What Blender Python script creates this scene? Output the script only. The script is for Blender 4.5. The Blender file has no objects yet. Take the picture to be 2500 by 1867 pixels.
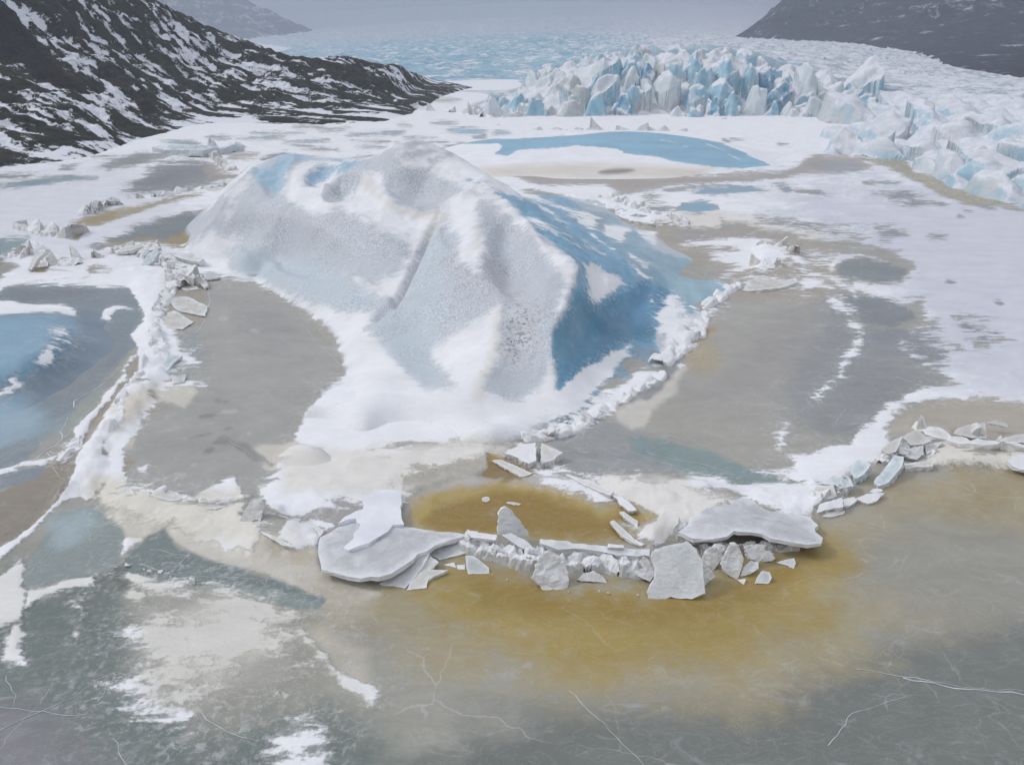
import bpy, bmesh, math, random
import numpy as np
from mathutils import Vector, Matrix

scene = bpy.context.scene
rad = math.radians

# ------------------------------------------------------------------ camera, sky, sun, exposure
CAM_H, PITCH, FOC, CX, CY = 25.0, rad(24.02), 1925.0, 1250.0, 933.5
cam_data = bpy.data.cameras.new("camera")
cam_data.sensor_width = 36.0
cam_data.lens = FOC / 2500.0 * 36.0
cam_data.clip_start = 0.5
cam_data.clip_end = 20000.0
cam = bpy.data.objects.new("camera", cam_data)
scene.collection.objects.link(cam)
cam.location = (0, 0, CAM_H)
cam.rotation_euler = (math.pi / 2 - PITCH, 0, 0)
scene.camera = cam

SUN_EL, SUN_ROT = rad(40), rad(-78)
world = bpy.data.worlds.new("World")
scene.world = world
world.use_nodes = True
wn, wl = world.node_tree.nodes, world.node_tree.links
wn.clear()
w_out = wn.new("ShaderNodeOutputWorld")
w_bg = wn.new("ShaderNodeBackground")
w_sky = wn.new("ShaderNodeTexSky")
w_sky.sky_type = 'NISHITA'
w_sky.sun_disc = False
w_sky.sun_elevation = SUN_EL
w_sky.sun_rotation = SUN_ROT
w_sky.air_density = 1.0
w_sky.dust_density = 3.0
w_hs = wn.new("ShaderNodeHueSaturation")      # cloud cover: greyed sky
w_hs.inputs["Saturation"].default_value = 0.3
# overcast luminance: the zenith three times as bright as the horizon
w_tc = wn.new("ShaderNodeTexCoord")
w_sep = wn.new("ShaderNodeSeparateXYZ")
w_map = wn.new("ShaderNodeMapRange")
w_map.inputs[1].default_value, w_map.inputs[2].default_value = 0.0, 1.0
w_map.inputs[3].default_value, w_map.inputs[4].default_value = 1 / 3, 1.0
w_cloud = wn.new("ShaderNodeMixRGB")
w_cloud.blend_type = 'MULTIPLY'
w_cloud.inputs[0].default_value = 1.0
w_cloud.inputs[2].default_value = (8.0, 8.25, 8.85, 1)
w_mix = wn.new("ShaderNodeMixRGB")
w_mix.inputs[0].default_value = 0.85
wl.new(w_tc.outputs["Generated"], w_sep.inputs[0])
wl.new(w_sep.outputs[2], w_map.inputs[0])
wl.new(w_map.outputs[0], w_cloud.inputs[1])
wl.new(w_sky.outputs[0], w_hs.inputs["Color"])
wl.new(w_hs.outputs[0], w_mix.inputs[1])
wl.new(w_cloud.outputs[0], w_mix.inputs[2])
wl.new(w_mix.outputs[0], w_bg.inputs[0])
w_bg.inputs[1].default_value = 0.086
wl.new(w_bg.outputs[0], w_out.inputs[0])

sun_data = bpy.data.lights.new("sun", 'SUN')
sun_data.energy = 1.5
sun_data.angle = rad(11)
sun_data.color = (1.0, 0.985, 0.96)
sun = bpy.data.objects.new("sun", sun_data)
scene.collection.objects.link(sun)
sun.rotation_euler = (math.pi / 2 - SUN_EL, 0, math.pi - SUN_ROT)

vs = scene.view_settings
vs.view_transform = 'Standard'
vs.look = 'None'
vs.exposure = 0.58
vs.gamma = 1.0
vs.use_curve_mapping = False
scene.render.engine = 'CYCLES'
scene.cycles.use_denoising = True
scene.cycles.use_adaptive_sampling = True
scene.cycles.adaptive_threshold = 0.03
scene.cycles.max_bounces = 5
scene.cycles.diffuse_bounces = 2
scene.cycles.glossy_bounces = 2
scene.cycles.transmission_bounces = 2
scene.cycles.volume_bounces = 1
scene.cycles.volume_step_rate = 4.0

col = scene.collection
rng = np.random.default_rng(7)
random.seed(7)

# ------------------------------------------------------------------ geometry of the survey: photo -> ground
SP, CP = math.sin(PITCH), math.cos(PITCH)

def ray(px, py):
    u, v = (px - CX) / FOC, (CY - py) / FOC
    return np.array([u, CP + v * SP, -SP + v * CP])

def G(px, py, z=0.0):
    """world point at height z seen at (px,py)"""
    r = ray(px, py)
    t = (z - CAM_H) / r[2]
    return np.array([r[0] * t, r[1] * t, z])

def D(px, py, Y):
    """world point at distance Y seen at (px,py)"""
    r = ray(px, py)
    t = Y / r[1]
    return np.array([r[0] * t, Y, CAM_H + r[2] * t])

def proj(P):
    d = P[:, 1] * CP - (P[:, 2] - CAM_H) * SP
    d = np.maximum(d, 0.5)
    up = P[:, 1] * SP + (P[:, 2] - CAM_H) * CP
    return CX + FOC * P[:, 0] / d, CY - FOC * up / d

CROP = {'F': (0, 0, 1.1302), '1': (0, 0, .4521), '2': (700, 50, .4521), '3': (1500, 0, .4521),
        '4': (400, 350, .4541), '5': (1100, 380, .4357), '6': (0, 350, .454), '7': (1650, 450, .4843),
        'b1': (0, 1000, .5248), 'b2': (700, 1050, .3165), 'b3': (1100, 1150, .3165), 'b4': (1500, 1100, .2712),
        'b5': (1900, 950, .2712), 'b6': (250, 1050, .2939), 'b7': (1200, 750, .2724), 'b8': (0, 550, .2723),
        'n1': (0, 600, .226), 'n2': (0, 850, .226), 'n3': (1150, 100, .27125), 'n4': (1600, 100, .27125),
        'n5': (1350, 450, .36166), 'n6': (0, 350, .31646), 'p': (0, 0, 1.0)}

def c(k, pts):
    ox, oy, s = CROP[k]
    return [(ox + p[0] * s, oy + p[1] * s) + tuple(p[2:]) for p in pts]

# ------------------------------------------------------------------ noise and fields
def _hash(ix, iy, iz, seed):
    h = (ix * 374761393 + iy * 668265263 + iz * 2147483647 + seed * 1274126177) & 0xFFFFFFFF
    h = ((h ^ (h >> 13)) * 1274126177) & 0xFFFFFFFF
    h = h ^ (h >> 16)
    return (h & 0xFFFF) / 32767.5 - 1.0

def vnoise(x, y, z=None, seed=0):
    if z is None:
        z = np.zeros_like(x)
    fx, fy, fz = np.floor(x), np.floor(y), np.floor(z)
    ix, iy, iz = fx.astype(np.int64), fy.astype(np.int64), fz.astype(np.int64)
    tx, ty, tz = x - fx, y - fy, z - fz
    q = lambda t: t * t * t * (t * (t * 6 - 15) + 10)
    tx, ty, tz = q(tx), q(ty), q(tz)
    out = 0
    flat = not np.any(tz)
    for dz in ((0,) if flat else (0, 1)):
        wz = 1.0 if flat else (tz if dz else 1 - tz)
        for dy in (0, 1):
            wy = ty if dy else 1 - ty
            for dx in (0, 1):
                wx = tx if dx else 1 - tx
                out = out + _hash(ix + dx, iy + dy, iz + dz, seed) * wx * wy * wz
    return out

def fbm(x, y, z=None, octv=4, seed=0, gain=.5):
    a, f, s, n = 1.0, 1.0, 0, 0
    for o in range(octv):
        s = s + a * vnoise(x * f + o * 17.3, y * f - o * 9.1, None if z is None else z * f + o * 3.7, seed + o)
        n += a
        a *= gain
        f *= 2.03
    return s / n

def ridged(x, y, z=None, octv=4, seed=0):
    a, f, s, n = 1.0, 1.0, 0, 0
    for o in range(octv):
        s = s + a * (1 - np.abs(vnoise(x * f + o * 11.3, y * f - o * 5.1, None if z is None else z * f, seed + o)) * 1.6)
        n += a
        a *= .5
        f *= 2.1
    return s / n

def sstep(a, b, x):
    t = np.clip((x - a) / (b - a), 0, 1)
    return t * t * (3 - 2 * t)

def poly_sd(poly, x, y):
    """signed distance, positive inside"""
    n = len(poly)
    d2 = np.full(x.shape, 1e18)
    ins = np.zeros(x.shape, bool)
    for i in range(n):
        ax, ay = poly[i][0], poly[i][1]
        bx, by = poly[(i + 1) % n][0], poly[(i + 1) % n][1]
        ex, ey = bx - ax, by - ay
        L = ex * ex + ey * ey + 1e-9
        t = np.clip(((x - ax) * ex + (y - ay) * ey) / L, 0, 1)
        d2 = np.minimum(d2, (x - ax - t * ex) ** 2 + (y - ay - t * ey) ** 2)
        if abs(ey) > 1e-9:
            cross = ((ay > y) != (by > y)) & (x < ex * (y - ay) / ey + ax)
            ins ^= cross
    d = np.sqrt(d2)
    return np.where(ins, d, -d)

def line_sd(line, x, y, hw):
    d2 = np.full(x.shape, 1e18)
    for i in range(len(line) - 1):
        ax, ay = line[i][0], line[i][1]
        ex, ey = line[i + 1][0] - ax, line[i + 1][1] - ay
        L = ex * ex + ey * ey + 1e-9
        t = np.clip(((x - ax) * ex + (y - ay) * ey) / L, 0, 1)
        d2 = np.minimum(d2, (x - ax - t * ex) ** 2 + (y - ay - t * ey) ** 2)
    return hw - np.sqrt(d2)

def ell(cx, cy, rx, ry, rot=0, n=12):
    r = rad(rot)
    return [(cx + rx * math.cos(a) * math.cos(r) - ry * math.sin(a) * math.sin(r),
             cy + rx * math.cos(a) * math.sin(r) + ry * math.sin(a) * math.cos(r))
            for a in [2 * math.pi * i / n for i in range(n)]]

class TPS:
    def __init__(self, xy, z, lam=1e-4):
        self.xy = np.asarray(xy, float)
        self.m = self.xy.mean(0)
        self.s = self.xy.std() + 1e-9
        q = (self.xy - self.m) / self.s
        n = len(q)
        d = np.linalg.norm(q[:, None] - q[None], axis=2)
        K = np.where(d > 0, d * d * np.log(d + 1e-12), 0) + lam * np.eye(n)
        Pm = np.c_[np.ones(n), q]
        A = np.zeros((n + 3, n + 3))
        A[:n, :n], A[:n, n:], A[n:, :n] = K, Pm, Pm.T
        self.w = np.linalg.solve(A, np.r_[np.asarray(z, float), 0, 0, 0])
        self.q = q

    def __call__(self, x, y):
        p = (np.c_[x, y] - self.m) / self.s
        out = np.empty(len(p))
        for i in range(0, len(p), 20000):
            pp = p[i:i + 20000]
            d2 = ((pp[:, None] - self.q[None]) ** 2).sum(2)
            K = np.where(d2 > 0, .5 * d2 * np.log(d2 + 1e-12), 0)
            out[i:i + 20000] = K @ self.w[:len(self.q)] + self.w[-3] + pp @ self.w[-2:]
        return out

def s2l(rgb):
    o = []
    for v in rgb:
        v = v / 255.0
        o.append(v / 12.92 if v <= .04045 else ((v + .055) / 1.055) ** 2.4)
    return np.array(o)

# ------------------------------------------------------------------ object helpers
def link(o, parent=None):
    col.objects.link(o)
    if parent is not None:
        o.parent = parent
    return o

def mesh_from(name, V, F, mat, attrs=None, smooth=True):
    me = bpy.data.meshes.new(name)
    V = np.ascontiguousarray(V, np.float32)
    F = np.ascontiguousarray(F, np.int32)
    k = F.shape[1]
    me.vertices.add(len(V))
    me.vertices.foreach_set("co", V.ravel())
    me.loops.add(F.size)
    me.loops.foreach_set("vertex_index", F.ravel())
    me.polygons.add(len(F))
    me.polygons.foreach_set("loop_start", np.arange(0, F.size, k, dtype=np.int32))
    me.polygons.foreach_set("loop_total", np.full(len(F), k, np.int32))
    me.polygons.foreach_set("use_smooth", np.full(len(F), smooth, bool))
    for an, av in (attrs or {}).items():
        av = np.asarray(av, np.float32)
        if av.ndim == 2:
            a = me.attributes.new(an, 'FLOAT_COLOR', 'POINT')
            a.data.foreach_set("color", np.c_[av, np.ones(len(av), np.float32)].astype(np.float32).ravel())
        else:
            a = me.attributes.new(an, 'FLOAT', 'POINT')
            a.data.foreach_set("value", av.ravel())
    me.update(calc_edges=True)
    me.validate()
    if mat:
        me.materials.append(mat)
    return me

def grid_faces(nr, nc):
    i = np.arange(nr * nc).reshape(nr, nc)
    return np.stack([i[:-1, :-1], i[:-1, 1:], i[1:, 1:], i[1:, :-1]], -1).reshape(-1, 4)

def compact(V, F, attrs):
    used = np.zeros(len(V), bool)
    used[F.ravel()] = True
    m = np.cumsum(used) - 1
    return V[used], m[F], {k: v[used] for k, v in attrs.items()}

def tag(o, label=None, cat=None, group=None, kind=None):
    if label: o["label"] = label
    if cat: o["category"] = cat
    if group: o["group"] = group
    if kind: o["kind"] = kind
    return o

def obj(name, me, parent=None):
    return link(bpy.data.objects.new(name, me), parent)

def empty(name, loc=(0, 0, 0)):
    o = bpy.data.objects.new(name, None)
    o.empty_display_size = .2
    o.location = loc
    return link(o)
# ------------------------------------------------------------------ materials
class NB:
    def __init__(self, name):
        self.m = bpy.data.materials.new(name)
        self.m.use_nodes = True
        self.n = self.m.node_tree.nodes
        self.l = self.m.node_tree.links
        self.n.clear()
        self.out = self.n.new("ShaderNodeOutputMaterial")
        self.b = self.n.new("ShaderNodeBsdfPrincipled")
        self.l.new(self.b.outputs[0], self.out.inputs[0])

    def put(self, inp, v):
        if hasattr(v, "links"):
            self.l.new(v, inp)
        elif isinstance(v, (tuple, list, np.ndarray)):
            v = tuple(float(q) for q in v)
            inp.default_value = v if len(inp.default_value) == len(v) else v + (1.0,)
        elif inp.type == 'RGBA':
            inp.default_value = (v, v, v, 1.0)
        else:
            inp.default_value = v

    def attr(self, name, kind="Fac"):
        a = self.n.new("ShaderNodeAttribute")
        a.attribute_name = name
        return a.outputs[kind]

    def pos(self, scale=(1, 1, 1), rot=(0, 0, 0), obj=False):
        t = self.n.new("ShaderNodeTexCoord") if obj else self.n.new("ShaderNodeNewGeometry")
        mp = self.n.new("ShaderNodeMapping")
        self.l.new(t.outputs["Object" if obj else "Position"], mp.inputs[0])
        mp.inputs["Scale"].default_value = scale
        mp.inputs["Rotation"].default_value = rot
        return mp.outputs[0]

    def noise(self, vec, scale, detail=4, rough=.55, dist=0.0, kind='FBM'):
        t = self.n.new("ShaderNodeTexNoise")
        t.noise_type = kind
        self.l.new(vec, t.inputs["Vector"])
        t.inputs["Scale"].default_value = scale
        t.inputs["Detail"].default_value = detail
        t.inputs["Roughness"].default_value = rough
        t.inputs["Distortion"].default_value = dist
        return t.outputs["Fac"]

    def voro(self, vec, scale, feature='F1'):
        t = self.n.new("ShaderNodeTexVoronoi")
        t.feature = feature
        self.l.new(vec, t.inputs["Vector"])
        t.inputs["Scale"].default_value = scale
        return t.outputs["Distance"]

    def math(self, op, a, b=0.0, cc=0.0, clamp=False):
        t = self.n.new("ShaderNodeMath")
        t.operation = op
        t.use_clamp = clamp
        self.put(t.inputs[0], a)
        self.put(t.inputs[1], b)
        self.put(t.inputs[2], cc)
        return t.outputs[0]

    def ramp(self, v, a, b, lo=0.0, hi=1.0, smooth=True):
        t = self.n.new("ShaderNodeMapRange")
        if smooth:
            t.interpolation_type = 'SMOOTHSTEP'
        self.put(t.inputs[0], v)
        for i, q in enumerate((a, b, lo, hi)):
            self.put(t.inputs[i + 1], q)
        return t.outputs[0]

    def mix(self, f, a, b, mode='MIX'):
        t = self.n.new("ShaderNodeMixRGB")
        t.blend_type = mode
        self.put(t.inputs[0], f)
        self.put(t.inputs[1], a)
        self.put(t.inputs[2], b)
        return t.outputs[0]

    def bump(self, h, strength, dist, normal=None):
        t = self.n.new("ShaderNodeBump")
        t.inputs["Strength"].default_value = strength
        t.inputs["Distance"].default_value = dist
        self.l.new(h, t.inputs["Height"])
        if normal is not None:
            self.l.new(normal, t.inputs["Normal"])
        return t.outputs[0]

    def nz(self):
        g = self.n.new("ShaderNodeNewGeometry")
        s = self.n.new("ShaderNodeSeparateXYZ")
        self.l.new(g.outputs["Normal"], s.inputs[0])
        return s.outputs[2]

    def sset(self, base, rough=.5, normal=None, spec=.3):
        self.put(self.b.inputs["Base Color"], base)
        self.put(self.b.inputs["Roughness"], rough)
        self.put(self.b.inputs["Specular IOR Level"], spec)
        if normal is not None:
            self.l.new(normal, self.b.inputs["Normal"])
        return self.m

SNOW = s2l((240, 240, 243))
SNOWD = s2l((226, 227, 232))

def mat_surface():
    """lake ice / iceberg skin: colours and snow outlines ride on the mesh, grain comes from noise"""
    k = NB("frozen_surface")
    base, scol = k.attr("ice_col", "Color"), k.attr("snow_col", "Color")
    s, speck, gloss = k.attr("snow"), k.attr("speck"), k.attr("gloss")
    p = k.pos()
    pw = k.pos((.55, 1.25, 1.0))
    n_big = k.noise(pw, .22, 3, .5)
    n_mid = k.noise(pw, 1.1, 5, .62, .4)
    n_fine = k.noise(p, 5.0, 4, .6)
    n_gran = k.noise(p, 7.0, 3, .75)
    edge = k.math('ADD', k.math('MULTIPLY_ADD', n_mid, 3.6, -1.8), k.math('MULTIPLY_ADD', n_fine, 1.1, -.55))
    edge = k.math('ADD', edge, k.math('MULTIPLY_ADD', n_big, 2.4, -1.2))
    sv = k.math('ADD', s, edge)
    soft = k.math('MULTIPLY_ADD', speck, .48, .34)
    fac = k.ramp(sv, k.math('MULTIPLY', soft, -1.0), soft)
    # wind-thinned snow: a dusting past the edge, small bare streaks inside
    dusting = k.math('MULTIPLY', k.ramp(sv, -2.0, .1), k.ramp(k.noise(p, 2.4, 6, .72, .5), .46, .66, 0, .42))
    bare = k.math('MULTIPLY', k.ramp(k.noise(k.pos((.22, .8, 1)), 1.1, 4, .6, .3), .69, .73), k.ramp(n_big, .52, .60, 0, .55))
    fac = k.math('MULTIPLY', k.math('MAXIMUM', fac, dusting), k.math('SUBTRACT', 1.0, bare))
    # ice: cloudy tone, hairline marbling, bubbles
    tone = k.math('ADD', k.ramp(n_big, .3, .7, .91, 1.07, False), k.ramp(k.noise(k.pos((.8, 1.15, 1)), .7, 6, .7, .8), .28, .72, -.06, .06, False))
    tone = k.math('ADD', tone, k.ramp(n_fine, .3, .7, -.03, .03, False))
    swirl = k.noise(k.pos((.65, .9, 1)), .3, 7, .66, 2.4)
    tone = k.math('ADD', tone, k.ramp(swirl, .32, .68, -.09, .08, False))
    tone = k.math('ADD', k.math('MULTIPLY', k.math('SUBTRACT', tone, 1.0), k.math('SUBTRACT', 1.0, k.math('MULTIPLY', gloss, .85))), 1.0)
    ice = k.mix(1.0, base, tone, 'MULTIPLY')
    pale = k.math('MULTIPLY', k.ramp(k.noise(k.pos((.7, 1, 1)), .6, 7, .72, 1.2), .55, .70, 0, .32), k.math('SUBTRACT', 1.0, k.math('MULTIPLY', gloss, .7)))
    ice = k.mix(pale, ice, (.58, .59, .61))
    marb = k.noise(k.pos((.5, 1.0, 1)), .8, 7, .7, 1.6)
    ml = k.ramp(k.math('ABSOLUTE', k.math('SUBTRACT', marb, .5)), 0, .018, .13, 0)
    ice = k.mix(ml, ice, (.62, .63, .65))
    # fine crack network frozen into the sheet
    warpn = k.n.new("ShaderNodeTexNoise")
    warpn.inputs["Scale"].default_value = .35
    warpn.inputs["Detail"].default_value = 4
    k.l.new(p, warpn.inputs["Vector"])
    wm = k.n.new("ShaderNodeVectorMath")
    wm.operation = 'MULTIPLY_ADD'
    k.l.new(warpn.outputs["Color"], wm.inputs[0])
    wm.inputs[1].default_value = (2.6, 2.6, 0)
    k.l.new(p, wm.inputs[2])
    flat = k.n.new("ShaderNodeMapping")
    flat.inputs["Scale"].default_value = (1, 1, 0)
    k.l.new(wm.outputs[0], flat.inputs[0])
    v1 = k.voro(flat.outputs[0], .16, 'DISTANCE_TO_EDGE')
    v2 = k.voro(flat.outputs[0], .55, 'DISTANCE_TO_EDGE')
    thin = k.math('SUBTRACT', 1.0, k.math('MULTIPLY', gloss, 1.1), 0.0, True)
    cl = k.math('MULTIPLY', k.ramp(v1, .0, .006, .42, 0), k.math('MULTIPLY', k.ramp(n_big, .46, .60), thin))
    cl2 = k.math('MULTIPLY', k.ramp(v2, .0, .012, .30, 0), k.math('MULTIPLY', k.ramp(k.noise(p, .18, 3, .5), .54, .64), thin))
    ice = k.mix(k.math('MAXIMUM', cl, cl2), ice, (.70, .71, .74))
    fleck = k.ramp(k.noise(k.pos((1, 1.6, 1)), 2.6, 2, .5), .73, .78, 0, .22)
    ice = k.mix(fleck, ice, (.68, .68, .70))
    # frosted granular skin of the berg
    gr = k.math('ADD', k.math('MULTIPLY', k.math('SUBTRACT', k.ramp(n_gran, .40, .60), .5), k.ramp(n_big, .32, .66, .25, 1.1)), .5)
    frost = k.mix(gr, k.mix(1.0, base, (.80, .83, .87), 'MULTIPLY'), k.mix(.55, base, SNOW))
    grit = k.math('MULTIPLY', k.attr('grit'), k.ramp(k.noise(p, 3.2, 4, .75), .49, .60, 0, .8))
    frost = k.mix(grit, k.mix(k.attr('grit'), frost, k.mix(.6, base, SNOW)), s2l((104, 107, 114)))
    ice = k.mix(speck, ice, frost)
    dust = k.math('MULTIPLY', k.ramp(k.noise(k.pos((.5, .9, .8)), .5, 6, .65, .4), .32, .72, 1.03, .90, False), k.ramp(k.noise(p, 9.0, 2, .6), .3, .7, 1.02, .965, False))
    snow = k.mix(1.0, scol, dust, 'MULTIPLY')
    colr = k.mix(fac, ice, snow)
    rough = k.mix(fac, k.math('SUBTRACT', .50, k.math('MULTIPLY', gloss, .32)), .85)
    h = k.math('ADD', k.math('MULTIPLY', fac, .05), k.math('MULTIPLY', n_fine, .03))
    h = k.math('ADD', h, k.math('MULTIPLY', k.math('MULTIPLY', n_gran, speck), .10))
    h = k.math('ADD', h, k.math('MULTIPLY', k.noise(k.pos((.5, 1.5, 1)), 1.4, 5, .6, .5), k.math('MULTIPLY', fac, .13)))
    return k.sset(colr, rough, k.bump(h, .55, 1.0), .32)

def mat_block():
    """broken glacier ice; object colour gives the tint of the bare ice"""
    k = NB("glacier_ice")
    oi = k.n.new("ShaderNodeObjectInfo")
    p = k.pos()
    nz = k.nz()
    n1 = k.noise(p, .35, 5, .6, .5)
    n2 = k.noise(p, 1.8, 5, .65)
    lay = k.noise(k.pos((.25, .25, 1.6), (.25, .1, 0)), .8, 4, .6)
    ice = k.mix(k.ramp(n1, .35, .7, 0, .6), oi.outputs["Color"], s2l((206, 219, 224)))
    ice = k.mix(k.ramp(nz, .25, .0, 0, .35), ice, s2l((112, 168, 194)))
    ice = k.mix(k.ramp(lay, .45, .8, 0, .25), ice, s2l((176, 182, 182)))
    ice = k.mix(k.ramp(n2, .62, .72, 0, .35), ice, s2l((150, 150, 146)))
    sf = k.ramp(k.math('ADD', nz, k.math('MULTIPLY_ADD', n2, .8, -.4)), .46, .74)
    colr = k.mix(sf, ice, SNOWD)
    h = k.math('ADD', k.math('MULTIPLY', n2, .35), k.math('MULTIPLY', n1, .5))
    return k.sset(colr, k.mix(sf, .42, .85), k.bump(h, .6, .8), .3)

def mat_slab(name, top, edge, frost):
    k = NB(name)
    p = k.pos()
    nz = k.nz()
    n1 = k.noise(p, .9, 5, .65, .5)
    n2 = k.noise(p, 6.0, 4, .7)
    n3 = k.noise(k.pos((1, 1, 3.0)), 3.0, 5, .7, .3)
    t = k.mix(k.ramp(n1, .3, .75, 0, .7), top, frost)
    t = k.mix(k.ramp(n2, .58, .7, 0, .3), t, (.7, .7, .72))
    e = k.mix(k.ramp(n3, .35, .65), edge, (.80, .81, .82))
    e = k.mix(k.ramp(n2, .60, .70, 0, .35), e, s2l((160, 156, 148)))
    n4 = k.noise(p, .8, 7, .75, .2)
    t = k.mix(k.ramp(n4, .50, .66, 0, .55), t, s2l((224, 225, 229)))
    vc = k.voro(k.pos(), .9, 'DISTANCE_TO_EDGE')
    t = k.mix(k.math('MULTIPLY', k.ramp(vc, 0, .016, .5, 0), k.ramp(n1, .42, .56)), t, (.75, .76, .78))
    pit = k.ramp(k.noise(p, 4.0, 4, .8), .62, .68, 0, .55)
    e = k.mix(pit, e, s2l((112, 109, 102)))
    f = k.ramp(nz, .55, .8)
    t = k.mix(k.math('MULTIPLY', k.attr('rim'), k.ramp(n1, .25, .6, .35, .9)), t, s2l((232, 233, 236)))
    colr = k.mix(f, e, t)
    h = k.math('ADD', k.math('MULTIPLY', n3, k.mix(f, .10, .025)), k.math('MULTIPLY', n2, k.mix(f, .04, .010)))
    return k.sset(colr, k.mix(f, .6, k.ramp(n4, .45, .62, .26, .7)), k.bump(h, .7, 1.0), .4)

def mat_rubble():
    k = NB("rubble_ice")
    oi = k.n.new("ShaderNodeObjectInfo")
    p = k.pos()
    nz = k.nz()
    n1 = k.noise(p, 1.6, 5, .65, .5)
    n2 = k.noise(p, 7.0, 4, .7)
    ice = k.mix(k.ramp(n1, .35, .7), oi.outputs["Color"], s2l((200, 199, 196)))
    ice = k.mix(k.ramp(n2, .56, .66, 0, .6), ice, s2l((128, 125, 118)))
    sf = k.ramp(k.math('ADD', nz, k.math('MULTIPLY_ADD', n1, 1.1, -.55)), .15, .5, 0, .95)
    colr = k.mix(sf, ice, s2l((236, 236, 238)))
    h = k.math('ADD', k.math('MULTIPLY', n1, .12), k.math('MULTIPLY', n2, .06))
    return k.sset(colr, .65, k.bump(h, .8, 1.0), .25)

def mat_crack():
    k = NB("crack_frost")
    n = k.noise(k.pos(), 2.0, 4, .6)
    return k.sset(k.mix(k.ramp(n, .3, .7), s2l((176, 180, 186)), s2l((222, 224, 230))), .8)

def mat_glacier():
    k = NB("glacier_surface")
    bl, dirt = k.attr("blue"), k.attr("dirt")
    p = k.pos()
    nz = k.nz()
    n1 = k.noise(k.pos((.5, 1, 1)), .16, 5, .65, .6)
    n2 = k.noise(p, .9, 5, .65)
    n3 = k.noise(k.pos((.45, 1.0, 1), (0, 0, .35)), .15, 9, .76, .5)
    ice = k.mix(k.ramp(n1, .3, .7), s2l((118, 166, 190)), s2l((166, 196, 208)))
    grey = k.mix(k.ramp(n2, .35, .7), s2l((190, 198, 206)), s2l((170, 172, 174)))
    ice = k.mix(bl, grey, ice)
    ice = k.mix(k.math('MULTIPLY', dirt, k.ramp(n3, .45, .62)), ice, s2l((120, 118, 118)))
    cov = k.math('ADD', nz, k.math('MULTIPLY_ADD', n3, 1.6, -.8))
    cov = k.math('SUBTRACT', cov, k.math('MULTIPLY', bl, .12))
    sf = k.ramp(cov, .86, 1.0)
    colr = k.mix(sf, ice, SNOWD)
    h = k.math('ADD', k.math('MULTIPLY', n2, .4), k.math('MULTIPLY', n3, .8))
    return k.sset(colr, .7, k.bump(h, .6, 1.0), .25)

def mat_hill():
    k = NB("moraine_rock")
    red, cover = k.attr("redrock"), k.attr("cover")
    nz = k.nz()
    p = k.pos()
    # snow lies in the gullies that run down the slope
    st = k.attr("gully")
    n1 = k.noise(p, .10, 5, .6)
    n2 = k.noise(p, .5, 6, .65)
    n3 = k.noise(p, 2.2, 4, .7)
    rock = k.mix(k.ramp(n1, .35, .65), s2l((34, 33, 24)), s2l((54, 52, 38)))
    rock = k.mix(k.ramp(n2, .4, .7, 0, .7), rock, s2l((70, 67, 56)))
    rock = k.mix(k.ramp(n3, .55, .75, 0, .5), rock, s2l((24, 24, 22)))
    rr = k.mix(k.ramp(n2, .35, .7), s2l((24, 19, 18)), s2l((44, 36, 32)))
    rock = k.mix(red, rock, rr)
    v = k.math('ADD', st, k.math('MULTIPLY_ADD', n2, 1.5, -.75))
    v = k.math('ADD', v, k.math('MULTIPLY_ADD', n3, .8, -.4))
    v = k.math('ADD', v, cover)
    sf = k.ramp(v, .10, .24)
    colr = k.mix(sf, rock, s2l((226, 227, 234)))
    h = k.math('ADD', k.math('MULTIPLY', n2, 1.2), k.math('MULTIPLY', n3, .35))
    h = k.math('MULTIPLY', h, k.math('SUBTRACT', 1.1, sf))
    return k.sset(colr, .9, k.bump(h, .8, 1.0), .1)

def mat_mountain(name, bias):
    k = NB(name)
    p = k.pos()
    n1 = k.noise(k.pos((1, 1, 4.0)), .012, 7, .72, .4)
    n2 = k.noise(k.pos((1, 1, 1.2), (0, 0, .5)), .05, 6, .75, .6)
    rock = k.mix(k.ramp(n2, .3, .7), s2l((27, 27, 37)), s2l((48, 47, 59)))
    v = k.math('ADD', k.math('MULTIPLY', n1, .55), k.math('MULTIPLY', n2, .6))
    sf = k.ramp(v, bias, bias + .10, 0, .85)
    return k.sset(k.mix(sf, rock, s2l((205, 207, 216))), .95, k.bump(n2, .7, 8.0), .1)

M_SURF = mat_surface()
M_BLOCK = mat_block()
M_RUB = mat_rubble()
M_CRACK = mat_crack()
M_GLAC = mat_glacier()
M_HILL = mat_hill()
M_MTN = mat_mountain("mountain_rock", .62)
M_MTN2 = mat_mountain("mountain_snowy", .58)
M_SLAB_G = mat_slab("slab_grey", s2l((184, 184, 186)), s2l((216, 215, 214)), s2l((212, 212, 214)))
M_SLAB_W = mat_slab("slab_white", s2l((226, 226, 228)), s2l((206, 205, 203)), s2l((232, 231, 234)))
M_SLAB_S = mat_slab("slab_silty", s2l((196, 193, 185)), s2l((216, 213, 206)), s2l((216, 213, 207)))
M_SLAB_B = mat_slab("slab_blue", s2l((168, 186, 192)), s2l((176, 194, 200)), s2l((206, 214, 220)))
M_SLAB_C = mat_slab("slab_clear", s2l((184, 189, 188)), s2l((218, 221, 221)), s2l((200, 204, 205)))

def mat_snow():
    k = NB("packed_snow")
    p = k.pos()
    n1 = k.noise(p, .6, 5, .6)
    n2 = k.noise(p, 5.0, 4, .65)
    colr = k.mix(k.ramp(n1, .3, .7), s2l((224, 225, 232)), s2l((236, 237, 243)))
    h = k.math('ADD', k.math('MULTIPLY', n1, .12), k.math('MULTIPLY', n2, .03))
    return k.sset(colr, .85, k.bump(h, .6, 1.0), .2)
M_SNOWP = mat_snow()

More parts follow.
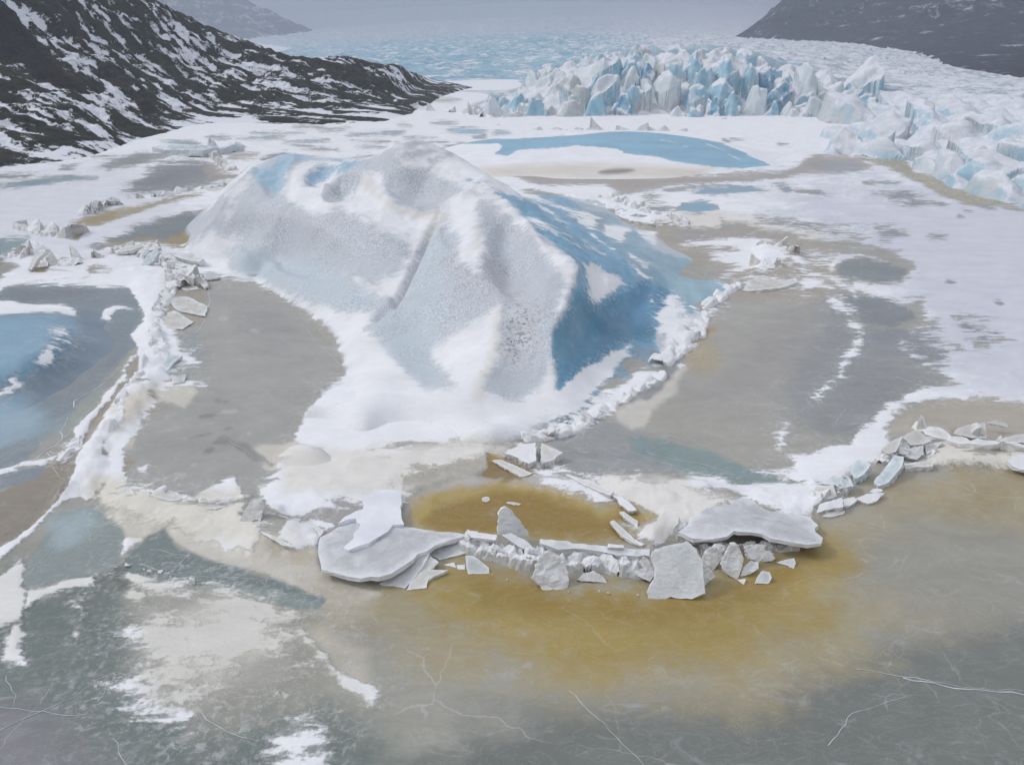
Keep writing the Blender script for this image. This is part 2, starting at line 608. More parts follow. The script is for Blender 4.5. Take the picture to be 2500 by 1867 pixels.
def mat_hummock():
    k = NB("snowy_glacier_ice")
    oi = k.n.new("ShaderNodeObjectInfo")
    p = k.pos()
    nz = k.nz()
    n1 = k.noise(p, .12, 5, .6, .5)
    n2 = k.noise(k.pos((1, 1, 1.8)), .9, 6, .68, .3)
    band = k.noise(k.pos((.12, .12, 2.2), (.3, .15, 0)), .9, 5, .65, .4)
    ice = k.mix(k.ramp(n1, .42, .62, 0, .55), k.mix(.5, oi.outputs["Color"], s2l((214, 218, 222))), s2l((140, 186, 208)))
    ice = k.mix(k.ramp(band, .50, .66, 0, .22), ice, s2l((176, 176, 174)))
    sf = k.ramp(k.math('ADD', nz, k.math('MULTIPLY_ADD', n2, .9, -.45)), .52, .84)
    sn = k.mix(k.ramp(k.noise(p, .4, 5, .6), .35, .7), s2l((226, 228, 235)), s2l((206, 207, 213)))
    h = k.math('ADD', k.math('MULTIPLY', n2, .35), k.math('MULTIPLY', band, .3))
    return k.sset(k.mix(sf, ice, sn), .75, k.bump(h, .6, .9), .25)
M_HUM = mat_hummock()
# ------------------------------------------------------------------ survey of the frozen lagoon: tones, snow outlines
# tone layers: (outline, sRGB, feather, opacity, speck, gloss)
TONE = []
def T(k, pts, rgb, f=6, op=1.0, speck=0.0, gloss=None):
    TONE.append((c(k, pts), rgb, f, op, speck, gloss))
# snow outlines: (sign, outline or line, raggedness, half width)
SN = []
def S(k, pts, w=7, sign=1): SN.append((sign, c(k, pts), w * 2.5, None))
def SL(k, pts, hw, w=7, sign=1): SN.append((sign, c(k, pts), w * 1.8, hw))
SC = []          # snow tint layers
def C(k, pts, rgb, f=10, op=1.0): SC.append((c(k, pts), rgb, f, op))
CREAM = (219, 211, 197)

SILT, GREY, DARK, TEAL = (158, 157, 152), (149, 150, 155), (120, 126, 131), (124, 140, 141)
BLUE = (140, 178, 200)

# ---- foreground
T('F', [(-600, 1150), (2900, 1150), (2900, 2300), (-600, 2300)], (152, 152, 146), 60)
T('F', [(-600, 1230), (210, 1240), (300, 1330), (290, 1450), (420, 1560), (700, 1530), (900, 1640), (1000, 2300), (-600, 2300)], (110, 120, 118), 70)
T('F', [(-600, 1520), (120, 1500), (260, 1652), (300, 2300), (-600, 2300)], (122, 124, 128), 60)
T('F', [(860, 1700), (1000, 1560), (1300, 1500), (1650, 1490), (1900, 1370), (2212, 1300), (3000, 1200), (3000, 2300), (860, 2300)], (115, 119, 117), 110)
T('F', [(700, 1270), (1000, 1230), (1400, 1290), (1700, 1150), (1850, 1080), (2212, 1000), (2600, 1000), (2400, 1250), (1950, 1370), (1600, 1520), (1250, 1500), (900, 1440), (720, 1350)], (160, 151, 126), 80)
T('F', [(1900, 1130), (2300, 1120), (2300, 1330), (1950, 1330), (1800, 1260)], (146, 147, 145), 70, .8)
T('F', [(880, 1240), (1000, 1215), (1160, 1260), (1400, 1290), (1530, 1280), (1600, 1230), (1700, 1180), (1790, 1170), (1850, 1220), (1780, 1330), (1570, 1430), (1300, 1450), (1060, 1400), (940, 1320)], (157, 138, 80), 62, .95, 0, .6)
T('F', [(1000, 1235), (1160, 1265), (1400, 1300), (1530, 1290), (1620, 1240), (1730, 1180), (1770, 1200), (1680, 1290), (1520, 1350), (1200, 1345), (1040, 1300)], (144, 121, 60), 34, .9, 0, .7)
T('F', [(1840, 1040), (1960, 1020), (2212, 1005), (2500, 1010), (2400, 1090), (2000, 1080)], (160, 145, 112), 44, .55)
T('F', [(2040, 1070), (2120, 1050), (2200, 1090), (2120, 1130), (2050, 1110)], (146, 130, 98), 34, .4)
# frosty beige shelf left of the front slab
T('b6', [(0, 720), (270, 500), (600, 560), (900, 650), (1200, 800), (1780, 960), (1820, 1160), (2130, 1220), (2300, 1361), (2000, 1500), (1500, 1260), (1200, 1140), (900, 1080), (640, 960), (510, 870), (480, 820), (340, 900), (190, 880), (150, 800)], (200, 197, 190), 7)
T('b6', [(1300, 860), (1600, 960), (1780, 1000), (1790, 1120), (1600, 1130), (1350, 1020)], (182, 174, 158), 22, .8)
T('b6', [(440, 700), (800, 640), (900, 690), (700, 770), (480, 760)], (176, 168, 150), 14, .8)
T('b1', [(1400, 790), (1720, 800), (1720, 960), (1560, 1000), (1420, 900)], (176, 170, 158), 30, .8)
T('b1', [(590, 690), (700, 600), (760, 556), (830, 640), (1050, 730), (1300, 790), (1520, 880), (1500, 920), (1370, 920), (1200, 880), (1000, 820), (700, 800), (570, 750)], (117, 129, 129), 5, 1, 0, .5)
T('b1', [(1000, 830), (1250, 830), (1450, 890), (1500, 920), (1300, 900), (1100, 860)], (142, 156, 156), 14, .7)
T('b1', [(100, 800), (150, 660), (290, 480), (430, 450), (570, 560), (580, 640), (510, 740), (140, 840)], (136, 146, 147), 6, 1, 0, .5)
T('b1', [(230, 520), (400, 460), (440, 540), (350, 640), (240, 640)], (158, 176, 184), 26, .8)
T('b1', [(430, 800), (560, 740), (610, 820), (540, 860)], (104, 113, 110), 8)
T('b1', [(-900, 700), (-200, 470), (0, 380), (350, 215), (352, 290), (270, 420), (120, 575), (0, 640), (-900, 1100)], (139, 132, 122), 4)
# frost bloom on dark ice
T('b1', [(600, 880), (900, 880), (1100, 860), (1300, 980), (1380, 1120), (1300, 1260), (1050, 1330), (860, 1450), (690, 1380), (620, 1240), (640, 1000)], (170, 170, 165), 40, .75)
T('b1', [(820, 960), (1000, 900), (1250, 980), (1220, 1130), (1000, 1270), (760, 1230), (780, 1120), (880, 1060)], (206, 204, 197), 24, .8)
T('b1', [(1390, 1040), (1500, 1010), (1720, 1120), (1720, 1340), (1600, 1290), (1480, 1130)], (188, 183, 172), 26, .8)
T('b1', [(1290, 1600), (1310, 1500), (1420, 1450), (1500, 1500), (1500, 1700), (1300, 1700)], (165, 167, 167), 40, .6)
T('b1', [(0, 1480), (120, 1420), (130, 1652), (0, 1652)], (140, 140, 146), 50, .6)

# ---- left: blue dome and dark ice round it
T('n1', [(-2500, 500), (70, 440), (300, 395), (700, 365), (1000, 340), (1450, 400), (1470, 600), (1570, 750), (1540, 830), (1480, 1080), (1400, 1130), (1300, 1300), (1000, 1550), (700, 1900), (300, 2300), (0, 2500), (-2500, 2900)], (127, 138, 148), 4, 1, 0, .5)
T('n1', [(0, 480), (400, 420), (800, 400), (900, 520), (500, 600), (0, 580)], (116, 122, 129), 30, .8)
T('n2', [(500, 200), (900, 80), (1250, 150), (1000, 420), (700, 500), (560, 420)], (133, 136, 141), 40, .8)
T('n2', [(0, 1250), (350, 1100), (700, 900), (1000, 600), (1250, 350), (1050, 450), (800, 700), (500, 900), (0, 1100)], (140, 152, 154), 20, .7)
T('n2', [(0, 1380), (500, 1250), (400, 1380), (0, 1530)], (128, 138, 148), 6)
T('n2', [(-500, 560), (100, 540), (360, 640), (520, 800), (320, 1010), (0, 1090), (-500, 1110)], (150, 174, 192), 34, .9, 0, .6)
T('n1', [(560, 980), (800, 880), (880, 960), (760, 1100), (560, 1330)], (110, 136, 154), 24, .6)
# ---- left silt plain
T('F', [(330, 640), (450, 610), (560, 620), (640, 680), (720, 770), (720, 830), (650, 940), (620, 1000), (560, 1060), (430, 1080), (280, 1060), (250, 960), (330, 870)], (160, 160, 158), 12)
T('F', [(480, 660), (600, 650), (680, 740), (560, 760)], (152, 150, 150), 30, .7)
T('n1', [(1680, 930), (1900, 980), (2212, 1000), (2212, 1300), (1800, 1400), (1700, 1200), (1600, 1000)], (146, 154, 156), 12, .9)
T('n1', [(1690, 930), (1880, 1000), (1940, 1060), (1720, 1040)], (150, 168, 170), 5)
T('b8', [(1500, 450), (1836, 560), (1836, 900), (1500, 980), (1400, 850), (1430, 620)], (160, 152, 142), 6)
T('n2', [(1620, 360), (2000, 400), (2120, 480), (2000, 640), (1700, 560)], (204, 201, 192), 5, .95)
T('n2', [(1480, 480), (1620, 400), (1700, 580), (1850, 640), (1600, 760), (1420, 720)], (160, 154, 145), 9, .8)
T('n2', [(1100, 1000), (1300, 900), (1500, 900), (1450, 1100), (1150, 1130)], (198, 194, 184), 6, .95)
T('b1', [(540, 240), (560, 210), (640, 230), (600, 290), (530, 300)], (150, 138, 116), 6, .8)
T('b1', [(1190, 180), (1350, 150), (1500, 170), (1500, 260), (1250, 290)], (200, 196, 188), 6, .95)
for q in [('4', (320, 940, 30, 14, 0)), ('4', (430, 930, 8, 4, 0)), ('4', (490, 1010, 26, 9, 20)), ('4', (350, 1440, 50, 9, -6)), ('b1', (850, 305, 26, 12, 0)), ('b1', (900, 255, 16, 7, -10)), ('b1', (1160, 110, 10, 6, 0)), ('b1', (820, 300, 16, 9, 20))]:
    T(q[0], ell(*q[1]), (186, 184, 180), 2.5, .8)
for q in [('4', (290, 1385, 18, 5, 10)), ('4', (335, 1390, 14, 4, 0)), ('4', (225, 1465, 46, 9, -8)), ('4', (345, 1530, 18, 6, -10)), ('b1', (960, 30, 40, 9, -8)), ('b1', (1060, 88, 24, 6, -10)), ('b1', (970, 190, 30, 16, -30)), ('b1', (930, 120, 60, 6, -10))]:
    T(q[0], ell(*q[1]), (132, 132, 130), 3, .7)
T('b1', [(990, 160), (1040, 120), (1120, 150), (1270, 255), (1180, 225), (1080, 160), (1020, 150)], (136, 136, 133), 3, .8)
# ---- between the berg and the pond
T('p', [(700, 1100), (900, 1095), (1130, 1075), (1240, 1090), (1190, 1140), (1090, 1150), (1000, 1190), (950, 1210), (900, 1180), (830, 1150), (740, 1150)], (214, 211, 206), 14)
T('b2', [(290, 480), (390, 390), (500, 345), (640, 370), (710, 430), (590, 520), (440, 500)], (188, 183, 177), 4)
T('b2', [(20, 660), (150, 650), (280, 490), (440, 500), (590, 520), (590, 620), (440, 700), (180, 700)], (160, 158, 158), 4)
T('b2', [(420, 215), (560, 160), (700, 160), (620, 220)], (190, 184, 176), 6)
T('b2', [(800, 160), (960, 150), (1000, 170), (860, 200)], (190, 184, 176), 6)
T('b2', [(780, 300), (1000, 250), (1300, 220), (1530, 200), (1560, 280), (1440, 340), (1200, 380), (1000, 420), (840, 400)], (178, 174, 166), 8)
T('b2', [(880, 640), (950, 540), (1150, 430), (1440, 350), (1560, 370), (1900, 330), (2212, 380), (2212, 560), (1900, 480), (1500, 430), (1200, 480), (1000, 600), (930, 720)], (182, 181, 182), 10)
# pond
POND = c('F', [(860, 1135), (885, 1090), (950, 1057), (1060, 1041), (1180, 1051), (1290, 1086), (1350, 1082), (1425, 1112), (1405, 1142), (1345, 1132), (1395, 1178), (1300, 1171), (1150, 1163), (1010, 1153), (930, 1150)])
T('p', POND, (170, 150, 92), 20, 1, 0, .8)
T('F', [(905, 1130), (935, 1095), (1060, 1062), (1180, 1072), (1300, 1110), (1380, 1100), (1395, 1125), (1340, 1125), (1380, 1172), (1300, 1166), (1150, 1158), (1010, 1148), (930, 1142)], (143, 119, 62), 16, 1, 0, .9)
LEAD = c('b2', [(1540, 170), (1600, 190), (1700, 250), (1900, 320), (1800, 370), (1700, 380), (1560, 370), (1470, 350), (1550, 290)])
T('p', LEAD, (136, 116, 80), 5, 1, 0, .9)
T('b2', [(1530, 170), (1600, 180), (1680, 225), (1580, 230)], (168, 140, 84), 6)
CHANNEL = c('b7', [(240, 1195), (430, 1150), (560, 1130), (700, 1090), (840, 1075), (720, 1170), (660, 1205), (480, 1205), (380, 1190)])
T('p', CHANNEL, (138, 117, 68), 4, 1, 0, .9)
# right of the pond, grey and teal ice
T('p', [(1350, 1065), (1440, 1040), (1500, 1010), (1560, 1040), (1650, 1100), (1740, 1130), (1600, 1175), (1500, 1170), (1400, 1150), (1350, 1110)], (148, 151, 153), 10)
T('p', [(1540, 1070), (1620, 1075), (1740, 1100), (1825, 1145), (1900, 1165), (1985, 1182), (1900, 1184), (1870, 1196), (1800, 1186), (1740, 1170), (1680, 1155), (1600, 1125), (1545, 1105)], (130, 147, 149), 6, 1, 0, .5)
T('p', [(1480, 1170), (1600, 1160), (1720, 1190), (1800, 1215), (1640, 1240), (1560, 1220)], (203, 199, 196), 12)
T('b4', [(420, 480), (700, 430), (830, 500), (600, 560), (450, 600)], (186, 182, 178), 14)
T('b4', [(580, 255), (900, 320), (1160, 410), (960, 420), (800, 330)], (186, 178, 166), 6)
# right-hand silt ice
T('p', [(1440, 1000), (1560, 900), (1640, 800), (1740, 720), (1830, 700), (2040, 700), (2120, 720), (2120, 820), (2180, 900), (2240, 950), (2140, 1020), (2060, 1090), (1900, 1125), (1700, 1090), (1560, 1040)], (162, 160, 156), 16)
T('p', [(1980, 700), (2100, 760), (2200, 870), (2330, 920), (2240, 960), (2140, 1030), (2080, 1080), (1960, 1050), (1900, 950), (1950, 850), (2010, 780)], (140, 143, 146), 40, .95)
T('p', [(1700, 960), (1850, 800), (1980, 760), (1960, 880), (1850, 1010)], (154, 152, 152), 50, .8)
T('b7', [(1690, 530), (1720, 400), (1860, 160), (2000, 200), (1950, 330), (2110, 540), (1880, 610)], (172, 158, 126), 20, .7)
T('b7', [(1870, 200), (1990, 170), (2020, 220), (1900, 240)], (170, 138, 92), 5, .8)
T('b7', [(1130, 930), (1500, 760), (1690, 500), (1750, 540), (1620, 780), (1450, 930), (1370, 1070), (1250, 1085), (1150, 1020)], (200, 197, 193), 9, .95)
T('b7', [(1310, 800), (1500, 600), (1560, 480), (1750, 360), (1720, 480), (1560, 680), (1400, 840)], (142, 144, 149), 4)
T('p', [(2150, 1060), (2183, 1012), (2255, 983), (2376, 968), (2500, 978), (2900, 1000), (2900, 1100), (2330, 1070), (2240, 1050)], (172, 165, 155), 8)
# mid right beige leads and holes
T('n5', [(350, 200), (480, 240), (700, 270), (900, 285), (1430, 305), (1700, 365), (1950, 440), (1950, 620), (1800, 780), (1200, 780), (1180, 640), (1030, 560), (850, 490), (680, 430), (700, 340)], (164, 157, 147), 8)
T('n5', [(810, 310), (1000, 300), (1150, 350), (1000, 390), (820, 390)], (155, 152, 152), 10)
T('n5', [(1230, 320), (1450, 330), (1350, 370), (1250, 370)], (152, 148, 147), 6)
T('n5', [(1420, 430), (1550, 440), (1500, 560), (1420, 560)], (176, 170, 148), 10, .8)
T('3', [(0, 945), (500, 945), (900, 925), (1000, 895), (1080, 835), (1250, 835), (1350, 865), (1400, 915), (1200, 935), (1000, 940), (900, 970), (600, 985), (300, 1005), (100, 1045), (0, 1065), (-400, 1000), (-600, 930)], (166, 159, 154), 4)
T('3', [(1020, 880), (1300, 870), (1400, 920), (1150, 935)], (152, 154, 160), 4)
T('3', [(1240, 840), (1440, 855), (1560, 850), (1620, 925), (1750, 955), (1900, 1035), (2100, 1095), (2300, 1150), (2050, 1115), (1900, 1105), (1750, 1045), (1600, 965), (1450, 895)], (162, 152, 128), 3, 1, 0, .8)
# dark holes swept clear of snow (tone + clearing together)
def HOLE(k, pts, rgb, f=3, w=5, gloss=.5):
    T(k, pts, rgb, f, 1, 0, gloss)
    HOLES.append((k, pts, w))
HOLES = []
HOLE('7', [(800, 440), (830, 390), (950, 370), (1060, 400), (1200, 430), (1130, 490), (1000, 500), (900, 480)], (128, 133, 137), 2, 5)
HOLE('7', [(820, 550), (1000, 570), (1130, 600), (1240, 670), (1100, 710), (950, 690), (880, 640)], (128, 133, 138), 2.5, 5)
HOLE('n6', [(950, 370), (1080, 270), (1120, 220), (1200, 170), (1300, 140), (1600, 130), (1700, 190), (1850, 260), (1700, 300), (1450, 350), (1350, 390), (1050, 400)], (126, 130, 136), 3, 9)
T('n6', [(1560, 170), (1640, 160), (1860, 255), (1720, 290), (1600, 270)], (158, 148, 138), 9)
HOLE('n6', [(-900, 340), (0, 320), (300, 270), (560, 250), (760, 265), (700, 280), (400, 310), (140, 350), (0, 352), (-900, 400)], (128, 154, 168), 2, 4)
HOLE('n6', [(740, 180), (950, 100), (1100, 70), (1330, 90), (1250, 130), (1000, 180), (850, 200)], (142, 144, 148), 3, 5)
HOLE('n6', [(840, 740), (1070, 630), (1300, 560), (1660, 500), (1620, 640), (1500, 730), (1380, 810), (1280, 790), (1200, 760), (900, 800), (750, 840), (700, 800)], (118, 125, 129), 3, 8)
T('n6', [(800, 775), (1200, 735), (1290, 740), (1300, 700), (1580, 680), (1490, 760), (1400, 810), (1200, 765), (900, 805)], (152, 137, 98), 5, 1, 0, .7)
HOLE('n6', [(500, 630), (700, 560), (900, 510), (1100, 480), (1450, 400), (1800, 310), (1720, 350), (1300, 450), (1000, 560), (740, 635), (580, 640)], (165, 152, 120), 3, 4)
T('n6', [(520, 630), (700, 565), (900, 520), (880, 570), (740, 625)], (150, 133, 86), 5, .8)
HOLE('n6', [(-900, 760), (0, 738), (220, 735), (200, 800), (100, 850), (0, 880), (-900, 950)], (130, 151, 157), 3, 5)
HOLE('n6', [(-600, 980), (0, 930), (140, 950), (60, 1000), (0, 1040), (-600, 1150)], (150, 144, 138), 3, 5)
HOLE('n6', [(670, 975), (720, 945), (830, 945), (860, 1000), (960, 1010), (880, 1060), (700, 1010)], (160, 153, 148), 3, 4)
HOLE('n6', [(235, 975), (370, 950), (350, 990), (250, 997)], (138, 112, 66), 2, 3)
HOLE('n6', [(540, 745), (640, 665), (650, 690), (600, 745)], (170, 150, 105), 3, 3)
HOLE('n6', [(-200, 250), (0, 240), (280, 235), (200, 270), (0, 275)], (134, 138, 142), 2, 4)
HOLE('n6', [(480, 170), (620, 160), (560, 200), (460, 205)], (140, 152, 158), 3, 4)
HOLE('n6', [(700, 100), (900, 90), (890, 105), (720, 110)], (140, 144, 150), 2, 3)
HOLE('n6', [(2000, 110), (2212, 65), (2150, 130), (2030, 135)], (140, 141, 146), 2, 4)
HOLE('n6', [(1760, 90), (2000, 75), (1980, 110), (1760, 125)], (176, 166, 155), 4, 5)
for q in [(980, 598, 110, 17, 2, BLUE), (1160, 607, 50, 9, 0, BLUE), (480, 612, 160, 10, -3, (140, 165, 182)), (100, 655, 130, 8, -4, (140, 165, 182)),
          (720, 635, 90, 5, 0, GREY), (450, 655, 100, 6, 0, GREY), (730, 661, 140, 8, -2, (132, 158, 172)), (450, 683, 85, 7, 0, (132, 158, 172)),
          (160, 690, 130, 7, 6, GREY), (700, 722, 120, 12, -8, GREY), (560, 720, 100, 6, -10, GREY), (830, 745, 110, 18, -20, (146, 150, 156)),
          (850, 555, 70, 7, 0, (140, 170, 190)), (640, 565, 40, 5, 0, GREY), (1040, 628, 40, 9, 0, (120, 138, 146)), (260, 590, 90, 7, -6, GREY),
          (900, 680, 60, 6, -10, GREY), (380, 740, 90, 5, -8, GREY), (120, 575, 90, 6, 0, (150, 146, 140)), (820, 430, 120, 9, 0, (165, 162, 162))]:
    HOLE('2', ell(*q[:5]), q[5], 2, 4)
for q in [(1180, 745, 70, 10, 0), (970, 770, 110, 12, 4), (1400, 745, 130, 8, 0), (1500, 720, 150, 6, 0), (620, 850, 70, 7, -4)]:
    HOLE('1', ell(*q), (146, 170, 180), 2, 4)
HOLE('3', [(410, 1050), (500, 1010), (700, 1000), (830, 1025), (700, 1045), (520, 1055)], (132, 164, 184), 2, 4)
HOLE('3', [(840, 1000), (900, 993), (990, 1020), (930, 1037)], (132, 150, 160), 2, 4)
HOLE('3', [(980, 1025), (1100, 1035), (1180, 1055), (1100, 1058), (980, 1040)], (140, 143, 150), 2, 5)
HOLE('3', [(320, 1140), (370, 1100), (470, 1080), (560, 1105), (565, 1130), (450, 1158)], (130, 166, 188), 2, 3)
HOLE('3', [(230, 1025), (400, 1000), (640, 995), (530, 1012), (300, 1038)], (150, 154, 160), 2, 4)
HOLE('3', ell(1455, 989, 110, 9, 0), (132, 154, 168), 2, 3)
HOLE('3', [(1400, 1050), (1560, 1035), (1690, 1065), (1500, 1078)], (136, 138, 145), 2, 6)
HOLE('3', [(1480, 1080), (1620, 1075), (1740, 1095), (1600, 1107)], (136, 138, 145), 2, 6)
HOLE('3', ell(1760, 1106, 45, 9, 10), (136, 138, 145), 2, 5)
HOLE('3', ell(2005, 1118, 60, 14, 12), (140, 146, 152), 2, 4)
HOLE('3', ell(1910, 1137, 30, 9, 10), (136, 138, 145), 2, 4)
HOLE('3', ell(240, 1125, 70, 12, 4), (140, 148, 155), 2, 9)
HOLE('3', ell(205, 1072, 45, 12, 4), (140, 148, 155), 2, 9)
HOLE('n4', ell(640, 900, 45, 10, 15), GREY, 1, 3)
HOLE('n4', ell(750, 890, 70, 5, 4), GREY, 1, 3)
HOLE('n4', ell(1150, 930, 50, 7, 4), GREY, 1, 3)
HOLE('7', [(415, 163), (560, 180), (700, 215), (830, 235), (945, 250), (930, 268), (760, 245), (600, 217), (480, 190)], (140, 142, 150), 4, 14)
HOLE('7', [(1015, 228), (1100, 233), (1165, 255), (1030, 262)], (140, 142, 150), 2, 9)
HOLE('7', ell(1390, 494, 30, 7, 6), (140, 142, 150), 2, 3)
HOLE('7', ell(1435, 163, 20, 6, 6), (140, 142, 150), 2, 3)
HOLE('7', ell(1630, 595, 18, 8, 30), (140, 142, 150), 2, 4)
HOLE('7', ell(1320, 265, 40, 8, 6), (140, 142, 150), 2, 8)
HOLE('7', ell(1055, 292, 30, 7, 6), (140, 142, 150), 2, 5)
HOLE('7', [(960, 745), (1090, 740), (1300, 730), (1380, 850), (1360, 940), (1200, 890), (1060, 830)], (136, 138, 145), 4, 24)
HOLE('7', [(1440, 700), (1560, 720), (1640, 760), (1560, 800), (1480, 760)], (136, 138, 145), 4, 20)

# ---- snow on the open lagoon
S('p', [(-1500, 40), (1760, 40), (1760, 560), (1500, 600), (900, 700), (520, 680), (430, 690), (405, 675), (407, 699), (389, 727), (398, 767), (373, 797),
        (362, 815), (395, 855), (407, 867), (398, 895), (373, 925), (334, 927), (316, 945), (291, 967), (294, 1038), (253, 1076), (251, 1108), (271, 1121),
        (273, 1162), (237, 1196), (231, 1210), (210, 1226), (199, 1210), (147, 1228), (68, 1310), (0, 1370), (-300, 1500), (-300, 1440), (0, 1336), (68, 1295), (142, 1220), (184, 1152), (184, 1115),
        (203, 1090), (181, 1053), (203, 1026), (240, 990), (255, 963), (280, 940), (294, 909), (314, 875), (334, 866), (339, 844), (316, 819), (348, 785), (353, 767),
        (330, 727), (312, 699), (323, 690), (271, 677), (217, 677), (158, 684), (68, 690), (16, 702), (0, 715), (-1500, 900)], 2.6)
S('p', [(1700, 520), (1810, 545), (1960, 575), (2037, 592), (2134, 600), (2231, 640), (2260, 774), (2200, 850), (2304, 910), (2347, 934), (2246, 944), (2163, 983),
        (2134, 1021), (2086, 1051), (2081, 1080), (1989, 1104), (1921, 1113), (1950, 1147), (1834, 1147), (1900, 1166), (1990, 1180), (2075, 1150), (2100, 1125), (2150, 1125),
        (2170, 1085), (2163, 1051), (2183, 1012), (2255, 983), (2376, 968), (2500, 978), (3600, 1050), (3600, 40), (1700, 40)], 7)
for k_, p_, w_ in HOLES:
    S(k_, p_, w_, -1)
S('3', [(0, 945), (500, 945), (900, 925), (1000, 895), (1080, 835), (1250, 835), (1350, 865), (1400, 915), (1200, 935), (1000, 940), (900, 970), (600, 985), (300, 1005), (100, 1045), (0, 1065), (-400, 1000), (-600, 930)], 4, -1)
S('3', [(1240, 840), (1440, 855), (1560, 850), (1620, 925), (1750, 955), (1900, 1035), (2100, 1095), (2300, 1150), (2050, 1115), (1900, 1105), (1750, 1045), (1600, 965), (1450, 895)], 4, -1)
S('5', [(330, 170), (560, 165), (860, 160), (950, 215), (850, 245), (700, 235), (620, 230)], 4, 1)
S('n5', [(350, 200), (480, 240), (700, 270), (900, 285), (1430, 305), (1700, 365), (1950, 440), (1950, 620), (1800, 780), (1200, 780), (1180, 640), (1030, 560), (850, 490), (680, 430), (700, 340)], 6, -1)
S('n5', [(870, 405), (1000, 385), (1150, 360), (1350, 350), (1550, 420), (1640, 480), (1500, 560), (1300, 580), (1200, 612), (1150, 612), (1270, 556), (1070, 505), (1050, 470), (1250, 440), (1000, 410)], 9)
S('n5', [(1640, 480), (1750, 480), (1900, 500), (1880, 540), (1700, 560), (1600, 530)], 12)
S('n5', [(1230, 660), (1400, 630), (1620, 640), (1640, 680), (1400, 690)], 12)
S('n5', [(1600, 620), (1800, 620), (1850, 670), (1700, 700)], 14)
C('p', [(1600, 540), (1900, 590), (2250, 600), (2400, 640), (2000, 560), (1700, 510)], (222, 216, 208), 14, .8)
S('7', [(760, 560), (840, 580), (900, 640), (850, 662), (820, 640)], 12)
SL('7', [(760, 560), (820, 640), (940, 755), (900, 830), (850, 900), (830, 970), (760, 1010), (720, 1060)], 3.5, 12)
SL('7', [(640, 440), (780, 470), (880, 520), (910, 560)], 3, 12)
S('7', [(900, 490), (1000, 508), (1130, 497), (1200, 430), (1320, 470), (1260, 580), (1130, 600), (1000, 566), (900, 525)], 6)
S('7', [(790, 440), (830, 385), (950, 362), (1070, 392), (950, 352), (820, 350), (760, 420)], 5)
S('7', [(500, 1270), (560, 1210), (560, 1300), (520, 1330)], 10)
# left stripe and fragments round the blue dome
S('n1', [(-900, 640), (0, 592), (130, 600), (290, 630), (720, 650), (830, 700), (820, 750), (560, 712), (300, 716), (0, 750), (-900, 820)], 3)
S('n1', [(1090, 790), (1120, 700), (1230, 640), (1330, 650), (1530, 690), (1330, 680), (1200, 730), (1190, 800)], 3)
S('n1', [(390, 1330), (440, 1200), (560, 1040), (570, 1120), (580, 1180), (500, 1270)], 6)
S('n1', [(-100, 1600), (130, 1490), (250, 1470), (150, 1590), (-100, 1700)], 6)
S('n1', [(60, 1440), (190, 1410), (180, 1490), (90, 1490)], 6)
S('n1', [(560, 1000), (660, 950), (720, 1020), (600, 1080)], 16, 1)
SL('n2', [(-600, 1500), (0, 1340), (250, 1255), (520, 1210), (640, 1150)], 6, 5)
S('n2', [(600, 1250), (650, 1090), (800, 1030), (880, 1050), (860, 1100), (720, 1240)], 7)
LEFT_LEAD = c('n2', [(900, 1055), (890, 990), (980, 790), (1080, 680), (1200, 560), (1280, 400), (1400, 320), (1370, 230), (1440, 150), (1500, 100), (1520, 150), (1480, 210), (1550, 290), (1470, 340), (1300, 470), (1180, 640), (1060, 850), (960, 1000)])
S('p', LEFT_LEAD, 3, -1)
T('p', LEFT_LEAD, (156, 147, 135), 3)
SL('n2', [(1060, 500), (1180, 440), (1260, 330), (1310, 270)], 4, 4, -1)
S('n2', [(1300, 520), (1340, 700), (1330, 850), (1300, 820), (1290, 600)], 3, -1)
T('n2', [(1300, 520), (1360, 700), (1330, 860), (1300, 820), (1290, 600)], (160, 152, 138), 4)
S('n2', [(1320, 880), (1400, 560), (1440, 560), (1430, 830)], 5)
S('n2', [(1220, 1400), (1300, 1350), (1440, 1305), (1330, 1370), (1300, 1420)], 4)
S('n2', [(1480, 1310), (1600, 1250), (1660, 1270), (1560, 1330)], 4)
C('n2', [(1280, 520), (1700, 380), (1620, 600), (1450, 850), (1200, 900)], CREAM, 18, .9)
C('n2', [(1000, 1350), (1400, 1450), (1500, 1652), (900, 1652)], CREAM, 24, .8)
S('n1', [(1780, 1260), (1900, 1230), (1950, 1290), (1850, 1310)], 4)
S('n1', [(1920, 1180), (2020, 1190), (2000, 1230)], 4)
S('n1', [(1700, 1130), (1900, 1090), (2200, 1110), (2000, 1150), (1800, 1160)], 8)
S('n1', [(1800, 1440), (2212, 1470), (2212, 1500), (1900, 1520)], 8)
S('n1', [(1850, 740), (1930, 760), (1880, 830), (1850, 800)], 3)
# lower left
S('b1', [(-400, 900), (0, 780), (100, 690), (120, 720), (100, 830), (130, 860), (100, 980), (20, 1010), (-400, 1150)], 5)
S('b1', [(130, 850), (300, 800), (450, 770), (430, 800), (200, 870), (120, 930), (100, 960)], 5)
S('b1', [(20, 1160), (60, 1000), (100, 990), (85, 1140), (120, 1180)], 9)
S('b1', [(330, 890), (400, 890), (400, 960), (350, 1050), (370, 960)], 12)
S('b1', [(580, 860), (620, 820), (670, 860), (720, 930), (620, 910)], 8)
S('b1', [(600, 770), (700, 800), (900, 800), (920, 815), (760, 835), (640, 820)], 7)
C('b1', [(-400, 700), (700, 740), (760, 960), (-400, 1300)], (224, 222, 216), 30, .7)
S('b6', [(740, 570), (800, 520), (960, 460), (1090, 400), (1130, 470), (1170, 520), (1250, 540), (1200, 580), (1090, 610), (900, 600)], 4)
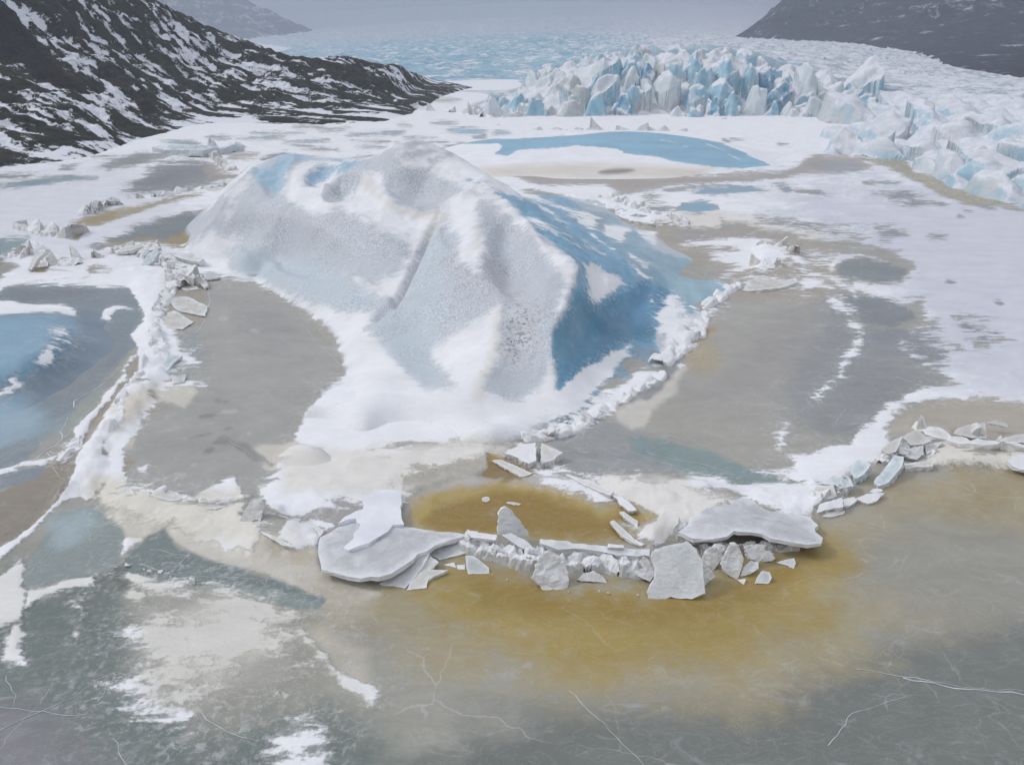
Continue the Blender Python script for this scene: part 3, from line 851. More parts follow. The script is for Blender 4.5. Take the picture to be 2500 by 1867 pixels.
S('b6', [(1290, 530), (1300, 480), (1400, 430), (1700, 420), (1850, 380), (2212, 200), (2400, 300), (2000, 400), (1850, 520), (1820, 570), (1700, 700), (1560, 720), (1400, 660), (1340, 600)], 5)
S('b6', [(830, 740), (950, 650), (1160, 580), (1210, 600), (1150, 720), (1250, 760), (1300, 830), (1240, 1010), (1140, 960), (1000, 900), (880, 850)], 6)
S('b6', [(1450, 900), (1560, 750), (1700, 770), (1830, 840), (1790, 910), (1780, 960), (1620, 990), (1560, 960)], 4)
S('b6', [(1730, 750), (1960, 790), (1860, 830)], 3)
S('b6', [(170, 1020), (190, 890), (330, 900), (250, 960)], 5)
S('b6', [(30, 560), (100, 500), (120, 600), (60, 640)], 6)
S('b6', [(260, 510), (410, 490), (430, 560), (290, 570)], 4)
S('b6', [(250, 650), (560, 600), (800, 680), (500, 690)], 9)
C('b6', [(0, 450), (1100, 560), (700, 1000), (0, 800)], (222, 216, 202), 20, .9)
S('b1', [(1290, 1640), (1300, 1510), (1420, 1450), (1500, 1500), (1490, 1720), (1300, 1720)], 34)
S('b1', [(650, 1000), (900, 900), (1150, 880), (1300, 1000), (1350, 1120), (1250, 1240), (1000, 1300), (850, 1420), (720, 1370), (640, 1240)], 60, 1)
SL('b1', [(1000, 930), (1150, 900), (1230, 960), (1200, 1000), (1080, 960)], 6, 6)
S('b1', [(840, 1010), (960, 930), (1200, 960), (1240, 1080), (1100, 1130), (980, 1250), (880, 1240), (760, 1200), (800, 1120)], 34)
SL('b1', [(1400, 1040), (1480, 1120), (1560, 1220), (1720, 1340)], 9, 12)
SL('b1', [(640, 1250), (760, 1230)], 10, 10)
C('b1', [(560, 840), (1400, 840), (1720, 1400), (700, 1400)], (214, 211, 202), 40, .9)
C('p', [(600, 1270), (700, 1250), (760, 1330), (640, 1340)], CREAM, 10, .3)
# front: snow lobe over the big grey slab
LOBE = c('b2', [(455, 905), (520, 850), (565, 745), (540, 695), (400, 735), (450, 690), (590, 625), (585, 540), (690, 480), (880, 480), (885, 700), (910, 735), (815, 745), (780, 800), (640, 885), (480, 935)])
S('b2', [(690, 430), (900, 400), (1000, 480), (900, 560), (700, 500)], 8)
S('p', [(300, 925), (350, 935), (385, 985), (335, 1040), (305, 1100), (305, 1180), (240, 1225), (268, 1160), (252, 1085), (288, 1040)], 6)
S('p', [(380, 770), (420, 780), (440, 850), (480, 880), (420, 910), (400, 960), (350, 940), (380, 880), (365, 820)], 9)
S('p', [(640, 1195), (720, 1088), (900, 1098), (1100, 1083), (1205, 1092), (1110, 1128), (1000, 1165), (930, 1205), (880, 1225), (760, 1235), (690, 1215)], 13)
S('p', [(1280, 1128), (1420, 1172), (1560, 1168), (1700, 1198), (1800, 1215), (1680, 1290), (1610, 1330), (1530, 1275), (1440, 1222), (1330, 1180)], 11)
S('p', [(230, 1215), (300, 1190), (420, 1215), (560, 1235), (620, 1280), (560, 1330), (440, 1290), (330, 1270)], 15)
S('p', [(60, 690), (200, 672), (330, 640), (430, 600), (470, 640), (420, 690), (330, 700)], 6)
C('p', [(220, 1180), (620, 1200), (640, 1340), (330, 1300)], (226, 221, 210), 24, .9)
# berg apron
APRON = [(440, 622), (515, 545), (536, 572), (590, 577), (554, 622), (568, 659), (627, 677), (718, 727), (845, 768), (881, 759), (918, 768), (895, 797), (963, 872),
         (1008, 918), (1036, 945), (1108, 940), (1054, 872), (1054, 850), (1090, 818), (1172, 777), (1222, 745), (1226, 781), (1213, 886), (1190, 945), (1217, 968), (1276, 981),
         (1300, 950), (1327, 903), (1348, 881), (1361, 925), (1361, 951), (1466, 877), (1540, 833), (1544, 842), (1514, 890), (1449, 959), (1427, 990), (1344, 1025), (1309, 1047),
         (1270, 1064), (1200, 1085), (1130, 1075), (1000, 1085), (900, 1100), (800, 1100), (718, 1077), (745, 1017), (786, 954), (849, 918), (827, 831), (791, 786), (727, 745),
         (672, 713), (618, 686), (550, 677), (500, 670), (470, 640)]
BERG_OUT = [(440, 622), (500, 520), (560, 455), (610, 415), (690, 372), (800, 388), (880, 395), (965, 362), (1080, 415), (1163, 440), (1340, 470), (1420, 490), (1500, 515), (1600, 575), (1690, 630),
            (1790, 700), (1790, 730), (1720, 800), (1690, 840), (1620, 900), (1580, 935), (1500, 985), (1420, 1035), (1300, 1065), (1200, 1090), (1000, 1095), (800, 1105), (715, 1080), (745, 1017), (786, 954),
            (849, 918), (827, 831), (791, 786), (727, 745), (618, 686), (500, 665)]
S('p', POND, 3, -1)
S('p', LEAD, 2, -1)
S('p', CHANNEL, 2, -1)
S('p', LEFT_LEAD, 2, -1)
S('p', BERG_OUT, 3, -1)
S('p', APRON, 6)
S('4', [(630, 270), (660, 160), (700, 100), (900, 80), (945, 110), (830, 120), (770, 160), (770, 230), (800, 240), (940, 165), (870, 250), (870, 300), (920, 320), (1000, 290), (1050, 220), (1060, 170), (1110, 140), (1165, 150), (1185, 230), (1250, 310), (1370, 365), (1490, 365), (1460, 440), (1340, 600), (1300, 500), (1250, 490), (1150, 450), (1040, 390), (960, 350), (850, 385), (770, 370), (640, 290)], 6)
S('4', [(1350, 610), (1300, 780), (1250, 860), (1190, 830), (1040, 750), (980, 715), (1120, 740), (1250, 690)], 8)
S('4', [(360, 250), (470, 155), (465, 200), (330, 400), (270, 430)], 7)
S('4', [(1490, 370), (1540, 290), (1660, 270), (1700, 290), (1690, 440), (1730, 560), (1670, 680), (1600, 600), (1590, 500), (1500, 400)], 9)
S('4', [(1240, 30), (1310, 90), (1680, 215), (1880, 330), (1960, 480), (1900, 430), (1780, 330), (1700, 290), (1560, 200), (1400, 130), (1300, 110)], 9)
S('5', [(420, 380), (530, 470), (650, 550), (700, 590), (718, 640), (690, 730), (640, 850), (600, 870), (620, 740), (590, 650), (540, 570), (480, 470)], 7)
S('5', [(160, 160), (250, 210), (380, 320), (440, 400), (400, 400), (330, 300)], 7)
S('5', [(740, 600), (820, 620), (1000, 720), (930, 760), (840, 800), (800, 830), (760, 720)], 6)
S('5', [(130, 135), (300, 150), (480, 220), (620, 300), (560, 285), (380, 235), (200, 180)], 5)
S('5', [(490, 235), (600, 265), (700, 305), (800, 330), (835, 350), (820, 400), (790, 412), (700, 355), (560, 275)], 6)
S('5', [(400, 325), (540, 385), (700, 455), (865, 557), (780, 520), (600, 430), (480, 375)], 6)
S('5', [(480, 255), (560, 300), (660, 395), (600, 360), (520, 300)], 7)
S('5', [(860, 380), (1010, 400), (960, 500), (870, 440)], 5)
S('5', [(1040, 410), (1140, 430), (1170, 460), (1140, 500), (1080, 460)], 4)
S('5', [(1000, 540), (1130, 620), (1100, 625), (1010, 575)], 5)
S('5', [(990, 600), (1125, 685), (1080, 680)], 6)
S('5', [(780, 430), (880, 500), (920, 530), (840, 490)], 4)
S('5', [(1115, 785), (1135, 800), (1138, 835), (1120, 820)], 3)
S('5', [(1150, 1040), (1160, 920), (1210, 800), (1240, 770), (1310, 850), (1290, 910), (1380, 900), (1540, 820), (1400, 940), (1350, 960), (1300, 1000), (1370, 1070), (1330, 1080), (1230, 1150), (1195, 1150), (1180, 1090), (1200, 1000)], 7)
S('5', [(800, 1340), (950, 1300), (1060, 1195), (1160, 1200), (1185, 1240), (1100, 1310), (1000, 1360), (920, 1430), (800, 1480), (760, 1530), (500, 1565), (460, 1540), (560, 1500), (700, 1440), (780, 1400)], 7)
S('5', [(1480, 690), (1570, 740), (1550, 800), (1500, 790), (1540, 750)], 5)
# clear ice islands in the apron right foot
S('5', [(530, 1490), (620, 1440), (760, 1400), (830, 1370), (780, 1430), (660, 1480), (580, 1500)], 9, -1)
# front right snow
S('b4', [(680, 215), (880, 260), (1100, 310), (1280, 300), (1480, 300), (1790, 310), (1960, 310), (1990, 440), (1800, 480), (1790, 590), (1500, 560), (1300, 480), (1200, 440), (1000, 370), (800, 280)], 5)
S('b4', [(-60, 250), (130, 290), (400, 290), (540, 250), (700, 330), (900, 430), (1040, 440), (880, 500), (700, 470), (500, 470), (330, 500), (80, 400), (-60, 330)], 9)
S('b4', [(380, 620), (560, 640), (530, 780), (410, 870), (330, 840), (220, 770), (260, 670)], 6)
S('b7', [(110, 1300), (270, 1220), (390, 1240), (410, 1380), (470, 1420), (420, 1445), (250, 1340)], 4)
S('b7', [(470, 1420), (600, 1400), (720, 1470), (1000, 1520), (1300, 1560), (1450, 1580), (1700, 1540), (1900, 1520), (2200, 1580), (2200, 1650), (1500, 1640), (1000, 1570), (700, 1500)], 8)
S('b7', [(1640, 560), (1700, 505), (1730, 540), (1680, 580)], 6)
S('b5', [(1250, 640), (1350, 590), (1500, 490), (1850, 560), (2300, 560), (2300, 725), (2140, 730), (1900, 690), (1400, 690)], 6)
C('b5', [(1200, 450), (2300, 450), (2300, 760), (1200, 760)], (222, 217, 206), 20, .9)
C('p', [(1450, 1120), (1700, 1180), (1800, 1230), (1650, 1360), (1500, 1260)], (224, 218, 210), 20, .7)
C('p', [(690, 1090), (900, 1090), (1250, 1070), (1250, 1160), (950, 1220), (700, 1190)], (226, 221, 213), 20, .8)
C('p', [(1850, 450), (3600, 330), (3600, 1000), (2500, 970), (2300, 930), (2150, 700)], (206, 207, 217), 100, .9)  # right-hand snow greyed: edge-of-frame light falloff put into its tint
C('p', [(-1500, 380), (300, 400), (460, 500), (400, 620), (-1500, 700)], (214, 215, 222), 60, .8)
# silt runs on the berg's snow
for k_, ln, hw in [('4', [(1080, 210), (1150, 280), (1250, 350), (1330, 380), (1480, 390), (1400, 560)], 20), ('4', [(1700, 330), (1690, 560)], 16), ('4', [(1810, 920), (1760, 1150), (1690, 1350)], 24),
                   ('5', [(500, 1200), (490, 1330)], 8)]:
    SC.append((c(k_, ln), (228, 224, 217), hw * CROP[k_][2] * 2.4, .8, 'L'))

# ---- berg skin
BT = []
def B(k, pts, rgb, f=6, op=1.0, speck=0.0, gloss=None): BT.append((c(k, pts), rgb, f, op, speck, gloss))
GRAN = (196, 204, 211)
GRIT = c('4', [(1800, 900), (1900, 850), (2010, 930), (1990, 1060), (1960, 1180), (1880, 1210), (1790, 1150)])
B('4', [(330, 620), (500, 560), (900, 640), (1180, 820), (1000, 910), (600, 780), (370, 690)], (184, 200, 208), 30, .9, 1)
B('4', [(1100, 980), (1300, 860), (1450, 420), (1560, 560), (1500, 900), (1440, 1280), (1360, 1290)], (186, 200, 207), 24, .9, 1)
B('4', [(1480, 620), (1750, 600), (1960, 760), (1982, 900), (1800, 860), (1640, 840)], (184, 186, 191), 26, .9, 1)
B('4', [(1830, 950), (1930, 890), (1990, 960), (1960, 1150), (1880, 1190), (1820, 1130)], (166, 169, 176), 20, .9, 1)
B('4', [(440, 350), (700, 380), (1060, 420), (1150, 480), (900, 480), (560, 460)], (188, 190, 196), 16, .8, 1)
B('4', [(470, 150), (560, 145), (620, 70), (700, 58), (800, 72), (700, 100), (655, 160), (640, 260), (560, 260)], (160, 194, 214), 7, .95, .3)
B('4', [(760, 190), (780, 145), (940, 112), (890, 76), (1100, 95), (1000, 130), (940, 168), (850, 225), (790, 245)], (150, 186, 210), 6, 1, .4)
B('5', [(60, 120), (330, 145), (680, 235), (720, 285), (880, 335), (1000, 395), (1150, 530), (1430, 635), (1590, 735), (1500, 810), (1340, 880), (1240, 780), (1180, 900), (1160, 1040), (1190, 1110), (1100, 1200), (900, 1270), (810, 1350), (760, 1390), (600, 1320), (580, 1180), (568, 1000), (640, 880), (690, 740), (722, 620), (640, 550), (500, 440), (380, 310), (200, 190)], (120, 170, 198), 3, 1, 0, .7)
B('5', [(660, 235), (880, 335), (1000, 395), (1150, 530), (1430, 635), (1590, 735), (1340, 870), (1240, 765), (1150, 700), (1000, 590), (880, 470), (780, 380), (700, 290)], (156, 183, 194), 12, .95, 0, .6)
B('5', [(720, 290), (880, 340), (870, 420), (800, 430), (700, 350)], (140, 160, 168), 6, .8, 0, .6)
B('5', [(900, 420), (1100, 560), (1230, 740), (1100, 680), (960, 560)], (132, 166, 186), 14, .8)
B('5', [(570, 1000), (640, 880), (720, 740), (840, 820), (1000, 740), (1080, 720), (1220, 760), (1170, 900), (1150, 1050), (1020, 1040), (840, 1130), (700, 1250), (600, 1310)], (92, 142, 170), 12, .95, 0, .8)
B('5', [(1020, 760), (1080, 740), (1110, 820), (1080, 950), (1030, 960), (1005, 860)], (104, 156, 196), 20, .55, 0, .8)
B('5', [(800, 900), (960, 860), (990, 1020), (840, 1080)], (82, 124, 152), 24, .7, 0, .8)
B('5', [(580, 1000), (720, 780), (820, 880), (700, 1100), (600, 1150)], (112, 154, 176), 24, .6, 0, .8)
B('5', [(1020, 1060), (1150, 1050), (1190, 1120), (1050, 1210), (900, 1270), (800, 1345), (760, 1400), (860, 1290), (980, 1160)], (130, 152, 166), 6, .95, 0, .6)
B('5', [(530, 1500), (620, 1440), (830, 1360), (780, 1440), (600, 1510)], (118, 136, 146), 6, 1, 0, .5)
B('5', [(1180, 940), (1380, 960), (1380, 1080), (1200, 1160)], (160, 174, 180), 8, .9)

def paint(P, berg=False):
    px, py = proj(P)
    n = len(px)
    wn1 = fbm(P[:, 0] * .35, P[:, 1] * .35, None, 4, 3) + .55 * fbm(P[:, 0] * 1.6, P[:, 1] * 1.6, None, 3, 33)
    base = np.tile(s2l((188, 195, 201) if berg else SILT), (n, 1))
    speck = np.full(n, 1.0 if berg else 0.0)
    gloss = np.full(n, .1 if berg else .3)
    layers = (BT if berg else TONE)
    for poly, rgb, f, op, sp, gl in layers:
        xs, ys = [q[0] for q in poly], [q[1] for q in poly]
        m = np.where((px > min(xs) - 2 * f) & (px < max(xs) + 2 * f) & (py > min(ys) - 2 * f) & (py < max(ys) + 2 * f))[0]
        if not len(m):
            continue
        na = max(f * .9, min(11.0, .22 * min(max(xs) - min(xs), max(ys) - min(ys))))
        sd = poly_sd(poly, px[m], py[m]) + wn1[m] * na
        a = sstep(-f, f, sd) * op
        base[m] += (s2l(rgb) - base[m]) * a[:, None]
        speck[m] += (sp - speck[m]) * a
        if gl is not None:
            gloss[m] += (gl - gloss[m]) * a
    if not berg:
        base *= np.array([1.07, 1.045, .99])
    if berg:
        st_ = fbm(P[:, 0] * .9, P[:, 1] * .25, P[:, 2] * .35, 5, 14) + .6 * fbm(P[:, 0] * 2.2, P[:, 1] * 2.2, P[:, 2] * .6, 3, 15)
        base *= (1 + .17 * (1 - speck) * st_)[:, None]
    s = np.full(n, -3.0)
    for sign, poly, w, hw in SN:
        pad = 3.2 * w + (hw or 0)
        xs, ys = [q[0] for q in poly], [q[1] for q in poly]
        m = np.where((px > min(xs) - pad) & (px < max(xs) + pad) & (py > min(ys) - pad) & (py < max(ys) + pad))[0]
        if not len(m):
            continue
        sd = (poly_sd(poly, px[m], py[m]) if hw is None else line_sd(poly, px[m], py[m], hw)) / w
        sd = np.clip(sd, -3, 3)
        s[m] = np.maximum(s[m], sd) if sign > 0 else np.minimum(s[m], -sd)
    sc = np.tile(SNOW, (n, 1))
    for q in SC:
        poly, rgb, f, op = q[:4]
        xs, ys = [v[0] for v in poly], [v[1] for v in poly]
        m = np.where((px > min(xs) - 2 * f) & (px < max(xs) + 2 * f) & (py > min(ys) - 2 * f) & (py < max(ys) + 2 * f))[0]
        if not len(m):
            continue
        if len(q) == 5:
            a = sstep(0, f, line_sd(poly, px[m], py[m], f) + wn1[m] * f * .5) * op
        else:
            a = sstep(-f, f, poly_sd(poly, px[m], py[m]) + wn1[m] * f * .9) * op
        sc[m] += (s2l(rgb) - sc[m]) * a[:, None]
    grit = sstep(-45, 45, poly_sd(GRIT, px, py) + 40 * wn1) if berg else np.zeros(n)
    return {"grit": grit, "ice_col": np.clip(base, 0, 1), "snow_col": np.clip(sc, 0, 1), "snow": s, "speck": np.clip(speck, 0, 1), "gloss": np.clip(gloss, 0, 1)}
# ------------------------------------------------------------------ frozen lagoon: one sheet, closer mesh near the camera
def rows_Y(py_list):
    return [G(CX, p)[1] for p in py_list]

pys = np.r_[np.arange(2600, 1900, -22), np.arange(1900, 420, -4.6), np.arange(420, 180, -3.4)]
Ys = np.array(rows_Y(pys))
Ys = np.r_[Ys, np.geomspace(Ys[-1] * 1.02, 6800, 55)]
# column directions, x over camera depth
pxs = np.r_[-4200, -2600, -1700, np.arange(-1200, -60, 22), np.arange(-60, 2560, 4.9), np.arange(2560, 3700, 22), 4200, 5100, 6700]
U = (pxs - CX) / FOC
YY, UU = np.meshgrid(Ys, U, indexing='ij')
DEP = YY * CP + CAM_H * SP
XX = UU * DEP
XX = np.clip(XX, -4500, 4500)
GX, GY = XX.ravel(), YY.ravel()

# raised or sunken parts of the sheet: (outline, height m, feather px)
RELIEF = [
    (c('b6', [(0, 600), (270, 480), (700, 560), (1150, 570), (1350, 600), (1500, 760), (1780, 900), (1600, 1000), (1240, 1040), (900, 900), (500, 780), (150, 760)]), .45, 26),
    (c('n2', [(1500, 100), (1800, 20), (1750, 300), (1600, 520), (1400, 850), (1150, 1000), (1000, 1500), (600, 1640), (800, 1300), (1000, 1000), (1250, 600)]), .5, 24),
    (c('n1', [(1470, 250), (1800, 300), (1780, 600), (1700, 900), (1750, 1150), (1500, 1150), (1560, 800), (1460, 500)]), .35, 24),
    (POND, -.12, 14), (LEAD, -.10, 6), (CHANNEL, -.25, 6), (LEFT_LEAD, -.12, 5),
    (c('b4', [(-60, 250), (540, 240), (1170, 420), (1790, 320), (1990, 420), (1800, 620), (1400, 700), (900, 760), (560, 760), (330, 840), (200, 760), (380, 600), (80, 420)]), .55, 22),
    (c('b5', [(1300, 560), (1500, 480), (2300, 520), (2300, 720), (1400, 690)]), .4, 12),
    (c('b5', [(1000, 420), (1200, 280), (1500, 330), (2300, 460), (2300, 500), (1500, 430), (1250, 460)]), .45, 14),
    (c('F', [(560, 1040), (700, 1000), (900, 960), (1060, 970), (1060, 1000), (800, 1080), (700, 1110), (600, 1110)]), .25, 24),
    (c('n5', [(100, 90), (400, 110), (700, 220), (900, 270), (700, 270), (450, 240), (150, 130)]), .9, 16),
    (c('n5', [(1400, 390), (1650, 420), (1700, 560), (1350, 600), (1380, 480)]), .5, 20),
]
def relief(X, Y):
    P0 = np.c_[X, Y, np.zeros_like(X)]
    px, py = proj(P0)
    z = .05 * fbm(X * .12, Y * .12, None, 3, 5)
    r2 = fbm(X * .9, Y * .9, None, 3, 12)
    for poly, h, f in RELIEF:
        xs, ys = [q[0] for q in poly], [q[1] for q in poly]
        m = np.where((px > min(xs) - 2 * f) & (px < max(xs) + 2 * f) & (py > min(ys) - 2 * f) & (py < max(ys) + 2 * f))[0]
        if len(m):
            a = sstep(-f, f, poly_sd(poly, px[m], py[m]) + r2[m] * f * .4)
            z[m] += h * a * (1 + .35 * r2[m] * (h > 0))
    return z

GZ = relief(GX, GY)
GV = np.c_[GX, GY, GZ]
g_attr = paint(GV)
# snow lies thicker than bare ice
GV[:, 2] += .07 * sstep(-.6, .9, g_attr["snow"]) * sstep(400, 60, GV[:, 1])
NR, NC = YY.shape
GF = grid_faces(NR, NC)
fc = GV[GF].mean(1)
fpx, fpy = proj(fc)

def split_ground(name, polys, label=None):
    """cut a piece of the sheet out as its own object"""
    global GF, fpx, fpy
    m = np.zeros(len(GF), bool)
    for poly in polys:
        m |= poly_sd(poly, fpx, fpy) > 0
    F = GF[m]
    GF, fpx, fpy = GF[~m], fpx[~m], fpy[~m]
    V, F, A = compact(GV, F, g_attr)
    o = obj(name, mesh_from(name, V, F, M_SURF, A))
    tag(o, label, None, None, "structure")
    return o

split_ground("meltwater_pond", [POND], "brown meltwater pond ringed by grey ice below the main iceberg")
split_ground("meltwater_lead", [LEAD], "narrow brown water lead above the pond")
split_ground("meltwater_channel", [CHANNEL], "dark brown water channel at the iceberg foot")
split_ground("silty_water", [c('F', [(930, 1240), (1000, 1225), (1160, 1262), (1400, 1295), (1530, 1285), (1600, 1235), (1700, 1185), (1780, 1175), (1840, 1220), (1770, 1320), (1570, 1420), (1300, 1440), (1060, 1390), (950, 1310)])],
             "ochre silty water spreading in front of the broken ice wall")
split_ground("silt_lead", [LEFT_LEAD], "grey brown refrozen lead running through the snow strip")
V, F, A = compact(GV, GF, g_attr)
lagoon = obj("lagoon_ice", mesh_from("lagoon_ice", V, F, M_SURF, A))
tag(lagoon, "frozen lagoon sheet of grey ice with snow fields", None, None, "structure")

def ground_z(x, y):
    return float(relief(np.array([x, x + 1e-3]), np.array([y, y]))[0]) + .05

# ------------------------------------------------------------------ icebergs as height fields over measured points
def berg_mesh(pts, base, x0, x1, y0, y1, step, parts, extra=None, lam=1e-4, out_drop=1.4, out_dist=4.0, detail=.12):
    W = [D(*p) for p in pts] + [G(p[0], p[1], p[2] if len(p) > 2 else .02) for p in base]
    W = np.array(W)
    bw = np.array([G(p[0], p[1]) for p in base])
    cen = bw[:, :2].mean(0)
    d = bw[:, :2] - cen
    ring = bw[:, :2] + d / np.linalg.norm(d, axis=1)[:, None] * out_dist
    xy = np.r_[W[:, :2], ring]
    z = np.r_[W[:, 2], np.full(len(ring), -out_drop)]
    if extra is not None:
        ex = np.array(extra, float)
        xy, z = np.r_[xy, ex[:, :2]], np.r_[z, ex[:, 2]]
    tps = TPS(xy, z, lam)
    xs, ys = np.arange(x0, x1, step), np.arange(y0, y1, step)
    Yg, Xg = np.meshgrid(ys, xs, indexing='ij')
    X, Y = Xg.ravel(), Yg.ravel()
    Z = tps(X, Y)
    return X, Y, Z, (len(ys), len(xs))

def finish_berg(name, label, cat, X, Y, Z, shape, parts, berg=True, painter=None):
    V = np.c_[X, Y, Z]
    A = painter(V) if painter else paint(V, berg)
    if painter is None:
        A2 = paint(V, False)
        bx_, by_ = proj(V)
        w_ = sstep(6, -4, poly_sd(BERG_OUT, bx_, by_)) * sstep(1.5, .8, Z)
        for kk in A:
            A[kk] = A[kk] + (A2[kk] - A[kk]) * (w_[:, None] if A[kk].ndim == 2 else w_)
    F = grid_faces(*shape)
    gz = relief(X, Y)
    keep = (Z[F] > gz[F] - .25).any(1)
    F = F[keep]
    root = empty(name, (float(X[F].mean()), float(Y[F].mean()), 0.0))
    tag(root, label, cat)
    loc = np.array(root.location)
    fcn = V[F].mean(1)
    fx, fy = proj(fcn)
    left = np.ones(len(F), bool)
    for pn, fn in parts:
        m = left & fn(fx, fy, F, A, fcn)
        left &= ~m
        if m.any():
            v, f, a = compact(V - loc, F[m], A)
            obj(pn, mesh_from(pn, v, f, M_SURF, a), root)
    v, f, a = compact(V - loc, F[left], A)
    obj("body", mesh_from(name + "_body", v, f, M_SURF, a), root)
    return root

# main iceberg -----------------------------------------------------
B_PTS = [
    # skyline
    (463, 600, 97), (513, 532, 97), (560, 462, 99), (612, 420, 102), (690, 378, 107), (735, 378, 106), (800, 391, 103), (881, 398, 98),
    (930, 385, 94), (966, 367, 92), (1000, 388, 91), (1080, 420, 89), (1163, 446, 86), (1205, 472, 83.5), (1252, 507, 80.5), (1290, 552, 76), (1331, 612, 71), (1379, 628, 68.5), (1411, 650, 67),
    # edge between frosted and blue sides
    (1402, 694, 64.6), (1383, 750, 61.6), (1358, 800, 59), (1348, 872, 55.6), (1361, 948, 52.4),
    # big left dish
    (560, 540, 95), (620, 500, 95), (720, 480, 93), (820, 480, 89), (620, 600, 88.5), (700, 620, 83), (720, 560, 87), (800, 560, 83), (900, 560, 80), (850, 650, 75), (930, 620, 75),
    (760, 700, 76), (840, 735, 70.2), (640, 655, 87), (560, 625, 92),
    # hollows below the skyline
    (760, 430, 99), (800, 440, 97), (840, 420, 97), (850, 470, 92), (880, 440, 93), (920, 470, 89.5), (700, 420, 101), (660, 440, 99),
    (940, 420, 91.5), (960, 480, 87), (1000, 460, 88), (1060, 470, 87), (1040, 440, 89), (990, 520, 84.5),
    # valley between the two lobes
    (1081, 513, 84.5), (1050, 560, 80), (1015, 630, 75), (985, 690, 70.5), (958, 740, 67.2), (925, 770, 65.6), (895, 797, 63.6),
    # right lobe
    (1110, 500, 83), (1150, 480, 83.5), (1130, 560, 76.5), (1140, 610, 72.2), (1150, 660, 68.2), (1180, 740, 62.2), (1200, 820, 57.6), (1185, 900, 53.8), (1160, 960, 51.2),
    (1080, 600, 74.5), (1050, 660, 71), (1060, 740, 65), (1000, 760, 64.5), (1000, 830, 60.2), (960, 830, 61.4), (1080, 850, 58.6), (1040, 925, 54.8), (1110, 900, 55),
    (1230, 560, 77), (1240, 640, 70.5), (1290, 640, 69.5), (1260, 720, 64), (1340, 720, 63), (1320, 660, 67.5), (1290, 800, 59), (1300, 880, 55.4), (1280, 950, 52.4), (1230, 920, 53.4),
    # blue side and toe
    (1440, 700, 68.2), (1440, 780, 63), (1400, 850, 58.6), (1400, 900, 55.6), (1480, 720, 69.5), (1500, 800, 64), (1470, 860, 60), (1540, 690, 74.5), (1560, 760, 70.4), (1590, 720, 75.5), (1620, 740, 74.4), (1560, 830, 64.6), (1520, 880, 60.6), (1450, 940, 55.4),
    # back slope
    (1300, 505, 95), (1240, 478, 97), (1350, 540, 93), (1400, 520, 108), (1440, 600, 85), (1500, 640, 79), (1480, 560, 100), (1560, 650, 80.5), (1620, 640, 88), (1560, 590, 97), (1680, 680, 83.5),
]
B_BASE = [(452, 616), (500, 652), (570, 686), (672, 716), (760, 775), (825, 850), (850, 918), (786, 962), (745, 1022), (718, 1082), (800, 1106), (900, 1106), (1000, 1092), (1130, 1082),
          (1200, 1090), (1300, 1062), (1420, 1034), (1500, 980), (1580, 932), (1622, 884), (1690, 836), (1725, 770), (1785, 716), (1762, 690), (1690, 630), (1600, 575), (1500, 516), (1440, 488)]
B_APR = [(900, 930, .75), (850, 980, .45), (900, 1040, .3), (1000, 1000, .55), (1100, 1020, .45), (1200, 1030, .45), (1300, 1010, .4), (880, 870, .9), (1420, 985, .25), (1600, 850, .25), (1660, 780, .35), (1700, 700, .6)]
X, Y, Z, shp = berg_mesh(B_PTS, B_BASE + B_APR, -50, 34, 42, 138, .24, None,
                         extra=[(-47, 112, -1), (-40, 122, -1), (-28, 128, -1), (-12, 130, -1), (4, 134, -1), (-30, 116, 4), (-16, 112, 6), (-4, 112, 5)], lam=3e-5)
# skin: flutes, scallops and small hollows
hz = sstep(.3, 3.0, Z)
Z = Z + hz * (.28 * fbm(X * .28, Y * .28, None, 4, 21) + .10 * fbm(X * 1.3, Y * 1.3, None, 3, 22))
bpx, bpy_ = proj(np.c_[X, Y, Z])
val = line_sd(c('4', [(1490, 380), (1440, 460), (1380, 590), (1330, 700), (1280, 800), (1240, 862), (1090, 985)]), bpx, bpy_, 16)
Z -= hz * .75 * sstep(0, 16, val) ** 1.5
cr = line_sd(c('4', [(450, 340), (540, 450), (600, 470)]), bpx, bpy_, 5)
cr = np.maximum(cr, line_sd(c('4', [(720, 410), (800, 450), (1000, 455)]), bpx, bpy_, 4))
Z -= hz * .35 * sstep(0, 5, cr) * sstep(-.2, .3, fbm(X * 1.1, Y * 1.1, None, 2, 9))
rock_p = sstep(0, 20, poly_sd(c('4', [(1820, 950), (1930, 890), (1990, 960), (1960, 1150), (1880, 1190), (1810, 1130)]), bpx, bpy_))
Z += rock_p * .22 * fbm(X * 3.0, Y * 3.0, None, 3, 31)
def crest_line(k, line, hw):
    return 1 - np.clip((hw - line_sd(c(k, line), bpx, bpy_, hw)) / hw, 0, 1)
def hollow(k, cx, cy, rx, ry, rot=0):
    ox, oy, sc_ = CROP[k]
    r_ = rad(rot)
    dx, dy = bpx - (ox + cx * sc_), bpy_ - (oy + cy * sc_)
    u_, v_ = (dx * math.cos(r_) + dy * math.sin(r_)) / (rx * sc_), (-dx * math.sin(r_) + dy * math.cos(r_)) / (ry * sc_)
    return np.clip(1 - (u_ * u_ + v_ * v_), 0, 1)
front = sstep(118, 100, Y)
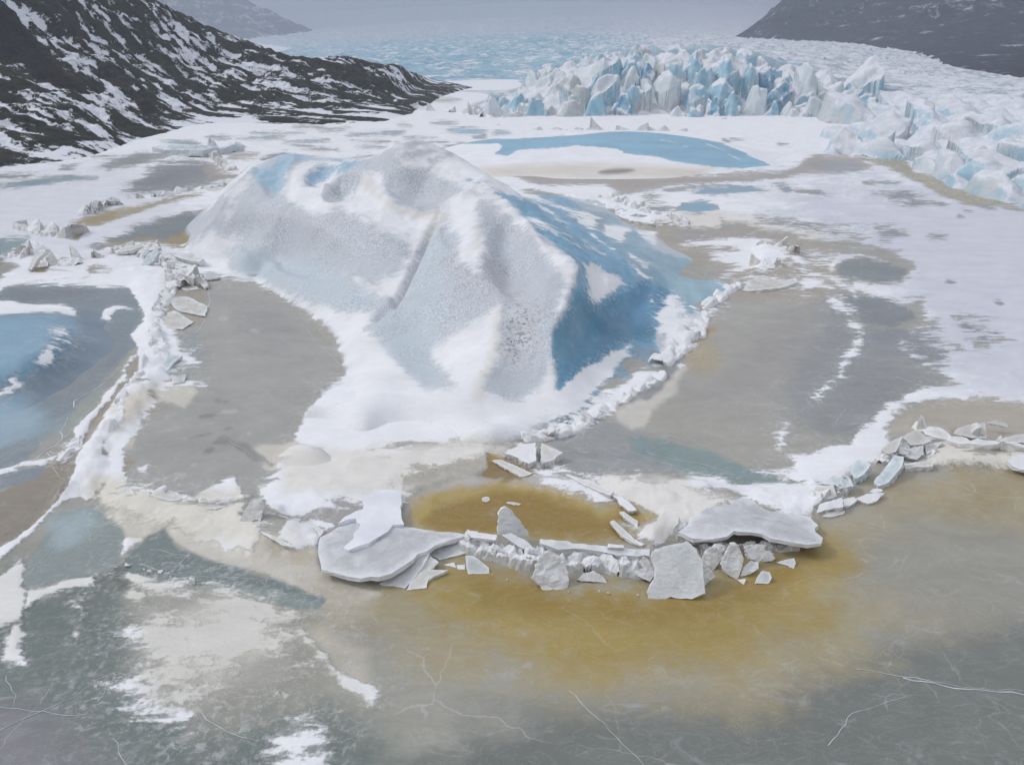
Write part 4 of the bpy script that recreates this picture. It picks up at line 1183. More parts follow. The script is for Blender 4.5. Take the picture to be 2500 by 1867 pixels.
for k_, cx_, cy_, rx_, ry_, ro_, dp_ in [('4', 960, 245, 120, 62, -25, 1.3), ('4', 850, 175, 100, 62, -15, 1.0), ('4', 1330, 240, 150, 90, 20, .9), ('4', 700, 560, 360, 150, 18, 1.5), ('4', 620, 230, 110, 80, 30, .5),
                                        ('4', 1380, 1050, 150, 230, -30, .6), ('4', 1900, 650, 150, 220, -15, .8), ('4', 1560, 480, 80, 110, 0, .5), ('5', 860, 960, 200, 190, 0, 1.0), ('5', 1080, 850, 80, 160, 15, .9), ('5', 800, 720, 80, 120, 0, .5),
                                        ('5', 300, 560, 120, 200, 10, .6), ('4', 1100, 600, 160, 120, 10, .5)]:
    Z -= hz * front * dp_ * 1.35 * hollow(k_, cx_, cy_, rx_, ry_, ro_)
for k_, ln_, hw_, h_ in [('4', [(1070, 140), (1100, 230), (1190, 310), (1330, 372), (1490, 362)], 34, .55), ('4', [(1690, 290), (1695, 450), (1720, 600), (1780, 780), (1815, 880), (1790, 1100), (1725, 1320)], 50, .22),
                         ('4', [(120, 575), (280, 420), (380, 250), (470, 150)], 20, .5), ('4', [(630, 280), (660, 160), (700, 95)], 16, .4), ('4', [(870, 240), (940, 165), (1060, 100)], 16, .5),
                         ('5', [(160, 160), (350, 300), (440, 400), (530, 540), (640, 560), (715, 630), (690, 740), (640, 860), (570, 1000), (575, 1180), (600, 1310)], 24, .35), ('4', [(980, 710), (1100, 760), (1220, 860)], 14, .35),
                         ('4', [(1500, 370), (1540, 300), (1660, 268)], 18, .4), ('4', [(620, 300), (760, 375), (870, 385), (1040, 395), (1150, 455), (1300, 500)], 14, .35)]:
    t_ = crest_line(k_, ln_, hw_)
    Z += hz * front * h_ * t_ ** 1.6
Z += hz * .10 * ridged(X * .55, Y * .55, None, 3, 27) * front
blue_poly = BT[7][0]
def is_blue(fx, fy, F, A, P): return (poly_sd(blue_poly, fx, fy) > 0) & (A["snow"][F].mean(1) < .5)
def is_apron(fx, fy, F, A, P): return (A["snow"][F].mean(1) > 0) & (P[:, 2] < 1.6) & (P[:, 1] < 75)
main_berg = finish_berg("iceberg", "large white crumpled iceberg with a blue ice side, frozen in mid lagoon", "iceberg", X, Y, Z, shp,
                        [("blue_face", is_blue), ("snow_apron", is_apron)])

# low lens-shaped berg behind ---------------------------------------
L_PTS = [(1090, 400, 166), (1140, 352, 180), (1250, 333, 186), (1400, 324, 188), (1560, 322, 188), (1700, 338, 184), (1800, 360, 178), (1870, 388, 170),
         (1250, 380, 166), (1400, 375, 167), (1550, 380, 165), (1700, 390, 163), (1450, 412, 157), (1200, 410, 158)]
L_BASE = [(1062, 425), (1200, 433), (1350, 435), (1500, 437), (1650, 433), (1780, 422), (1900, 402)]
X, Y, Z, shp = berg_mesh(L_PTS, L_BASE, -25, 70, 138, 215, .5, None,
                         extra=[(-22, 185, -1), (-10, 200, -1), (5, 205, -1), (25, 205, -1), (45, 203, -1), (62, 192, -1), (66, 175, -1)], out_dist=5)
Z += .12 * fbm(X * .2, Y * .2, None, 4, 41) * sstep(0, 2, Z)
def paint_lens(P):
    A = paint(P, True)
    px, py = proj(P)
    n = len(px)
    A["speck"][:] = 0
    A["grit"][:] = 0
    A["ice_col"] = np.tile(s2l((138, 180, 203)), (n, 1))
    bluep = c('2', [(960, 665), (1000, 640), (1250, 640), (1500, 625), (1790, 600), (1780, 590), (2000, 600), (2300, 640), (2520, 740), (2620, 780), (2560, 810), (2450, 800), (2300, 790), (2140, 770), (1990, 735), (1830, 720), (1790, 695), (1640, 680), (1560, 675), (1400, 690), (1250, 700), (1190, 730), (1120, 720), (1170, 680), (1140, 665)])
    s = -poly_sd(bluep, px, py) / 3.5
    for e in [(2070, 655, 60, 3, 10), (2330, 690, 70, 3, 20), (2150, 680, 20, 3, 5), (2420, 740, 40, 3, 25)]:
        s = np.maximum(s, poly_sd(c('2', ell(*e)), px, py) / 2)
    A["ice_col"] *= (1 + .16 * fbm(P[:, 0] * .12, P[:, 1] * .35, None, 5, 44))[:, None]
    A["snow"] = np.clip(s, -3, 3)
    sc = np.tile(SNOW, (n, 1))
    for poly, rgb, f in [(c('2', [(820, 810), (1300, 780), (1700, 770), (2300, 800), (2212, 850), (900, 850)]), (222, 215, 206), 12), (c('2', ell(1780, 815, 100, 14, -4)), (150, 146, 144), 5)]:
        a = sstep(-f, f, poly_sd(poly, px, py))
        sc += (s2l(rgb) - sc) * a[:, None]
    A["snow_col"] = sc
    A["gloss"][:] = .4
    return A
finish_berg("low_iceberg", "low lens shaped iceberg with a bare blue top behind the main iceberg", "iceberg", X, Y, Z, shp,
            [("blue_top", lambda fx, fy, F, A, P: A["snow"][F].mean(1) < 0)], painter=paint_lens)

# blue dome at the left edge -----------------------------------------
DM_Z = [(0, 765, 1.3), (120, 762, 1.15), (200, 782, .75), (60, 830, 2.0), (130, 830, 1.7), (190, 840, .95), (110, 885, 1.5), (150, 870, 1.3), (60, 900, 1.6), (-80, 770, 1.6), (-80, 860, 2.5), (-160, 820, 2.2), (20, 850, 2.2), (0, 930, 1.3), (200, 870, .45), (160, 905, .4)]
DM_PTS = [(a_, b_, G(a_, b_, z_)[1]) for a_, b_, z_ in DM_Z]
DM_BASE = [(250, 800, 0), (250, 870), (190, 920), (130, 960), (60, 1000), (-40, 1010), (-150, 1000), (-250, 930), (-260, 840), (-160, 760), (0, 750), (160, 752)]
X, Y, Z, shp = berg_mesh(DM_PTS, DM_BASE, -70, -22, 46, 92, .25, None, out_dist=3, out_drop=.5)
Z += .10 * fbm(X * .4, Y * .4, None, 4, 51) * sstep(0, 1, Z)
def paint_dome(P):
    A = paint(P, False)
    px, py = proj(P)
    n = len(px)
    wn_ = fbm(P[:, 0] * .5, P[:, 1] * .3, None, 4, 8)
    b = np.tile(s2l((127, 142, 154)), (n, 1))
    for poly, rgb, f in [(c('n1', [(-1500, 760), (0, 752), (300, 716), (560, 712), (800, 760), (860, 850), (830, 950), (700, 1020), (560, 1150), (420, 1300), (200, 1420), (0, 1480), (-1500, 1700)]), (140, 174, 194), 20),
                         (c('n1', [(560, 980), (760, 890), (830, 960), (740, 1050), (560, 1300), (480, 1360), (380, 1330), (440, 1180)]), (88, 124, 150), 16),
                         (c('n1', [(-300, 1430), (0, 1380), (200, 1330), (380, 1180), (420, 1250), (240, 1420), (0, 1560), (-300, 1600)]), (104, 138, 162), 18),
                         (c('n2', [(-500, 600), (100, 560), (350, 650), (500, 800), (300, 1000), (0, 1080), (-500, 1100)]), (150, 176, 194), 30)]:
        a = sstep(-f, f, poly_sd(poly, px, py) + wn_ * f)
        b += (s2l(rgb) - b) * a[:, None] * .95
    A["ice_col"] = b
    A["gloss"][:] = .6
    return A
finish_berg("blue_ice_dome", "smooth pale blue ice dome half sunk in dark lagoon ice", "iceberg", X, Y, Z, shp,
            [], painter=paint_dome)
T_TONE_DOME = None

# ------------------------------------------------------------------ patch surfaces: hillside and mountains
def patch(rows, nr, nc, back=None):
    R = np.array([[tuple(r_)[:3] if len(r_) == 4 else tuple(D(*r_)) for r_ in row] for row in rows], float)
    def resample(A, n):
        m = A.shape[0]
        t = np.linspace(0, m - 1, n)
        i = np.clip(np.floor(t).astype(int), 0, m - 2)
        f = (t - i)[:, None, None]
        p0, p1, p2, p3 = A[np.clip(i - 1, 0, m - 1)], A[i], A[i + 1], A[np.clip(i + 2, 0, m - 1)]
        return .5 * ((2 * p1) + (-p0 + p2) * f + (2 * p0 - 5 * p1 + 4 * p2 - p3) * f ** 2 + (-p0 + 3 * p1 - 3 * p2 + p3) * f ** 3)
    A = resample(R, nr)
    A = resample(A.transpose(1, 0, 2), nc).transpose(1, 0, 2)
    return A.reshape(-1, 3)

def g4(px, py): return tuple(G(px, py)) + (0,)
def gY(px, py, add): return (px, py, G(px, G_BASE(px))[1] + add)

base_px = [(-900, 600), (-500, 500), (-250, 455), (0, 412), (200, 388), (330, 352), (480, 325), (700, 324), (870, 313), (1005, 288), (1085, 236), (1160, 214)]
bY = [G(*p)[1] for p in base_px]
base = [g4(*p) for p in base_px]
r1 = [(-900, 480), (-500, 390), (-250, 350), (0, 318), (200, 312), (330, 302), (500, 292), (700, 296), (850, 290), (965, 268), (1070, 222), (1155, 213)]
r2 = [(-900, 280), (-500, 230), (-250, 215), (0, 205), (170, 212), (330, 222), (520, 235), (700, 250), (830, 252), (950, 240), (1060, 212), (1150, 212)]
r3 = [(-900, 60), (-500, 50), (-250, 60), (0, 85), (150, 100), (330, 120), (540, 165), (715, 192), (850, 192), (975, 203), (1050, 204), (1140, 211)]
r4 = [(-900, -320), (-500, -250), (-250, -200), (0, -140), (180, -70), (362, 0), (545, 82), (720, 141), (850, 140), (960, 163), (1040, 190), (1130, 209)]
a1 = [22, 22, 22, 22, 22, 24, 28, 26, 22, 18, 14, 3]
a2 = [60, 60, 60, 60, 58, 58, 56, 55, 52, 48, 40, 6]
a3 = [95, 95, 95, 95, 92, 92, 88, 85, 84, 80, 66, 9]
a4 = [135, 135, 135, 130, 128, 124, 118, 112, 112, 104, 84, 12]
hill_rows = [base, [r_ + (bY[i] + a1[i],) for i, r_ in enumerate(r1)], [r_ + (bY[i] + a2[i],) for i, r_ in enumerate(r2)],
             [r_ + (bY[i] + a3[i],) for i, r_ in enumerate(r3)], [r_ + (bY[i] + a4[i],) for i, r_ in enumerate(r4)]]
crest = [D(*q) for q in hill_rows[-1]]
hill_rows.append([(q[0] - 4, q[1] + 45, max(q[2] * .55 - 2, -1), 0) for q in crest])
hill_rows.append([(q[0] - 8, q[1] + 110, -2, 0) for q in crest])
hill_rows[0] = [(q[0] + 1, q[1] - 3, -.8, 0) for q in hill_rows[0]]
HR, HC = 430, 760
P = patch(hill_rows, HR, HC)
px, py = proj(P)
env = sstep(0, 6, P[:, 2]) + .15
# gullies running down the slope (down-right across the face)
al = .93 * P[:, 0] - .36 * P[:, 1]
ac = .36 * P[:, 0] + .93 * P[:, 1]
low = sstep(30, 3, P[:, 2])
warp = 6 * fbm(P[:, 0] * .025, P[:, 1] * .025, None, 3, 61)
gul = .62 * fbm(al * .035 + warp * .05, (ac + warp) * .19, P[:, 2] * .12, 4, 62) + .55 * fbm(al * .09 + warp * .05, (ac + warp) * .52, P[:, 2] * .35, 4, 63)
gul2 = fbm(P[:, 0] * .16, P[:, 1] * .12, P[:, 2] * .4, 5, 64)
steepn = 1.3 * gul + .5 * gul2
N_up = np.zeros_like(P)
rockn = ridged(P[:, 0] * .09, P[:, 1] * .09, P[:, 2] * .09, 5, 66)
P[:, 2] += env * (-1.3 * gul + 1.3 * gul2 + 1.5 * (rockn - .5))
P[:, 1] -= env * (-.9 * gul + 1.4 * (rockn - .5))
red = np.zeros(len(P))
for poly, f in [(c('1', [(-200, 60), (60, 60), (130, 150), (230, 260), (320, 380), (480, 500), (440, 510), (300, 460), (170, 400), (140, 340), (0, 310), (-200, 260)]), 9),
                (c('1', [(1420, 680), (1480, 635), (1560, 640), (1660, 670), (1720, 690), (1700, 705), (1420, 702)]), 5), (c('1', [(1720, 660), (1820, 650), (1900, 680), (1800, 700)]), 4),
                (c('1', [(740, 560), (800, 540), (850, 600), (780, 620)]), 6)]:
    red = np.maximum(red, sstep(-f, f, poly_sd(poly, px, py) + 6 * gul2))
cover = np.full(len(P), -.02)
for poly, dv, f in [(c('1', [(880, 690), (1060, 620), (1200, 590), (1400, 640), (1400, 700), (1000, 720)]), .45, 14), (c('1', [(780, 400), (1000, 420), (1400, 560), (1800, 560), (2100, 620), (1900, 660), (1300, 560), (900, 460)]), .16, 30),
                    (c('1', [(200, 350), (480, 500), (700, 600), (560, 620), (300, 500)]), .25, 20), (c('1', [(1600, 320), (1900, 310), (2212, 360), (2212, 560), (1900, 500), (1700, 400)]), -.02, 20),
                    (c('1', [(-300, 420), (300, 560), (700, 700), (500, 820), (-300, 700)]), .10, 30), (c('1', [(500, 100), (800, 200), (1000, 420), (700, 420), (560, 300)]), -.14, 26),
                    (c('1', [(300, 780), (700, 740), (1000, 720), (900, 790), (500, 850), (0, 940), (-200, 940), (0, 900)]), .30, 10)]:
    cover += dv * sstep(-f, f, poly_sd(poly, px, py))
cover -= 1.2 * red
F = grid_faces(HR, HC)
hill = obj("moraine_hillside", mesh_from("moraine_hillside", P, F, M_HILL, {"gully": steepn, "redrock": red, "cover": cover}))
tag(hill, "dark moraine hillside streaked with snow gullies along the lagoon shore", None, None, "structure")

def mountain(name, label, rows, nr, nc, amp, fr, seed, mat, far=1.0):
    rows = [[(a, max(b, -170), Y_ * far) for a, b, Y_ in row] for row in rows]
    amp, fr = amp * far, fr / far
    P = patch(rows, nr, nc)
    zz = sstep(0, 60, P[:, 2])
    n = ridged(P[:, 0] * fr, P[:, 1] * fr, P[:, 2] * fr, 6, seed)
    st = fbm(P[:, 0] * fr * .3, P[:, 1] * fr * .3, P[:, 2] * fr * 5, 4, seed + 4)
    P[:, 2] += amp * zz * (n - .5)
    P[:, 1] -= amp * zz * (1.2 * (n - .5) + .7 * st)
    o = obj(name, mesh_from(name, P, grid_faces(nr, nc), mat))
    return tag(o, label, None, None, "structure")

mountain("mountain_far_left", "snow dusted mountain slope fading into fog behind the moraine",
         [[(100, 150, 1100), (300, 148, 1150), (600, 140, 1250), (760, 122, 1350), (860, 110, 1500), (960, 100, 1650)],
          [(100, 20, 1350), (300, 40, 1400), (560, 75, 1500), (720, 95, 1550), (845, 103, 1600), (950, 98, 1750)],
          [(100, -420, 1700), (300, -260, 1700), (480, -60, 1750), (650, 30, 1750), (800, 85, 1800), (940, 96, 1850)],
          [(100, -350, 2100), (300, -200, 2100), (480, 0, 2100), (650, 60, 2000), (800, 100, 2000), (940, 104, 1950)]], 130, 260, 26, .012, 71, M_MTN2, 1.6)
mountain("mountain_far_ridge", "faint low ridge almost lost in fog beyond the glacier",
         [[(700, 110, 2300), (900, 95, 2300), (1100, 88, 2400), (1300, 86, 2500), (1500, 84, 2600)],
          [(700, 40, 2600), (900, 62, 2600), (1100, 52, 2700), (1250, 48, 2700), (1500, 78, 2800)],
          [(700, 60, 2900), (900, 80, 2900), (1100, 80, 3000), (1250, 80, 3000), (1500, 86, 3000)]], 60, 200, 26, .01, 75, M_MTN2, 2.5)
mountain("mountain_far_right", "dark violet mountain flank with thin snow ledges rising into cloud",
         [[(1775, 97, 1150), (1900, 112, 1060), (2050, 127, 980), (2250, 150, 760), (2500, 192, 470), (2800, 225, 400), (3200, 280, 330)],
          [(1790, 92, 1200), (1900, 55, 1160), (2060, 50, 1080), (2260, 60, 980), (2500, 90, 860), (2800, 90, 760), (3200, 60, 700)],
          [(1800, 88, 1250), (1872, 45, 1290), (2010, -40, 1290), (2260, -70, 1220), (2500, -60, 1080), (2800, -100, 980), (3200, -160, 900)],
          [(1810, 86, 1350), (1890, 30, 1450), (2050, -130, 1500), (2300, -300, 1500), (2600, -380, 1400), (2900, -400, 1300), (3200, -400, 1200)],
          [(1830, 90, 1500), (1950, 60, 1700), (2100, -60, 1800), (2400, -200, 1800), (2700, -260, 1700), (3000, -260, 1600), (3300, -260, 1500)]], 200, 360, 20, .016, 73, M_MTN)

# ------------------------------------------------------------------ glacier tongue
GL = [  # front foot at lagoon level
    (1190, 312, 0), (1240, 326, 0), (1330, 326, 0), (1450, 322, 0), (1600, 320, 0), (1720, 322, 0), (1830, 326, 0), (1960, 334, 0), (1995, 372, 0), (2090, 386, 0), (2160, 393, 0), (2210, 412, 0), (2300, 448, 0), (2400, 488, 0),
    (2520, 520, 0), (2800, 600, 0), (3200, 720, 0), (1130, 290, 0), (1180, 245, 0), (1090, 224, 0), (1000, 200, 0), (1250, 218, 0)]
GLD = [(1300, 300, 262), (1350, 240, 276), (1430, 190, 286), (1450, 150, 294), (1500, 138, 300), (1560, 150, 296), (1650, 130, 302), (1720, 122, 306), (1800, 132, 302), (1600, 250, 276), (1700, 220, 283), (1850, 220, 286), (1800, 280, 266), (1870, 160, 305),
       (1950, 160, 312), (2000, 190, 300), (2020, 250, 276), (1960, 290, 258), (2050, 330, 232), (2080, 290, 244), (2150, 300, 222), (2150, 260, 255), (2250, 380, 166), (2250, 330, 188), (2350, 420, 143), (2350, 340, 170), (2350, 280, 210), (2470, 440, 133), (2480, 360, 152),
       (2480, 290, 188), (2500, 230, 280), (2700, 420, 118), (2700, 300, 170), (3000, 500, 100), (3000, 320, 170), (2300, 230, 300), (2100, 200, 345), (2200, 185, 420), (2450, 205, 375), (2500, 197, 430), (2800, 250, 255), (2650, 215, 350),
       (1900, 140, 420), (2000, 135, 560), (2200, 155, 640), (1850, 112, 760), (1700, 108, 620), (1500, 118, 520), (1600, 100, 800), (1300, 150, 520), (1250, 190, 480), (1350, 120, 640), (1100, 180, 490), (1000, 172, 520), (1100, 140, 580), (900, 150, 570), (900, 128, 680), (760, 140, 650),
       (1100, 112, 760), (1300, 98, 900), (1500, 92, 1000), (1800, 98, 1000), (1000, 108, 950), (1200, 88, 1250), (1500, 82, 1400), (1800, 86, 1300), (900, 105, 1300), (1200, 72, 2000), (1500, 68, 2200), (1800, 74, 2000), (1000, 80, 2100), (1400, 42, 3200), (1000, 54, 3200), (1800, 50, 3200), (1400, 5, 6500), (1000, 20, 6500), (1800, 15, 6500), (700, 80, 4000), (700, 138, 800), (700, 120, 1300)]
W = np.array([G(a, b) + [0, 0, .0] for a, b, _ in GL] + [D(*q) for q in GLD])
und = np.array([G(a, b) for a, b in [(1150, 330), (1300, 340), (1500, 336), (1700, 337), (1850, 342), (1930, 360), (1960, 395), (2080, 404), (2180, 418), (2280, 470), (2380, 512), (2500, 545), (2800, 640), (3200, 780), (1080, 270), (1000, 230), (1120, 236)]])
und[:, 2] = -2.5
W = np.r_[W, und]
tr = lambda x, y: np.c_[x / (y * CP + 10), 1.1 * np.log(y / 100.0)]
q = tr(W[:, 0], W[:, 1])
tps = TPS(q, W[:, 2], 1e-4)
gy = np.r_[np.geomspace(92, 330, 330), np.geomspace(333, 6700, 290)]
gu = np.r_[np.linspace(-.36, .04, 150), np.linspace(.0415, .72, 520), np.linspace(.73, 1.05, 50)]
Yg, Ug = np.meshgrid(gy, gu, indexing='ij')
X, Y = (Ug * (Yg * CP + 10)).ravel(), Yg.ravel()
q = tr(X, Y)
Z = tps(q[:, 0], q[:, 1])
px, py = proj(np.c_[X, Y, Z])
up_ = sstep(-.5, 2.5, Z)
far = sstep(330, 480, Y)
right = sstep(1950, 2120, px) * (1 - far)
serac = sstep(1150, 1300, px) * (1 - right) * (1 - far)
rn = ridged(X * .085, Y * .05, None, 4, 81)
rn2 = ridged((X * .86 + .5 * Y) * .085 + .4 * fbm(X * .05, Y * .05, None, 2, 88), (Y * .86 - .5 * X) * .045, None, 4, 82)
Z += up_ * (serac * 2.2 * (rn - .6) + right * (1.6 + 3.6 * sstep(300, 150, Y)) * (rn2 - .5) + far * (1.6 + .0016 * Y) * (ridged((X - .3 * Y) * .05, (Y + .3 * X) * .10, None, 4, 83) - .55) * 1.4)
Z += up_ * right * .4 * fbm(X * .5, Y * .5, None, 3, 84)
Z -= 5.0 * sstep(1185, 1215, px) * sstep(10, -10, px - np.where(Y > 260, 2140, 1995)) * sstep(314, 306, Y) * (Z > -1)
Z -= 4.0 * sstep(1995, 2010, px) * sstep(262, 254, Y) * (Z > -1)
blue = np.clip(.15 + .85 * far * sstep(1750, 1300, px), 0, 1) * (1 - .5 * sstep(900, 2200, Y))
blue = np.maximum(blue, serac * .55)
blue = np.where(right > .5, .12 + .5 * sstep(.1, .5, fbm(X * .06, Y * .06, None, 2, 85)), blue)
dirt = far * sstep(1500, 2000, px) * .8 + .35 * far + .25 * right * sstep(0, .4, fbm(X * .05, Y * .05, None, 3, 86))
F = grid_faces(len(gy), len(gu))
keep = (Z[F] > -.6).any(1)
v, f, a = compact(np.c_[X, Y, Z], F[keep], {"blue": np.clip(blue, 0, 1), "dirt": np.clip(dirt, 0, 1)})
glac = obj("glacier", mesh_from("glacier", v, f, M_GLAC, a))
tag(glac, "broad crevassed glacier tongue spreading back into the fog", None, None, "structure")
GL_TPS = tps
def glacier_z(x, y):
    q = tr(np.array([x]), np.array([y]))
    return float(tps(q[:, 0], q[:, 1])[0])

# ------------------------------------------------------------------ haze
def add_haze():
    me = bpy.data.meshes.new("haze")
    x0, x1, y0, y1, z0, z1 = -4600, 4600, -60, 7000, -6.0, 900
    V = [(x0, y0, z0), (x1, y0, z0), (x1, y1, z0), (x0, y1, z0), (x0, y0, z1), (x1, y0, z1), (x1, y1, z1), (x0, y1, z1)]
    F = [(3, 2, 1, 0), (4, 5, 6, 7), (0, 1, 5, 4), (1, 2, 6, 5), (2, 3, 7, 6), (3, 0, 4, 7)]
    me.from_pydata(V, [], F)
    m = bpy.data.materials.new("haze_air")
    m.use_nodes = True
    n, l = m.node_tree.nodes, m.node_tree.links
    n.clear()
    out = n.new("ShaderNodeOutputMaterial")
    pv = n.new("ShaderNodeVolumePrincipled")
    pv.inputs["Color"].default_value = (.62, .68, .79, 1)
    pv.inputs["Density"].default_value = HAZE
    pv.inputs["Anisotropy"].default_value = 0.1
    l.new(pv.outputs[0], out.inputs["Volume"])
    me.materials.append(m)
    tag(obj("haze", me), "thin cold fog over lagoon and glacier", None, None, "stuff")
HAZE = .00046
add_haze()
# ------------------------------------------------------------------ broken ice: block shapes
def ico(sub):
    bm = bmesh.new()
    bmesh.ops.create_icosphere(bm, subdivisions=sub, radius=1.0)
    V = np.array([v.co[:] for v in bm.verts])
    F = np.array([[v.index for v in f.verts] for f in bm.faces])
    bm.free()
    return V, F
ICO = {s_: ico(s_) for s_ in (2, 3, 4, 5)}

def block_shape(seed, sub, planes=13, soft=9.0, amp=.08, freq=2.2, taper=.35, lean=(0, 0), scoops=0, flat=1.0, skew=.0):
    r_ = np.random.default_rng(seed)
    Dr, F = ICO[sub]
    n = r_.normal(size=(planes, 3))
    n[:, 2] *= .75
    n /= np.linalg.norm(n, axis=1)[:, None]
    d = r_.uniform(.5, .95, planes)
    dots = np.maximum(Dr @ n.T, .06)
    rr = d[None] / dots
    rr = np.minimum(rr, 2.2)
    rad_ = -np.log(np.exp(-soft * rr).sum(1)) / soft
    rad_ = np.clip(rad_, .25, 1.25)
    V = Dr * rad_[:, None]
    # melt hollows: the block is pushed back from large spheres beside it, leaving sharp arrises
    for q_ in range(scoops):
        a = r_.uniform(0, 2 * math.pi) if q_ else -math.pi / 2 + r_.uniform(-.8, .8)
        el = r_.uniform(-.15, .75)
        R_ = r_.uniform(.7, 1.5)
        cpt = np.array([math.cos(a) * math.cos(el), math.sin(a) * math.cos(el), math.sin(el)]) * (R_ + r_.uniform(.28, .55))
        dv = V - cpt
        dd = np.linalg.norm(dv, axis=1)
        m_ = dd < R_
        V[m_] = cpt + dv[m_] / dd[m_][:, None] * R_
    o = r_.uniform(0, 50, 3)
    nz = fbm(V[:, 0] * freq + o[0], V[:, 1] * freq + o[1], V[:, 2] * freq + o[2], 4, seed % 97)
    rg = ridged(V[:, 0] * freq * .7 + o[1], V[:, 1] * freq * .7, V[:, 2] * freq * .7 + o[0], 3, seed % 89) - .5
    V = V * (1 + amp * nz + amp * .9 * rg)[:, None]
    mn, mx = V.min(0), V.max(0)
    V = (V - (mn + mx) / 2) / (mx - mn)
    V[:, 2] += .5
    t = np.clip(V[:, 2], 0, 1)
    s_ = 1 - taper * t ** 1.3
    V[:, 0] = V[:, 0] * s_ + lean[0] * t
    V[:, 1] = V[:, 1] * s_ * flat + lean[1] * t
    return V, F

def rgba(rgb): return tuple(float(v) for v in s2l(rgb)) + (1.0,)

TINT = {'W': (208, 216, 221), 'B': (140, 188, 210), 'D': (88, 150, 184), 'G': (184, 187, 186)}
SER = []
def SR(k, rows):
    for row in rows:
        cx, by, w, h, lean, tint = row[:6]
        ox, oy, s_ = CROP[k]
        SER.append((ox + cx * s_, oy + by * s_, w * s_, h * s_, lean, tint, row[6] if len(row) > 6 else None))
SR('n4', [
    (300, 795, 250, 320, .25, 'B', "tall blue leaning ice fin standing at the glacier foot"),
    (450, 625, 310, 320, .1, 'B', "wide pale blue serac behind the tall leaning fin"),
    (690, 565, 220, 255, .1, 'B', "rounded blue white serac in the middle of the jumble"),
    (900, 525, 240, 235, .15, 'W', "pale rounded serac beside the long blue wedge"),
    (865, 755, 220, 250, .05, 'D', "deep blue hollow faced ice block above the snow shelf"),
    (610, 300, 270, 240, .0, 'B', "biggest pale blue serac on the jumble's skyline"),
    (445, 290, 100, 170, .0, 'B', "slim upright ice blade left of the biggest skyline serac"),
    (330, 260, 160, 180, .05, 'B', "blue skyline serac with a squared shoulder"),
    (215, 245, 95, 125, .0, 'B', "short blue skyline pinnacle on the dip"),
    (850, 295, 260, 195, -.15, 'B', "blue sloping serac at the end of the skyline crest"),
    (1140, 460, 340, 190, .3, 'D', "long blue wedge of ice leaning uphill"),
    (1225, 595, 175, 195, .05, 'W', "pale oval ice hummock under the blue wedge"),
    (1395, 605, 205, 205, .1, 'W', "white pointed ice hummock with grey streaks"),
    (1090, 565, 130, 110, .0, 'B', "small blue tooth between two pale hummocks"),
    (1100, 815, 360, 165, .25, 'G', "dirty grey ice ramp at the snow shelf edge"),
    (640, 825, 260, 125, .2, 'W', "low green white slab block at the foot of the jumble"),
    (830, 805, 210, 65, .1, 'W', "flat low ice block beside the green white one"),
    (400, 420, 190, 130, .0, 'B', "blue squat serac under the skyline blades"),
    (590, 400, 150, 140, .05, 'B', "blue block wedged below the biggest skyline serac"),
    (1490, 835, 210, 200, .2, 'W', "ribbed white fin at the right end of the snow shelf"),
    (1650, 565, 220, 155, .1, 'B', "smooth blue white dome in the dirty ice"),
    (1580, 490, 190, 150, .0, 'G', "grey cracked ice step behind the smooth dome"),
    (1390, 260, 120, 110, .0, 'W', "small white knob on the plateau edge"),
    (1620, 1005, 320, 300, .15, 'W', "big snowy ice prow jutting over the brown lead"),
    (1850, 1015, 210, 280, .1, 'B', "blue sided ice prow next to the snowy one"),
    (2060, 1065, 310, 260, .1, 'W', "white ice tooth with a blue cave at the brown lead"),
    (2110, 900, 270, 270, .1, 'W', "snowy serac rising behind the blue cave"),
    (1760, 720, 310, 250, .05, 'G', "dirty striped ice hummock in mid slope"),
    (130, 795, 110, 125, -.1, 'G', "grey split block left of the tall leaning fin"),
    (215, 565, 150, 115, .1, 'W', "pale block tucked behind the tall leaning fin"),
    (60, 705, 130, 140, .0, 'W'), (150, 565, 160, 150, .1, 'B'), (500, 670, 150, 130, .0, 'W'), (1085, 640, 140, 100, .0, 'W'),
    (1330, 880, 130, 95, .0, 'B', "small blue green ice lump on the snow shelf"),
    (1130, 860, 210, 65, .1, 'W', "thin ice ledge lying on the snow shelf"),
    (1000, 300, 150, 120, .2, 'D'), (740, 330, 100, 110, .0, 'D'), (1290, 330, 150, 110, .2, 'B'), (1180, 720, 220, 120, .2, 'G'), (960, 620, 160, 120, .1, 'W'), (1330, 720, 200, 140, .2, 'G'), (560, 560, 130, 140, .1, 'D')])
